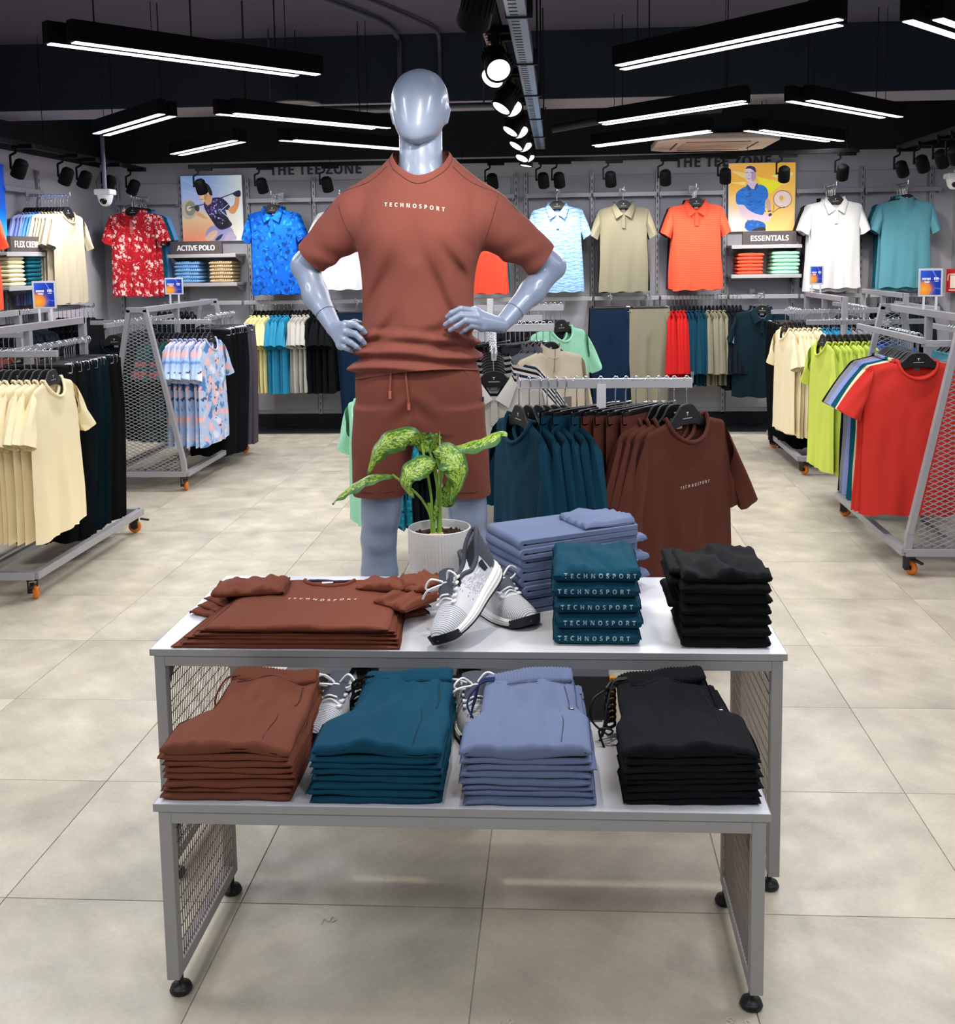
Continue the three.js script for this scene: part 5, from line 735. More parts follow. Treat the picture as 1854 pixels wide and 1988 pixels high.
// ---------------------------------------------------------------- folded stock on the tables
function dropY(geo, x, z) {                                          // height of a surface seen from above
  const q = geo.attributes.position, ix = geo.index, n = ix.count; let y = -1;
  for (let k = 0; k < n; k += 3) {
    const a = ix.getX(k), b = ix.getX(k + 1), c = ix.getX(k + 2), ax = q.getX(a), az = q.getZ(a), bx = q.getX(b), bz = q.getZ(b), cx = q.getX(c), cz = q.getZ(c), d = (bz - cz) * (ax - cx) + (cx - bx) * (az - cz);
    if (Math.abs(d) < 1e-12) continue; const u = ((bz - cz) * (x - cx) + (cx - bx) * (z - cz)) / d, v = ((cz - az) * (x - cx) + (ax - cx) * (z - cz)) / d;
    if (u >= -1e-3 && v >= -1e-3 && u + v <= 1.002) y = Math.max(y, u * q.getY(a) + v * q.getY(b) + (1 - u - v) * q.getY(c));
  }
  return y;
}
function joggerGeo(o) {                                              // local: folded knees towards +z, waistband at -z, base at y = 0
  const { w = 0.27, back = 0.215, d = 0.36, h = 0.0165, shift = 0.02, ph = 0, top = false } = o, n = 44, m = top ? 56 : 28;
  return sheet(n, m, (a, b) => {
    const st = stadium(a, d, h), s = st[1] / h * 2 - 1;
    const u = clamp(b * 1.1 - 0.05) * 2 - 1, cap = Math.pow(Math.max(0, 1 - Math.pow(Math.abs(u), 16)), 0.35) * (b < 0.045 || b > 0.955 ? 0 : 1);
    const zz = st[0], k = zz / d + 0.5, front = sstep(0.42, 0.62, k + 0.05 * u);
    const half = lerp(back * (0.96 + 0.1 * k), w, front) / 2, hh = top ? h * (1 + 0.35 * front) : h, up = s > 0;
    const x = u * half + shift * (1 - front) + 0.0025 * nz(zz * 14, s * 3, ph) * Math.abs(u);
    let y = hh / 2 + s * hh / 2 * cap;
    if (up && top) y += (0.009 * nz(u * 2.4 + ph, k * 3.2, ph) + 0.0045 * nz(u * 5.5, k * 5 + ph, 2) + 0.006 * Math.sin(u * 5 + k * 6 + ph) * sstep(0.75, 0.1, k) * sstep(0, 0.15, k) + 0.014 * Math.exp(-(((u + 0.1 * Math.sin(ph)) / 0.5) ** 2)) * sstep(0.9, 0.55, k) * sstep(0, 0.3, k)) * cap;
    y -= 0.006 * Math.pow(Math.abs(u), 3) * (up ? 1 : -0.1) * (top ? 1 : 0.4);
    const droop = (top ? 0.007 : 0.0022) * (nz(u * 1.7, ph, 1) + 0.5 * Math.sin(u * 4 + ph)) * sstep(0.8, 1, k);
    return [x, y + droop + (top ? 0.012 * sstep(0.35, 0, k) : 0), zz + 0.004 * nz(u * 2.2, ph, 4) * sstep(0.7, 1, k)];
  }, (a, b, p) => [p[0], p[2]]);
}
function waistGeo(w, h, ph) {                                        // gathered elastic band lying on its side
  return sheet(90, 18, (a, b) => {
    const u = a * 2 - 1, t = (b - 0.06) * 1.14 * 2 * PI, end = Math.pow(Math.max(0, 1 - Math.pow(Math.abs(u), 10)), 0.4);
    const r = 0.0016 * Math.sin(u * 88 + 1.2 * Math.sin(b * 20) + ph), row = 0.0016 * Math.cos(t * 3);
    return [u * w / 2, h / 2 + Math.sin(t) * (h / 2 + r + row) * end + 0.006 * nz(u * 1.8, ph, 0), Math.cos(t) * (0.026 + r) * (0.6 + 0.4 * end) + 0.006 * Math.sin(u * 2 + ph)];
  });
}
function joggerStack(x, z, turn, colour, mtl, tip, o) {
  const n = 8, h = 0.0138, band = waistGeo(0.2, 0.019, 1), lower = [0, 1, 2].map((i) => joggerGeo({ ph: i * 2.1 + o.ph, h, w: o.w })), lb = waistGeo(0.2, 0.014, 2);
  for (let i = 0; i < n - 1; i++) {
    const t = thing('folded_joggers', colour + ' folded joggers, ' + ord(i) + ' from the bottom of their stack on the lower table', 'joggers', [x + o.lean * (n - i) / n + rr(-0.005, 0.005), 0.4325 + i * h, z + rr(-0.006, 0.004)], turn + rr(-0.025, 0.025), colour + ' joggers stack');
    obj('legs', lower[i % 3], mtl, t); const b = obj('waistband', lb, mtl, t); b.position.set(0.02 + rr(-0.004, 0.008), 0.001, -0.172);
  }
  const g = joggerGeo({ ph: o.ph + 0.7, h: 0.021, top: true, w: o.w, shift: o.shift ?? 0.02 }), t = thing('folded_joggers', colour + ' folded joggers topmost on the lower table with gathered waistband showing', 'joggers', [x, 0.4325 + (n - 1) * h, z], turn);
  obj('legs', g, mtl, t);
  const b = obj('waistband', waistGeo(0.205, 0.03, o.ph), mtl, t); b.position.set((o.shift ?? 0.02), 0.014, -0.17); b.rotation.set(0.25, o.wt ?? 0, o.wr ?? 0.03);
  const on = (px, pz, up = 0.0007) => [px, dropY(g, px, pz) + up, pz];
  const seamM = mat(new THREE.Color(mtl.color).multiplyScalar(0.35).getHex(), 0.9);
  obj('pocket_seam', tube([[0.082, -0.125], [0.086, -0.09], [0.09, -0.05], [0.088, -0.015]].map((p) => on(p[0] + (o.shift ?? 0.02) * 0.6, p[1], 0.0009)), 0.0013, 18, 5), seamM, t);
  obj('side_seam', tube([[0.07, 0.01], [0.078, 0.06], [0.075, 0.11], [0.072, 0.16]].map((p) => on(p[0], p[1], 0.0006)), 0.0009, 18, 4), seamM, t);
  obj('waist_seam', tube([-0.085, -0.05, 0, 0.05, 0.085].map((p) => on(p + (o.shift ?? 0.02), -0.138, 0.0006)), 0.001, 20, 4), seamM, t);
  if (o.tag) obj('brand_tab', rbox(0.011, 0.0016, 0.008, 0, 0, 0, 0.0005).translate(...on(0.098, -0.012, 0.001)), mat(0x1a2030, 0.6), t), obj('brand_mark', box(0.006, 0.0004, 0.003).translate(...on(0.098, -0.012, 0.0022)), mat(0xe8e8e8, 0.5), t);
  const cord = [], cm = o.cord ?? mtl, sx = -0.1 + (o.shift ?? 0.02);
  for (let k = 0; k < (o.cords ?? 2); k++) { const q = k * 0.008, e = rr(-0.01, 0.01); cord.push(tube([[sx + 0.02, 0.036, -0.155 + q], [sx - 0.012, 0.03, -0.15 + q], [sx - 0.034 - e, -0.008, -0.13 + q], [sx - 0.03 + e, -0.05, -0.12 + q * 2], [sx - 0.042 + e, -0.085, -0.11 + q * 3]], 0.0024, 26, 6)); }
  if (o.knots) for (let k = 0; k < 7; k++) cord.push(tube([[sx - 0.015, 0.03 - k * 0.015, -0.15], [sx - 0.03, 0.022 - k * 0.015, -0.135 + rr(-0.01, 0.01)], [sx - 0.024, 0.012 - k * 0.015, -0.14], [sx - 0.008, 0.016 - k * 0.015, -0.15]], 0.0038, 16, 6, true));
  if (o.loop) cord.push(tube([[sx - 0.02, 0.02, -0.14], [sx - 0.06, 0.0, -0.12], [sx - 0.065, -0.045, -0.11], [sx - 0.03, -0.075, -0.1], [sx - 0.02, -0.06, -0.09], [sx - 0.05, -0.06, -0.09], [sx - 0.035, -0.11, -0.08]], 0.0026, 40, 6));
  obj('drawstring', cord, cm, t);
}
joggerStack(-0.692, -2.215, 0.02, 'brown', fab(0x70402f), '', { ph: 0.4, w: 0.272, lean: 0.004, cords: 1, wr: 0.02 });
joggerStack(-0.378, -2.215, 0.0, 'dark teal', fab(0x0c4156), '', { ph: 2.2, w: 0.27, lean: -0.004, knots: true, wr: 0.05, cord: M.blackMatte, cords: 1 });
joggerStack(-0.079, -2.215, 0.02, 'blue-grey', fab(0x66728f), '', { ph: 4.1, w: 0.268, lean: 0.008, tag: true, shift: 0.005, wr: 0.09, cord: fab(0x27345a), cords: 3 });
joggerStack(0.245, -2.225, 0.05, 'black', fab(0x0b0e11), '', { ph: 5.6, w: 0.275, lean: 0.002, tag: true, shift: -0.01, wr: 0.1, wt: 0.1, knots: true, loop: true, cord: M.black });
// dark teal tees with print on each fold
const tealTee = fab(0x0a3e50), printMat = mat(0x9cb2b8, 0.6);
for (let i = 0; i < 5; i++) {
  const g = foldGeo(0.212, 0.25, 0.04, { ph: i * 3, layers: 2, n: 40, m: 44, lump: i === 4 ? 0.014 : 0.003, sag: 0.006 });
  const t = thing('folded_t_shirt', ['lowest', 'second lowest', 'middle', 'second highest', 'topmost'][i] + ' dark teal folded t-shirt printed TECHNOSPORT in the five-high stack', 'folded t-shirt', [0.082 + [0, 0.004, 0.001, -0.003, 0.0][i], 0.6 + i * 0.0385, -2.605], rr(-0.015, 0.015));
  obj('body', g, tealTee, t);
  obj('print', drape(fitted('TECHNOSPORT', 0.0112, 0.172), g, [-0.008, 0.002, -0.002, -0.003, 0.008][i], 0.014, 0.0009), printMat, t);
}
// black stack
for (let i = 0; i < 7; i++) {
  const t = thing('folded_t_shirt', i === 6 ? 'black folded t-shirt topmost in the black stack on the taller table' : 'black folded t-shirt, ' + ord(i) + ' from the bottom of the black stack', 'folded t-shirt', [0.388 + rr(-0.002, 0.002), 0.6 + i * 0.0262, -2.59 + rr(-0.003, 0.003)], rr(-0.015, 0.015), i === 6 ? undefined : 'black folded tees');
  obj('body', foldGeo(0.212, 0.245, 0.0275, { ph: 10 + i * 2, layers: 3, n: 40, m: 36, lump: i === 6 ? 0.02 : 0.003 }), C.black, t);
  if (i > 2 && i !== 4) obj('sleeve_edge', foldGeo(0.03, 0.19, 0.02, { ph: i, layers: 3, n: 20, m: 10, lump: 0.004 }).translate(-0.116, 0.002, -0.03), C.black, t);
}
// blue-grey stack, round folds towards the sneakers
{
  const mk = (d, h, w, ph) => {
    const s = new THREE.Shape(), r = h / 2; s.moveTo(-d / 2, 0.0); s.lineTo(d / 2 - r, 0); s.absarc(d / 2 - r, r, r, -PI / 2, PI / 2, false); s.lineTo(-d / 2, h); s.lineTo(-d / 2, h * 0.56);
    s.lineTo(d / 2 - r * 1.9, h * 0.6); s.quadraticCurveTo(d / 2 - r * 1.0, h * 0.8, d / 2 - r * 0.75, h * 0.5); s.quadraticCurveTo(d / 2 - r * 1.0, h * 0.24, d / 2 - r * 1.9, h * 0.36); s.lineTo(-d / 2, h * 0.44); s.closePath();
    const g = new THREE.ExtrudeGeometry(s, { depth: w, steps: 10, bevelSize: 0.002, bevelThickness: 0.002, bevelSegments: 1, curveSegments: 8 }).translate(0, 0, -w / 2).rotateY(-PI / 2);
    return warp(g, (x, y, z) => [x, y + 0.006 * nz(z * 9 + ph, x * 5, ph) * (y > h * 0.5 ? 1 : 0.4), z + 0.006 * nz(x * 8, ph)]);
  };
  for (let i = 0; i < 8; i++) {
    const t = thing('folded_t_shirt', i === 7 ? 'blue-grey folded t-shirt topmost behind the sneakers' : 'blue-grey folded t-shirt, ' + ord(i) + ' from the bottom behind the sneakers', 'folded t-shirt', [0.0 + rr(-0.006, 0.006), 0.6 + i * 0.0248, -2.875 + rr(-0.005, 0.005)], -1.08 + rr(-0.05, 0.05), i === 7 ? undefined : 'blue-grey folded tees');
    obj('body', mk(0.36, 0.0255, 0.2, i * 2.3), fab(0x66728f), t);
    const c = i === 7 ? obj('loose_cloth', foldGeo(0.15, 0.16, 0.022, { ph: 30, n: 24, m: 20, lump: 0.016 }).translate(0.02, 0.022, -0.1), fab(0x66728f), t) : i % 2 ? obj('loose_cloth', foldGeo(0.06, 0.12, 0.02, { ph: 30 + i, n: 20, m: 12, lump: 0.008 }).translate(0.01, 0.001, -0.2), fab(0x66728f), t) : null;
  }
}
// brown tees spread flat
{
  const bm = fab(0x74402f);
  const flat = (w, d, h, o) => foldGeo(w, d, h, { layers: 2, n: 40, m: 48, sag: 0.003, ...o });
  const spots = [[-0.668, -2.625, 0.56, 0.36, 0.0], [-0.66, -2.63, 0.535, 0.36, 0.01], [-0.655, -2.635, 0.53, 0.36, -0.01], [-0.65, -2.64, 0.5, 0.37, 0.012], [-0.645, -2.635, 0.485, 0.36, -0.004]];
  spots.forEach(([x, z, w, d, a], i) => {
    const t = thing('folded_t_shirt', 'brown t-shirt spread flat, ' + ord(i) + ' from the bottom under the topmost brown one', 'folded t-shirt', [x, 0.6 + i * 0.0092, z], a, 'brown spread tees');
    obj('body', flat(w, d, 0.0105, { ph: i * 2, lump: 0.002, taper: 0.12 }), bm, t);
    for (const s of [-1, 1]) obj('sleeve', foldGeo(0.1, 0.13, 0.012, { ph: i + s, n: 22, m: 14, lump: 0.006 }).rotateY(s * (0.5 + 0.1 * i)).translate(s * (w * 0.44), 0.003, -0.1 - 0.012 * i), bm, t);
  });
  const t = thing('folded_t_shirt', 'topmost brown t-shirt spread flat, TECHNOSPORT across its chest', 'folded t-shirt', [-0.638, 0.6 + 5 * 0.0092, -2.62], 0.0);
  const g = flat(0.45, 0.37, 0.016, { ph: 21, lump: 0.006, taper: 0.1, n: 44, m: 64 });
  obj('body', g, bm, t);
  const on = (x, z, up = 0) => [x, dropY(g, x, z) + up, z];
  const sl = (w, d, h, ph, x, y, z, a, tz = 0) => obj('sleeve', foldGeo(w, d, h, { ph, n: 34, m: 30, lump: 0.014, layers: 2 }).rotateY(a).rotateZ(tz).translate(x, y, z), bm, t);
  sl(0.19, 0.13, 0.02, 3, -0.19, 0.014, -0.1, 0.12, 0.02);
  sl(0.2, 0.1, 0.02, 8, 0.2, 0.016, -0.12, -0.25, 0.05); sl(0.1, 0.16, 0.02, 12, 0.24, 0.004, -0.03, -0.5, -0.1); sl(0.12, 0.1, 0.022, 15, 0.26, 0.02, -0.13, 0.4, 0.05);
  obj('collar', tube([[-0.062, -0.172], [-0.05, -0.15], [-0.02, -0.128], [0.02, -0.124], [0.055, -0.145], [0.075, -0.172]].map((p) => on(p[0], p[1], 0.001)), 0.006, 30, 8), bm, t);
  obj('neck_tape', tube([[-0.05, -0.166], [-0.02, -0.158], [0.03, -0.158], [0.065, -0.168]].map((p) => on(p[0], p[1], 0.0015)), 0.004, 20, 6), mat(0x1a2036, 0.8), t);
  obj('neck_label', box(0.03, 0.001, 0.014).rotateY(0.2).translate(...on(0.005, -0.147, 0.002)), mat(0xd8d8dc, 0.7), t);
  const txt = fitted('TECHNOSPORT', 0.0115, 0.18), p = txt.attributes.position;
  for (let i = 0; i < p.count; i++) { const x = p.getX(i) + 0.02, z = -p.getY(i) - 0.004 + 0.9 * (p.getX(i) ** 2) * -1; p.setXYZ(i, x, dropY(g, x, z) + 0.0008, z); }
  txt.computeVertexNormals(); obj('chest_print', txt, mat(0xd8c3b0, 0.6), t);
}
// ---------------------------------------------------------------- sneakers
const knit = canvasTex(512, 512, (c, w) => {
  c.fillStyle = '#d9d9dc'; c.fillRect(0, 0, w, w);
  for (let y = 0; y < w; y += 5) { c.fillStyle = 'rgba(150,152,160,.35)'; c.fillRect(0, y, w, 1.6); }
  for (let i = 0; i < 17; i++) { c.strokeStyle = 'rgba(96,100,110,.85)'; c.lineWidth = 2.6; c.beginPath(); for (let x = 0; x <= w; x += 16) c.lineTo(8 + i * 8.5, x); c.stroke(); }
  let s = 3; const q = () => (s = (s * 16807) % 2147483647) / 2147483647;
  for (let i = 0; i < 26; i++) for (let j = 0; j < 46; j++) { const x = 215 + i * 9.5, y = j * 11 + (i % 2) * 5; if (q() < (x - 190) / 230 && (y < 210 || y > 300)) { c.fillStyle = ['#3c4150', '#5c6070', '#8c8f9a'][Math.floor(q() * 3)]; c.fillRect(x, y, 8.5, 4.4); } }
  c.fillStyle = '#5a5e68'; c.fillRect(440, 0, 72, w); for (let y = 0; y < w; y += 6) { c.fillStyle = '#3f434d'; c.fillRect(440, y, 72, 2.4); }
});
function sneaker(label) {                                            // local: toe towards +z, sole on y = 0
  const t = thing('sneaker', label, 'sneaker'), Lz = 0.29, zt = (s) => Lz / 2 - s * Lz;
  const wid = [[0, 0.004], [0.03, 0.022], [0.1, 0.037], [0.25, 0.047], [0.4, 0.046], [0.6, 0.037], [0.8, 0.035], [0.93, 0.029], [0.985, 0.016], [1, 0.006]];
  const solT = [[0, 0.03], [0.12, 0.024], [0.4, 0.027], [0.7, 0.036], [0.9, 0.046], [1, 0.054]], solB = [[0, 0.018], [0.08, 0.007], [0.25, 0.001], [0.45, 0.0], [0.85, 0.003], [1, 0.016]];
  const solid = (yb, yt, bulge, rows) => sheet(48, rows + 2, (a, b) => { const k = a * 2, s = k <= 1 ? k : 2 - k, sx = k <= 1 ? -1 : 1, v = (b * (rows + 2) - 1) / rows, inner = v < 0 || v > 1, vv = clamp(v), w = inner ? 0 : table1d(wid, 1, s) * 1.06 + bulge * Math.sin(vv * PI) + 0.0012 * Math.sin(vv * PI * 6); return [sx * w, lerp(yb(s), yt(s), vv), zt(s) + (inner ? 0 : (s < 0.02 ? 0.004 : s > 0.98 ? -0.005 : 0))]; });
  const sb = (s) => table1d(solB, 1, s), st = (s) => table1d(solT, 1, s);
  obj('midsole', solid((s) => sb(s) + 0.004, st, 0.004, 12), mat(0xe8e6e0, 0.6), t);
  obj('outsole', [solid((s) => sb(s), (s) => sb(s) + 0.0055, 0.0005, 2), sheet(16, 8, (a, b) => { const k = a * 2 - 1, s = Math.abs(k) * 0.13, w = table1d(wid, 1, s) * 1.1 + 0.003; return [Math.sign(k) * w, lerp(sb(s), st(s) + 0.012 * (1 - Math.abs(k)), b), zt(s) + 0.006 * (1 - Math.abs(k))]; })], mat(0x14161a, 0.7), t);
  const hgt = [[0, 0.03], [0.04, 0.044], [0.15, 0.056], [0.3, 0.07], [0.45, 0.092], [0.52, 0.1]], rim = [[0.45, 0.094], [0.55, 0.094], [0.68, 0.082], [0.8, 0.092], [0.93, 0.125], [1, 0.14]];
  const up = sheet(56, 60, (a, b) => {
    const s = a, sx = b < 0.5 ? -1 : 1, k = 1 - Math.abs(b * 2 - 1), w = table1d(wid, 1, s) * (s > 0.9 ? 1 - (s - 0.9) * 1.2 : 1), y0 = st(s) - 0.004, open = sstep(0.46, 0.52, s);
    const th = k * PI / 2, top = table1d(hgt, 1, Math.min(s, 0.52));
    const closed = [sx * w * Math.pow(Math.cos(th), 0.8), y0 + (top - y0) * Math.pow(Math.sin(th), 0.9)];
    const r = table1d(rim, 1, s), openP = [sx * (w * (1 - 0.36 * k) + 0.002 * Math.sin(k * PI)), y0 + (r - y0) * k];
    const flare = s > 0.93 ? -0.016 * k * k * (s - 0.93) / 0.07 : 0;
    return [lerp(closed[0], openP[0], open), lerp(closed[1], openP[1], open), zt(s) + flare];
  }, (a, b) => [a, b]);
  obj('upper', up, new THREE.MeshStandardMaterial({ map: knit, roughness: 0.85, side: THREE.DoubleSide }), t);
  obj('inner_sock', sheet(24, 24, (a, b) => { const s = lerp(0.455, 1, a), sx = b < 0.5 ? -1 : 1, k = 1 - Math.abs(b * 2 - 1), w = table1d(wid, 1, s) * (s > 0.9 ? 1 - (s - 0.9) * 1.2 : 1), y0 = st(s) + 0.002, r = table1d(rim, 1, s); return [sx * (w * (1 - 0.36 * k) - 0.0022), y0 + (r - y0) * k, zt(s) + 0.003 - (s > 0.93 ? 0.016 * k * k * (s - 0.93) / 0.07 : 0)]; }), mat(0x14171f, 0.9, 0, { side: THREE.DoubleSide }), t);
  const grey = mat(0x3a3e48, 0.85, 0, { side: THREE.DoubleSide }), charcoal = mat(0x1c1f27, 0.9, 0, { side: THREE.DoubleSide });
  const rimP = (s, sx, e = 1) => [sx * table1d(wid, 1, s) * (s > 0.9 ? 1 - (s - 0.9) * 1.2 : 1) * 0.64 * e, table1d(rim, 1, s), zt(s) - (s > 0.93 ? 0.016 * (s - 0.93) / 0.07 : 0)];
  const loop = []; for (const s of [0.5, 0.58, 0.68, 0.8, 0.9, 0.96, 0.99]) loop.push(rimP(s, -1)); for (const s of [0.99, 0.96, 0.9, 0.8, 0.68, 0.58, 0.5]) loop.push(rimP(s, 1));
  obj('collar', tube(loop, 0.006, 70, 8), grey, t);
  obj('heel_panel', sheet(24, 10, (a, b) => { const k = a * 2 - 1, s = 1 - Math.abs(k) * 0.16, w = table1d(wid, 1, s) * (s > 0.9 ? 1 - (s - 0.9) * 1.2 : 1), r = table1d(rim, 1, s), v = 0.12 + 0.86 * b; return [Math.sign(k) * (w * (1 - 0.36 * v) + 0.0035 + 0.0012 * Math.sin(v * 44)), lerp(st(s), r, v), zt(s) - 0.003 * (1 - Math.abs(k)) - (s > 0.93 ? 0.016 * v * v * (s - 0.93) / 0.07 : 0)]; }), grey, t);
  obj('lining', sheet(20, 12, (a, b) => { const s = lerp(0.5, 0.985, b), sx = a < 0.5 ? -1 : 1, k = Math.abs(a * 2 - 1), w = table1d(wid, 1, s) * 0.6; return [sx * w * k, lerp(0.04, table1d(rim, 1, s), k ** 3), zt(s) - 0.002]; }), mat(0x0f1a33, 0.9, 0, { side: THREE.DoubleSide }), t);
  obj('tongue', sheet(10, 12, (a, b) => { const k = a * 2 - 1; return [k * 0.026 * (1 + 0.1 * b), lerp(0.082, 0.125, b) - 0.006 * k * k + 0.004, zt(lerp(0.34, 0.53, b)) + 0.006 * b]; }), mat(0x4b4f59, 0.9, 0, { side: THREE.DoubleSide }), t);
  const lace = mat(0xf0f0f0, 0.8), L = [];
  for (let i = 0; i < 5; i++) { const s = 0.3 + i * 0.045, y = table1d(hgt, 1, s) + 0.006 + 0.002 * i; L.push(tube([[-0.024, y - 0.006, zt(s)], [0, y + 0.004, zt(s) + (i % 2 ? 0.006 : -0.006)], [0.024, y - 0.006, zt(s + 0.02)]], 0.0024, 14, 6)); for (const x of [-1, 1]) L.push(rbox(0.012, 0.006, 0.012, x * 0.027, y - 0.008, zt(s) - 0.002, 0.002)); }
  const k0 = [0, 0.1, zt(0.44)]; L.push(tube([k0, [-0.03, 0.125, zt(0.4)], [-0.052, 0.11, zt(0.36)], [-0.03, 0.098, zt(0.4)], k0], 0.0026, 26, 6), tube([k0, [0.028, 0.13, zt(0.44)], [0.05, 0.118, zt(0.42)], [0.03, 0.1, zt(0.42)], k0], 0.0026, 26, 6), tube([k0, [-0.045, 0.116, zt(0.46)], [-0.075, 0.108, zt(0.5)]], 0.0026, 14, 6), tube([k0, [-0.04, 0.108, zt(0.34)], [-0.07, 0.092, zt(0.32)]], 0.0026, 14, 6), new THREE.SphereGeometry(0.006, 10, 8).translate(...k0));
  obj('laces', L, lace, t);
  obj('heel_tab', rbox(0.003, 0.03, 0.016, 0.031, 0.068, zt(0.79), 0.001), charcoal, t);
  return t;
}
{
  const a = sneaker('white and grey knit sneaker propped toe-down on its pair'); a.position.set(-0.222, 0.664, -2.55); a.rotation.set(0.4, -0.5, 0.4, 'YXZ');
  const b = sneaker('white and grey knit sneaker lying flat under its leaning pair'); b.position.set(-0.17, 0.6005, -2.7); b.rotation.set(0, 0.72, 0);
  const c = sneaker('grey sneaker peeking out behind the brown and dark teal joggers'); c.position.set(-0.525, 0.433, -2.41); c.rotation.y = -0.35;
  const d = copy(c, 'grey sneaker peeking out behind the blue-grey joggers'); d.position.set(-0.21, 0.433, -2.415); d.rotation.y = 0.2;
}
// ---------------------------------------------------------------- potted dieffenbachia
{
  const t = thing('potted_plant', 'leafy variegated plant in a ribbed white pot on the table', 'plant', [-0.345, 0.6, -2.93]);
  const pts = [[0, 0.001], [0.052, 0.001], [0.062, 0.006], [0.074, 0.03], [0.081, 0.055], [0.0845, 0.06], [0.088, 0.11], [0.089, 0.176], [0.087, 0.179], [0.083, 0.177], [0.082, 0.16], [0.08, 0.15], [0, 0.15]].map((p) => new THREE.Vector2(...p));
  const pot = new THREE.LatheGeometry(pts, 360), q = pot.attributes.position;
  for (let i = 0; i < q.count; i++) { const x = q.getX(i), y = q.getY(i), z = q.getZ(i), r = Math.hypot(x, z); if (y > 0.061 && y < 0.172 && r > 0.0835) { const k = 1 + 0.014 * Math.cos(Math.atan2(z, x) * 60); q.setXYZ(i, x * k, y, z * k); } } pot.computeVertexNormals();
  obj('pot', pot, mat(0xcbc9c5, 0.55), t);
  const soil = []; for (let i = 0; i < 150; i++) { const r = 0.078 * Math.sqrt(rnd()), a = rnd() * 7; soil.push(new THREE.DodecahedronGeometry(rr(0.002, 0.0055), 0).translate(r * Math.cos(a), 0.1535 + rr(0, 0.003), r * Math.sin(a))); }
  const so = obj('soil', [cyl(0.08, 0.08, 0.004, 0, 0.151, 0, 32), ...soil], mat(0x4a2c1a, 0.95), t); so.userData.kind = 'stuff';
  const stemM = mat(0x7fa83a, 0.5), dx = 0.012;
  const stem = (pts2, r) => obj('stem', tube(pts2, r, 22, 8), stemM, t);
  stem([[-0.016, 0.15, 0.01], [-0.018, 0.2, 0.012], [-0.025, 0.25, 0.01]], 0.0075); stem([[0.0, 0.15, 0.0], [0.0, 0.22, 0.0], [0.002, 0.28, 0.004]], 0.0075);
  for (const s of [[[-0.018, 0.19, 0.012], [-0.03, 0.234, 0.02], [-0.06, 0.278, 0.02], [-0.13, 0.328, 0.0]], [[-0.018, 0.2, 0.012], [-0.02, 0.271, 0.012], [-0.034, 0.36, 0.01], [-0.046, 0.416, 0.0]], [[0.0, 0.2, 0], [0.0, 0.271, 0.01], [-0.008, 0.345, 0.02], [0.0, 0.372, 0.03]], [[0.001, 0.24, 0], [0.004, 0.29, 0], [0.014, 0.337, 0], [0.03, 0.4, -0.01]], [[0, 0.23, 0], [0.008, 0.315, 0.02], [0.002, 0.374, 0.03], [-0.008, 0.4, 0.03]], [[-0.005, 0.25, 0], [-0.006, 0.33, -0.01], [-0.03, 0.4, -0.02]]]) stem(s, 0.0036);
  obj('new_shoot', new THREE.ConeGeometry(0.003, 0.06, 8).translate(0.006, 0.425, 0.0), mat(0xb9c98a, 0.5), t);
  obj('stem_base', [new THREE.SphereGeometry(0.012, 12, 8).scale(1, 0.8, 1).translate(-0.016, 0.157, 0.01), new THREE.SphereGeometry(0.011, 12, 8).scale(1, 0.8, 1).translate(0.001, 0.156, 0)], mat(0xc0a878, 0.8), t);
  const leafTex = (seedN) => canvasTex(256, 512, (c, w, h) => {
    const s = lcg(seedN); c.fillStyle = '#3f7028'; c.fillRect(0, 0, w, h);
    for (let i = 0; i < 420; i++) { const u = s(), v = s(), side = s() < 0.5 ? -1 : 1, x = w / 2 + side * u * w * 0.36, y = h * (0.05 + 0.9 * v); c.save(); c.translate(x, y); c.rotate(side * 0.95); c.fillStyle = ['#a9c23c', '#98b82e', '#bccf58', '#86ac30'][i % 4]; c.beginPath(); c.ellipse(0, 0, 4 + s() * 17, 3 + s() * 5, 0, 0, 7); c.fill(); c.restore(); }
    for (let i = 0; i < 90; i++) { const side = i % 2 ? 1 : -1; c.save(); c.translate(w / 2 + side * s() * w * 0.36, h * (0.05 + 0.9 * s())); c.rotate(side * 0.95); c.fillStyle = '#2f6424'; c.beginPath(); c.ellipse(0, 0, 4 + s() * 9, 1.6 + s() * 2.4, 0, 0, 7); c.fill(); c.restore(); }
    c.strokeStyle = '#a9cf58'; c.lineWidth = 5; c.beginPath(); c.moveTo(w / 2, 0); c.lineTo(w / 2, h); c.stroke();
  });
  const leafMats = [3, 8].map((s) => new THREE.MeshPhysicalMaterial({ map: leafTex(s), roughness: 0.42, side: THREE.DoubleSide, transmission: 0.15, thickness: 0 }));
  function leaf(mid, width, normal, curl, mi, tw = 0) {              // mid: midrib points from stalk to tip; normal: where the blade faces
    const cv = new THREE.CatmullRomCurve3(mid.map((p) => V3(...p))), N = V3(...normal).normalize();
    obj('leaf', sheet(16, 28, (a, b) => {
      const p = cv.getPoint(b), tg = cv.getTangent(b), side = V3().crossVectors(tg, N).normalize(), nn = V3().crossVectors(side, tg).normalize(); if (tw) { side.applyAxisAngle(tg, tw * b); nn.applyAxisAngle(tg, tw * b); }
      const u = a * 2 - 1, wv = width * Math.pow(Math.sin(PI * Math.pow(clamp(b * 0.985 + 0.008), 0.72)), 0.85);
      const q2 = p.addScaledVector(side, u * wv).addScaledVector(nn, -curl * wv * u * u + 0.003 * Math.sin(b * 26 + u * 2) * Math.abs(u));
      return [q2.x, q2.y, q2.z];
    }, (a, b) => [a, b]), leafMats[mi], t);
  }
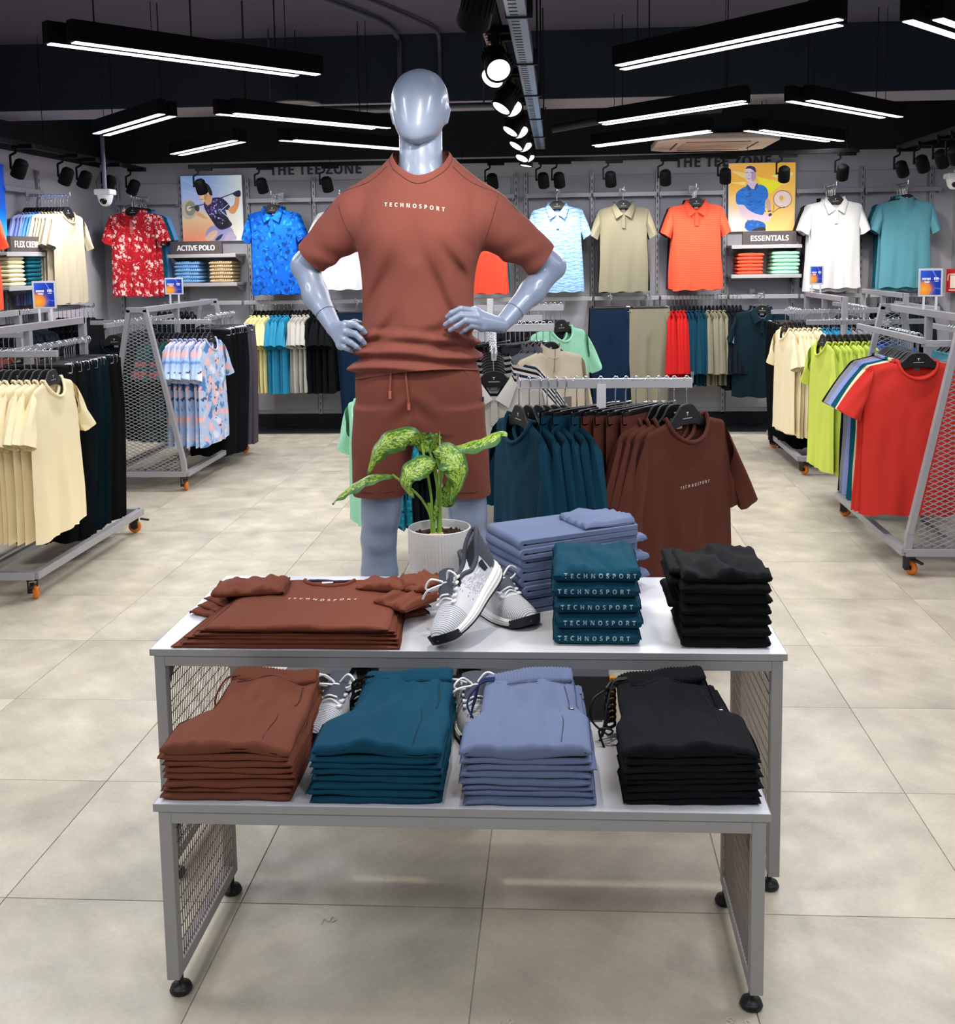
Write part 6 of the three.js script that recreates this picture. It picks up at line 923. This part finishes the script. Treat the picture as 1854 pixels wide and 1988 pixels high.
  leaf([[-0.046, 0.416, 0.0], [-0.08, 0.44, 0.02], [-0.137, 0.43, 0.04], [-0.168, 0.395, 0.05], [-0.19, 0.338, 0.055]], 0.036, [-0.35, 0.45, 0.9], 0.5, 0);
  leaf([[-0.128, 0.327, 0.0], [-0.185, 0.331, 0.02], [-0.236, 0.307, 0.03], [-0.273, 0.279, 0.035], [-0.298, 0.25, 0.03]], 0.03, [-0.1, 1, 0.12], 0.6, 1);
  leaf([[-0.0, 0.37, 0.03], [-0.036, 0.366, 0.05], [-0.072, 0.348, 0.07], [-0.082, 0.32, 0.08], [-0.06, 0.28, 0.085]], 0.036, [-0.35, 0.3, 1], 0.3, 0, 0.3);
  leaf([[-0.008, 0.4, 0.03], [0.03, 0.396, 0.05], [0.06, 0.365, 0.065], [0.062, 0.32, 0.07], [0.038, 0.262, 0.07]], 0.042, [0.45, 0.25, 1], 0.35, 1, -0.25);
  leaf([[0.03, 0.4, -0.01], [0.08, 0.416, 0.0], [0.13, 0.43, 0.0], [0.18, 0.448, -0.01], [0.196, 0.434, 0.0]], 0.034, [0.05, 1, 0.25], 0.6, 0);
  leaf([[-0.034, 0.39, 0.0], [-0.043, 0.42, 0.0], [-0.046, 0.44, 0.01], [-0.046, 0.452, 0.02]], 0.026, [0, 0.2, 1], 0.3, 1);
  leaf([[-0.03, 0.39, -0.02], [-0.018, 0.41, -0.02], [-0.006, 0.432, -0.015], [0.0, 0.441, -0.01]], 0.028, [0.3, 0.2, 1], 0.3, 0);
  leaf([[0.006, 0.23, -0.03], [0.018, 0.25, -0.035], [0.026, 0.28, -0.04], [0.022, 0.305, -0.04]], 0.03, [0.4, 0.1, 1], 0.2, 1);
  leaf([[-0.01, 0.2, 0.02], [-0.006, 0.23, 0.024], [-0.004, 0.27, 0.02]], 0.008, [0.1, 0, 1], 0.5, 0);
}

// ---------------------------------------------------------------- mannequin on its podium
{
  const t = thing('podium', 'dark grey podium with an orange foot under the mannequin', 'podium', [-0.36, 0, -3.44]);
  obj('body', rbox(1.0, 0.14, 0.66, 0, 0.2, 0, 0.004), mat(0x3a3c40, 0.6), t);
  obj('shadow_gap', rbox(0.96, 0.016, 0.62, 0, 0.124, 0, 0.002), mat(0xb9b4ac, 0.6), t);
  obj('foot_band', rbox(0.8, 0.116, 0.6, -0.06, 0.058, 0.02, 0.003), mat(0xf09a10, 0.5), t);
  obj('corner_trim', rbox(0.02, 0.27, 0.02, 0.51, 0.135, 0.33, 0.003), mat(0xf0a018, 0.5), t);
}
const smin = (a, b, k) => { const h = clamp(0.5 + 0.5 * (b - a) / k); return lerp(b, a, h) - k * h * (1 - h); };
function capsule(A, B, ra, rb) {                                     // tapered capsule between two joints
  const bx = B[0] - A[0], by = B[1] - A[1], bz = B[2] - A[2], bb = bx * bx + by * by + bz * bz;
  return (x, y, z) => { const px = x - A[0], py = y - A[1], pz = z - A[2], h = clamp((px * bx + py * by + pz * bz) / bb); return Math.hypot(px - bx * h, py - by * h, pz - bz * h) - lerp(ra, rb, h); };
}
function loft(rows, pw = 2) {                                        // rows: y, centre x, half width, half depth front, half depth back, centre z
  const y0 = rows[0][0], y1 = rows[rows.length - 1][0];
  return (x, y, z) => {
    const yy = clamp(y, y0, y1), cx = table1d(rows, 1, yy), a = table1d(rows, 2, yy), dz = z - table1d(rows, 5, yy), b = table1d(rows, dz > 0 ? 3 : 4, yy);
    const k = Math.pow(Math.pow(Math.abs((x - cx) / a), pw) + Math.pow(Math.abs(dz / b), pw), 1 / pw), d = (k - 1) * Math.min(a, b), e = Math.abs(y - yy);
    return e > 0 ? (d > 0 ? Math.hypot(d, e) : e) : d;
  };
}
function isoMesh(f, lo, hi, cell) {                                  // naive surface nets
  const nx = Math.ceil((hi[0] - lo[0]) / cell) + 1, ny = Math.ceil((hi[1] - lo[1]) / cell) + 1, nzz = Math.ceil((hi[2] - lo[2]) / cell) + 1, S = nx * ny;
  const F = new Float32Array(S * nzz), id = new Int32Array(S * nzz).fill(-1), P = [], I = [];
  for (let k = 0, q = 0; k < nzz; k++) for (let j = 0; j < ny; j++) for (let i = 0; i < nx; i++, q++) F[q] = f(lo[0] + i * cell, lo[1] + j * cell, lo[2] + k * cell);
  const cor = [0, 1, nx, nx + 1, S, S + 1, S + nx, S + nx + 1];
  for (let k = 0; k < nzz - 1; k++) for (let j = 0; j < ny - 1; j++) for (let i = 0; i < nx - 1; i++) {
    const q = i + j * nx + k * S; let inside = 0; for (const c of cor) if (F[q + c] < 0) inside++;
    if (!inside || inside === 8) continue;
    let sx = 0, sy = 0, sz = 0, n = 0;
    for (let a = 0; a < 8; a++) for (let bit = 1; bit < 8; bit <<= 1) if (!(a & bit)) { const b = a | bit, fa = F[q + cor[a]], fb = F[q + cor[b]]; if ((fa < 0) !== (fb < 0)) { const t = fa / (fa - fb); sx += (a & 1) + ((b & 1) - (a & 1)) * t; sy += (a >> 1 & 1) + ((b >> 1 & 1) - (a >> 1 & 1)) * t; sz += (a >> 2 & 1) + ((b >> 2 & 1) - (a >> 2 & 1)) * t; n++; } }
    id[q] = P.length / 3; P.push(lo[0] + (i + sx / n) * cell, lo[1] + (j + sy / n) * cell, lo[2] + (k + sz / n) * cell);
  }
  const quad = (a, b, c, d, flip) => { if (a < 0 || b < 0 || c < 0 || d < 0) return; flip ? I.push(a, c, b, a, d, c) : I.push(a, b, c, a, c, d); };
  for (let k = 1; k < nzz - 1; k++) for (let j = 1; j < ny - 1; j++) for (let i = 1; i < nx - 1; i++) {
    const q = i + j * nx + k * S, s = F[q] < 0;
    if (s !== F[q + 1] < 0) quad(id[q - nx - S], id[q - S], id[q], id[q - nx], !s);
    if (s !== F[q + nx] < 0) quad(id[q - 1 - S], id[q - S], id[q], id[q - 1], s);
    if (s !== F[q + S] < 0) quad(id[q - 1 - nx], id[q - nx], id[q], id[q - 1], !s);
  }
  const g = new THREE.BufferGeometry(); g.setAttribute('position', new THREE.BufferAttribute(new Float32Array(P), 3)); g.setIndex(I);
  const N = new Float32Array(P.length), e = cell * 0.4;
  for (let i = 0; i < P.length; i += 3) { const x = P[i], y = P[i + 1], z = P[i + 2], a = f(x + e, y, z) - f(x - e, y, z), b = f(x, y + e, z) - f(x, y - e, z), c = f(x, y, z + e) - f(x, y, z - e), l = Math.hypot(a, b, c) || 1; N[i] = a / l; N[i + 1] = b / l; N[i + 2] = c / l; }
  g.setAttribute('normal', new THREE.BufferAttribute(N, 3));
  return g;
}
function cut(g, keep) {                                              // cut a surface along keep(x, y, z) = 0, leaving a clean open edge
  const p = g.attributes.position, n = g.attributes.normal, ix = g.index, P = [], N = [];
  const vtx = (i) => [p.getX(i), p.getY(i), p.getZ(i), n.getX(i), n.getY(i), n.getZ(i)];
  for (let k = 0; k < ix.count; k += 3) {
    const v = [0, 1, 2].map((j) => vtx(ix.getX(k + j))), s = v.map((q) => keep(q[0], q[1], q[2])), out = [];
    for (let j = 0; j < 3; j++) { const a = v[j], b = v[(j + 1) % 3], sa = s[j], sb = s[(j + 1) % 3]; if (sa >= 0) out.push(a); if ((sa >= 0) !== (sb >= 0)) { const t = sa / (sa - sb); out.push(a.map((q, m) => lerp(q, b[m], t))); } }
    for (let j = 2; j < out.length; j++) for (const q of [out[0], out[j - 1], out[j]]) { P.push(q[0], q[1], q[2]); N.push(q[3], q[4], q[5]); }
  }
  const r = new THREE.BufferGeometry(); r.setAttribute('position', new THREE.BufferAttribute(new Float32Array(P), 3)); r.setAttribute('normal', new THREE.BufferAttribute(new Float32Array(N), 3));
  r.setAttribute('uv', new THREE.BufferAttribute(new Float32Array(P.length / 3 * 2).map((_, i) => P[(i >> 1) * 3 + (i & 1)]), 2)); return r;
}
{
  const OX = -0.45, OY = 0.27, OZ = -3.38;                           // joints below are in room coordinates, z relative to the body plane
  const doll = thing('mannequin', 'glossy grey faceless mannequin with hands on hips in brown tee and shorts', 'mannequin', [OX, OY, OZ]);
  const toLocal = (g) => g.translate(-OX, -OY, 0);
  // head, neck, torso, legs
  const head = loft([[1.884, -0.437, 0.012, 0.03, 0.01, 0.055], [1.892, -0.437, 0.034, 0.052, 0.03, 0.045], [1.905, -0.436, 0.054, 0.075, 0.055, 0.03], [1.925, -0.435, 0.067, 0.094, 0.075, 0.015], [1.955, -0.434, 0.079, 0.108, 0.09, 0.0], [1.99, -0.433, 0.0875, 0.112, 0.1, -0.008], [2.03, -0.432, 0.0885, 0.108, 0.102, -0.012], [2.065, -0.432, 0.08, 0.094, 0.095, -0.014], [2.095, -0.431, 0.06, 0.068, 0.07, -0.014], [2.11, -0.431, 0.036, 0.04, 0.042, -0.014], [2.117, -0.431, 0.012, 0.014, 0.014, -0.014]], 2.15);
  const neck = loft([[1.74, -0.437, 0.15, 0.07, 0.08, -0.03], [1.78, -0.436, 0.098, 0.075, 0.075, -0.022], [1.82, -0.435, 0.074, 0.068, 0.066, -0.018], [1.86, -0.434, 0.068, 0.064, 0.062, -0.016], [1.93, -0.434, 0.068, 0.06, 0.064, -0.02]]);
  const ears = [capsule([-0.348, 1.992, -0.012], [-0.352, 1.955, -0.006], 0.012, 0.008), capsule([-0.517, 1.992, -0.012], [-0.513, 1.955, -0.006], 0.012, 0.008)];
  const torso = loft([[0.98, -0.452, 0.16, 0.1, 0.12, -0.01], [1.08, -0.452, 0.172, 0.105, 0.12, -0.01], [1.2, -0.452, 0.155, 0.1, 0.1, -0.01], [1.32, -0.452, 0.148, 0.1, 0.095, -0.01], [1.45, -0.45, 0.165, 0.115, 0.1, -0.015], [1.56, -0.445, 0.185, 0.12, 0.11, -0.02], [1.66, -0.44, 0.18, 0.105, 0.105, -0.025], [1.73, -0.438, 0.14, 0.07, 0.08, -0.03], [1.77, -0.437, 0.09, 0.055, 0.06, -0.03]]);
  const legs = [
    capsule([-0.565, 1.0, -0.01], [-0.59, 0.7, 0.005], 0.085, 0.062), capsule([-0.585, 0.74, 0.0], [-0.6, 0.62, -0.005], 0.062, 0.058), capsule([-0.6, 0.62, -0.012], [-0.603, 0.5, -0.024], 0.056, 0.06), capsule([-0.603, 0.5, -0.024], [-0.603, 0.34, -0.012], 0.06, 0.036),
    capsule([-0.335, 1.0, -0.01], [-0.305, 0.7, 0.005], 0.085, 0.062), capsule([-0.308, 0.74, 0.0], [-0.3, 0.62, -0.005], 0.062, 0.058), capsule([-0.3, 0.62, -0.012], [-0.298, 0.5, -0.024], 0.056, 0.06), capsule([-0.298, 0.5, -0.024], [-0.298, 0.34, -0.012], 0.06, 0.036),
    capsule([-0.605, 0.315, -0.03], [-0.625, 0.296, 0.14], 0.034, 0.026), capsule([-0.296, 0.315, -0.03], [-0.276, 0.296, 0.14], 0.034, 0.026)];
  const arms = [
    capsule([-0.655, 1.685, -0.03], [-0.833, 1.515, -0.075], 0.056, 0.043), capsule([-0.826, 1.507, -0.075], [-0.79, 1.415, -0.045], 0.042, 0.04), capsule([-0.79, 1.415, -0.045], [-0.722, 1.318, 0.018], 0.04, 0.0265),
    capsule([-0.215, 1.675, -0.03], [-0.022, 1.503, -0.075], 0.056, 0.042), capsule([-0.028, 1.497, -0.075], [-0.09, 1.42, -0.035], 0.041, 0.0395), capsule([-0.09, 1.42, -0.035], [-0.184, 1.322, 0.062], 0.0395, 0.026)];
  const bodyF = (x, y, z) => {
    let d = 1;
    if (y > 1.68) { d = smin(neck(x, y, z), y > 1.85 ? Math.min(head(x, y, z), 9) : 9, 0.006); if (y > 1.93 && y < 2.02) d = smin(d, Math.min(ears[0](x, y, z), ears[1](x, y, z)), 0.012); if (y < 1.8) d = smin(d, torso(x, y, z), 0.03); }
    else if (y > 0.93) d = torso(x, y, z);
    if (y < 1.2) { let l = 9; for (const q of legs) l = smin(l, q(x, y, z), 0.014); d = smin(d, l, 0.03); }
    if (y > 1.25) { let a = 9, b = 9; for (let i = 0; i < 3; i++) { a = smin(a, arms[i](x, y, z), 0.02); b = smin(b, arms[i + 3](x, y, z), 0.02); } d = smin(d, Math.min(a, b), y > 1.6 ? 0.04 : 0.004); }
    return d;
  };
  const bodyG = isoMesh(bodyF, [-0.93, 0.24, -0.2], [0.06, 2.14, 0.2], 0.0085);
  const headG = isoMesh((x, y, z) => smin(head(x, y, z), smin(neck(x, y, z), Math.min(ears[0](x, y, z), ears[1](x, y, z)), 0.01), 0.006), [-0.57, 1.83, -0.14], [-0.3, 2.13, 0.14], 0.004);
  // hands: a palm and five chains of finger bones each
  function hand(w, palm, fingers, thumb) {
    const parts = [], pr = 0.0135;
    for (let i = 0; i < 4; i++) parts.push(capsule(w, palm[i], 0.02, pr)); parts.push(capsule(palm[0], palm[3], pr, pr * 0.9));
    const fs = fingers.map((pts, i) => { const r = [0.0107, 0.011, 0.0105, 0.0094][i], c = [palm[i], ...pts]; return c.slice(1).map((p, j) => capsule(c[j], p, r * (j ? 1 - 0.1 * j : 1.16), r * (0.92 - 0.1 * j))); });
    const th = thumb.slice(1).map((p, j) => capsule(thumb[j], p, 0.0145 - 0.002 * j, 0.0122 - 0.002 * j));
    const f = (x, y, z) => { let d = 9; for (const p of parts) d = smin(d, p(x, y, z), 0.012); for (const q of th) d = smin(d, q(x, y, z), 0.008); for (const s of fs) { let e = 9; for (const p of s) e = smin(e, p(x, y, z), 0.003); d = smin(d, e, 0.0045); } return d; };
    const all = [w, ...palm, ...fingers.flat(), ...thumb], lo = [0, 1, 2].map((k) => Math.min(...all.map((p) => p[k])) - 0.03), hi = [0, 1, 2].map((k) => Math.max(...all.map((p) => p[k])) + 0.03);
    return isoMesh(f, lo, hi, 0.0026);
  }
  const handL = hand([-0.722, 1.316, 0.018], [[-0.672, 1.327, 0.07], [-0.668, 1.306, 0.078], [-0.676, 1.283, 0.076], [-0.69, 1.264, 0.066]],
    [[[-0.637, 1.331, 0.098], [-0.617, 1.318, 0.098], [-0.608, 1.305, 0.09]], [[-0.636, 1.302, 0.106], [-0.618, 1.285, 0.105], [-0.61, 1.272, 0.096]], [[-0.65, 1.274, 0.1], [-0.634, 1.262, 0.098], [-0.626, 1.254, 0.089]], [[-0.672, 1.258, 0.086], [-0.661, 1.252, 0.084], [-0.653, 1.247, 0.078]]],
    [[-0.708, 1.31, 0.02], [-0.68, 1.325, 0.0], [-0.66, 1.33, -0.02], [-0.648, 1.328, -0.036]]);
  const handR = hand([-0.184, 1.322, 0.064], [[-0.262, 1.368, 0.118], [-0.254, 1.352, 0.124], [-0.247, 1.336, 0.122], [-0.242, 1.32, 0.114]],
    [[[-0.302, 1.378, 0.146], [-0.33, 1.366, 0.146], [-0.344, 1.354, 0.138]], [[-0.3, 1.358, 0.152], [-0.332, 1.342, 0.15], [-0.35, 1.33, 0.142]], [[-0.288, 1.342, 0.15], [-0.318, 1.324, 0.148], [-0.336, 1.313, 0.14]], [[-0.272, 1.325, 0.138], [-0.292, 1.313, 0.137], [-0.304, 1.305, 0.13]]],
    [[-0.2, 1.335, 0.055], [-0.222, 1.342, 0.02], [-0.238, 1.347, -0.01], [-0.248, 1.35, -0.03]]);
  for (const g of [bodyG, headG, handL, handR]) toLocal(g);
  const skin = new THREE.MeshPhysicalMaterial({ color: 0x8592aa, roughness: 0.4, clearcoat: 0.5, clearcoatRoughness: 0.16 });
  obj('body', [bodyG, headG, handL, handR], skin, doll);
  obj('wrist_joint', [[-0.752, 1.361, -0.01, 0.036], [-0.145, 1.362, 0.022, 0.036]].map(([x, y, z, r], i) => new THREE.TorusGeometry(r * 0.93, 0.0008, 5, 30).applyQuaternion(new THREE.Quaternion().setFromUnitVectors(V3(0, 0, 1), (i ? V3(-0.094, -0.098, 0.097) : V3(0.068, -0.097, 0.063)).normalize())).translate(x - OX, y - OY, z)), mat(0x3c4656, 0.5), doll);

  // the tee: a loose shell over chest, shoulders and upper arms, bunched above the hips
  const shirt = loft([[1.14, -0.458, 0.2, 0.135, 0.14, 0.0], [1.19, -0.458, 0.203, 0.14, 0.145, 0.0], [1.23, -0.456, 0.197, 0.14, 0.14, 0.0], [1.28, -0.454, 0.184, 0.132, 0.13, 0.0], [1.34, -0.452, 0.178, 0.126, 0.122, 0.0], [1.42, -0.451, 0.177, 0.126, 0.12, -0.005], [1.5, -0.448, 0.183, 0.134, 0.122, -0.01], [1.57, -0.442, 0.198, 0.142, 0.125, -0.015], [1.63, -0.44, 0.208, 0.146, 0.124, -0.018], [1.69, -0.438, 0.2, 0.134, 0.115, -0.016], [1.74, -0.437, 0.168, 0.117, 0.1, -0.014], [1.78, -0.436, 0.13, 0.101, 0.09, -0.012], [1.82, -0.434, 0.1, 0.083, 0.084, -0.01], [1.87, -0.433, 0.078, 0.07, 0.074, -0.008]], 2.25);
  const slv = [capsule([-0.63, 1.66, -0.025], [-0.71, 1.615, -0.045], 0.082, 0.073), capsule([-0.71, 1.615, -0.045], [-0.84, 1.504, -0.072], 0.074, 0.058), capsule([-0.245, 1.65, -0.025], [-0.16, 1.603, -0.045], 0.082, 0.073), capsule([-0.16, 1.603, -0.045], [-0.02, 1.495, -0.072], 0.074, 0.058)];
  const yoke = [capsule([-0.52, 1.79, -0.03], [-0.655, 1.69, -0.03], 0.048, 0.06), capsule([-0.35, 1.79, -0.03], [-0.22, 1.678, -0.03], 0.048, 0.06)];
  const fold = (x, y, z) => {
    const u = x + 0.452; let f = 0;
    const lowK = sstep(1.34, 1.24, y), front = sstep(0.015, 0.075, Math.abs(z)), mid = sstep(1.2, 1.32, y) * sstep(1.62, 1.46, y) * front;
    f += lowK * (0.0105 * Math.sin((y + 0.35 * u * u + 0.012 * Math.sin(u * 9)) * 125) + 0.009 * nz(u * 5, y * 34, z * 4));
    f += mid * (0.016 * Math.pow(0.5 + 0.5 * Math.sin((u + 0.5 * (y - 1.55) * Math.tanh(u * 20)) * 70 + 2.2 * nz(u * 4, y * 4, 0)), 1.6) * sstep(0.01, 0.08, Math.abs(u)) + 0.008 * nz(u * 13, y * 4.5, z * 5));
    f += 0.007 * sstep(1.36, 1.3, y) * sstep(1.22, 1.27, y) * Math.sin((y - 0.5 * u) * 80) * sstep(-0.02, 0.12, u);
    const sv = sstep(0.2, 0.27, Math.abs(u)); f += sv * (0.006 * Math.sin((x * Math.sign(u) * -0.6 + y * 1.1) * 70) * sstep(1.6, 1.5, y) + 0.003 * nz(x * 14, y * 14, z * 14));
    for (const s of [-1, 1]) { const dx = (u - 0.01 - s * 0.085) / 0.075, dy = (y - 1.575) / 0.07; f -= 0.013 * Math.exp(-dx * dx - dy * dy) * (z > 0 ? 1 : 0); }
    f += 0.005 * Math.exp(-((u - 0.01) ** 2) / 0.0009) * sstep(1.5, 1.55, y) * sstep(1.68, 1.6, y) * (z > 0 ? 1 : 0);
    return f;
  };
  const shirtBase = (x, y, z) => {
    let d = shirt(x, y, z), a = smin(slv[0](x, y, z), slv[1](x, y, z), 0.02), b = smin(slv[2](x, y, z), slv[3](x, y, z), 0.02);
    d = smin(d, Math.min(a, b), 0.022); return smin(d, Math.min(yoke[0](x, y, z), yoke[1](x, y, z)), 0.05);
  };
  const shirtF = (x, y, z) => { const d = shirtBase(x, y, z); return Math.abs(d) < 0.06 ? d + fold(x, y, z) : d; };
  const hemY = (x, z) => 1.188 + 0.012 * Math.sin((x + 0.45) * 9) - (z > 0 ? 0.25 * (x + 0.455) ** 2 * 4 * 0.55 : 0);
  const neckC = (x, z) => Math.hypot((x + 0.431) / 0.088, (z - 0.006) / 0.082) - 1;
  const axL = V3(-0.13, -0.111, -0.027).normalize(), axR = V3(0.14, -0.108, -0.027).normalize(), eL = V3(-0.803, 1.54, -0.064), eR = V3(-0.053, 1.522, -0.064);
  const keep = (x, y, z) => Math.min(y - hemY(x, z), y > 1.7 ? neckC(x, z) * 0.08 : 1, x < -0.68 ? -axL.dot(V3(x, y, z).sub(eL)) : 1, x > -0.2 ? -axR.dot(V3(x, y, z).sub(eR)) : 1);
  const raw = isoMesh(shirtF, [-0.92, 1.12, -0.2], [0.06, 1.88, 0.2], 0.0062);
  const tee = obj('t_shirt', toLocal(cut(raw, keep)), fab(0x7d473d), doll);
  const surfZ = (x, y) => { let z = 0.2; for (let i = 0; i < 90; i++) { const d = shirtF(x, y, z); if (d < 0.0003) break; z -= Math.max(0.0004, d * 0.6); } return z; };
  const surfY = (x, z) => { let y = 1.95; for (let i = 0; i < 160; i++) { const d = shirtF(x, y, z); if (d < 0.0003) break; y -= Math.max(0.0005, d * 0.6); } return y; };
  const rim = (k) => { const r = []; for (let i = 0; i < 72; i++) { const a = i / 72 * 2 * PI, x = -0.431 + 0.088 * k * Math.cos(a), z = 0.006 + 0.082 * k * Math.sin(a); r.push([x, surfY(x, z), z]); } return r; };
  const r0 = rim(1.0), r1 = rim(1.11);
  obj('collar', sheet(72, 4, (a, b) => { const i = Math.round(a * 72) % 72, p = r0[i], q = r1[i]; return [lerp(p[0], q[0], b) - OX, lerp(p[1], q[1], b) + 0.0022 + 0.002 * Math.sin(b * PI) - OY, lerp(p[2], q[2], b)]; }), fab(0x7d473d), tee);
  obj('collar_seam', tube(r1.map((p) => [p[0] - OX, p[1] + 0.0008 - OY, p[2]]), 0.0011, 120, 5, true), mat(0x4a2a22, 0.9), tee);
  const print = fitted('TECHNOSPORT', 0.0125, 0.186), pp = print.attributes.position;
  for (let i = 0; i < pp.count; i++) { const x = pp.getX(i) - 0.441, y = pp.getY(i) + 1.682 - 0.1 * (pp.getX(i)) - 0.6 * (0.09 ** 2 - pp.getX(i) ** 2) * -0.6; pp.setXYZ(i, x - OX, y - OY, surfZ(x, y) + 0.0016); }
  print.computeVertexNormals(); obj('chest_print', print, mat(0xe6d8cc, 0.6), tee);
  const seamM = mat(0x54302a, 0.9), line = (pts, fn) => tube(pts.map(([u, v]) => fn(u, v)), 0.0011, 50, 5);
  const F = (x, y) => [x - OX, y - OY, surfZ(x, y) + 0.0004], U = (x, z) => [x - OX, surfY(x, z) + 0.0003 - OY, z];
  obj('armhole_seam', [line([[-0.697, 1.738], [-0.69, 1.7], [-0.677, 1.66], [-0.66, 1.62], [-0.643, 1.588]], F), line([[-0.19, 1.722], [-0.197, 1.69], [-0.208, 1.65], [-0.222, 1.61], [-0.234, 1.58]], F)], seamM, tee);
  obj('shoulder_seam', [line([[-0.535, 0.03], [-0.58, 0.025], [-0.63, 0.015], [-0.68, 0.0], [-0.73, -0.02], [-0.78, -0.045]], U), line([[-0.33, 0.03], [-0.285, 0.025], [-0.235, 0.015], [-0.185, 0.0], [-0.13, -0.02], [-0.08, -0.045]], U)], seamM, tee);
  // the shorts
  const pelvis = loft([[0.99, -0.455, 0.19, 0.12, 0.135, 0.0], [1.08, -0.455, 0.202, 0.13, 0.14, 0.0], [1.16, -0.456, 0.198, 0.13, 0.135, 0.0], [1.23, -0.456, 0.178, 0.118, 0.122, 0.0]], 2.3);
  const sl1 = loft([[0.74, -0.592, 0.083, 0.098, 0.098, 0.0], [0.86, -0.582, 0.092, 0.108, 0.108, 0.0], [0.96, -0.573, 0.102, 0.115, 0.12, 0.0], [1.06, -0.556, 0.105, 0.115, 0.12, 0.0]], 2.3), sl2 = loft([[0.74, -0.3, 0.072, 0.096, 0.096, 0.0], [0.86, -0.314, 0.082, 0.106, 0.106, 0.0], [0.96, -0.334, 0.094, 0.115, 0.12, 0.0], [1.06, -0.355, 0.105, 0.115, 0.12, 0.0]], 2.3);
  const shortsF = (x, y, z) => { let d = smin(pelvis(x, y, z), Math.min(sl1(x, y, z), sl2(x, y, z)), 0.025); if (Math.abs(d) < 0.05) d += 0.004 * nz(x * 11, y * 6, z * 11) + 0.0025 * Math.sin(x * 60 + 4 * nz(x * 5, y * 4, 1)) * sstep(0.9, 0.8, y) + 0.004 * Math.sin((y + Math.abs(x + 0.455) * 0.9) * 60) * sstep(0.12, 0.02, Math.abs(x + 0.455)) * sstep(0.98, 1.05, y) * sstep(1.14, 1.08, y); return d; };
  const hem2 = (x) => 0.776 + 0.012 * (x < -0.45 ? (x + 0.52) * -6 * 0.2 : (x + 0.3) * 2 * 0.2);
  const shorts = obj('shorts', toLocal(cut(isoMesh(shortsF, [-0.72, 0.72, -0.18], [-0.2, 1.25, 0.18], 0.0065), (x, y) => Math.min(y - hem2(x), 1.235 - y))), fab(0x713f33), doll);
  const sz = (x, y) => { let z = 0.18; for (let i = 0; i < 90; i++) { const d = shortsF(x, y, z); if (d < 0.0003) break; z -= Math.max(0.0004, d * 0.6); } return z; };
  const S = (x, y, up = 0.003) => [x - OX, y - OY, sz(x, y) + up];
  for (const [x0, x1, y1] of [[-0.522, -0.528, 1.125], [-0.479, -0.47, 1.09]]) {
    obj('drawstring', tube([[x0, 1.215], [lerp(x0, x1, 0.4), lerp(1.215, y1, 0.45)], [x1, y1]].map(([x, y]) => S(x, y, 0.0045)), 0.0036, 24, 6), fab(0x8a5042), shorts);
    obj('cord_tip', rbox(0.009, 0.026, 0.006, 0, 0, 0, 0.002).translate(...S(x1, y1 - 0.012, 0.005)), mat(0xb06050, 0.5), shorts);
  }
  obj('hem_seam', [tube([-0.668, -0.64, -0.6, -0.56, -0.53].map((x) => S(x, hem2(x) + 0.022, 0.0004)), 0.001, 30, 5), tube([-0.36, -0.33, -0.3, -0.27, -0.245].map((x) => S(x, hem2(x) + 0.022, 0.0004)), 0.001, 30, 5)], seamM, shorts);
  obj('pocket_seam', [tube([[-0.575, 1.205], [-0.61, 1.18], [-0.645, 1.14]].map(([x, y]) => S(x, y, 0.0004)), 0.0012, 20, 5), tube([[-0.33, 1.205], [-0.3, 1.18], [-0.27, 1.14]].map(([x, y]) => S(x, y, 0.0004)), 0.0012, 20, 5)], seamM, shorts);
  obj('brand_tab', rbox(0.006, 0.016, 0.012, -0.247 - OX, 1.085 - OY, 0.03, 0.001), mat(0x14161a, 0.6), shorts);
}
// small scuffs of dried tape left on the floor
[[-0.55, -2.3, 0.03, 0.4], [-0.12, -1.985, 0.026, 0.1], [0.33, -2.0, 0.024, 1.4], [0.36, -1.995, 0.02, 0.8]].forEach(([x, z, s, a], i) => {
  const o = obj('tape_scrap', tube([[-s * 0.6, 0, s * 0.3], [-s * 0.3, 0, -s * 0.3], [0, 0, s * 0.2], [s * 0.3, 0, -s * 0.35], [s * 0.6, 0, 0.1 * s], [s * 0.2, 0, s * 0.3]], 0.0022, 24, 5).scale(1, 0.25, 1), mat(0xcfc4b4, 0.8)); o.position.set(x, 0.0008, z); o.rotation.y = a;
  tag(o, 'small pale curl of dried tape ' + ['midway under the tables', 'nearest the camera under the lower table', 'by the table foot, squarer one', 'by the table foot, hook-shaped one'][i], 'scrap');
});
renderer.render(scene, camera);
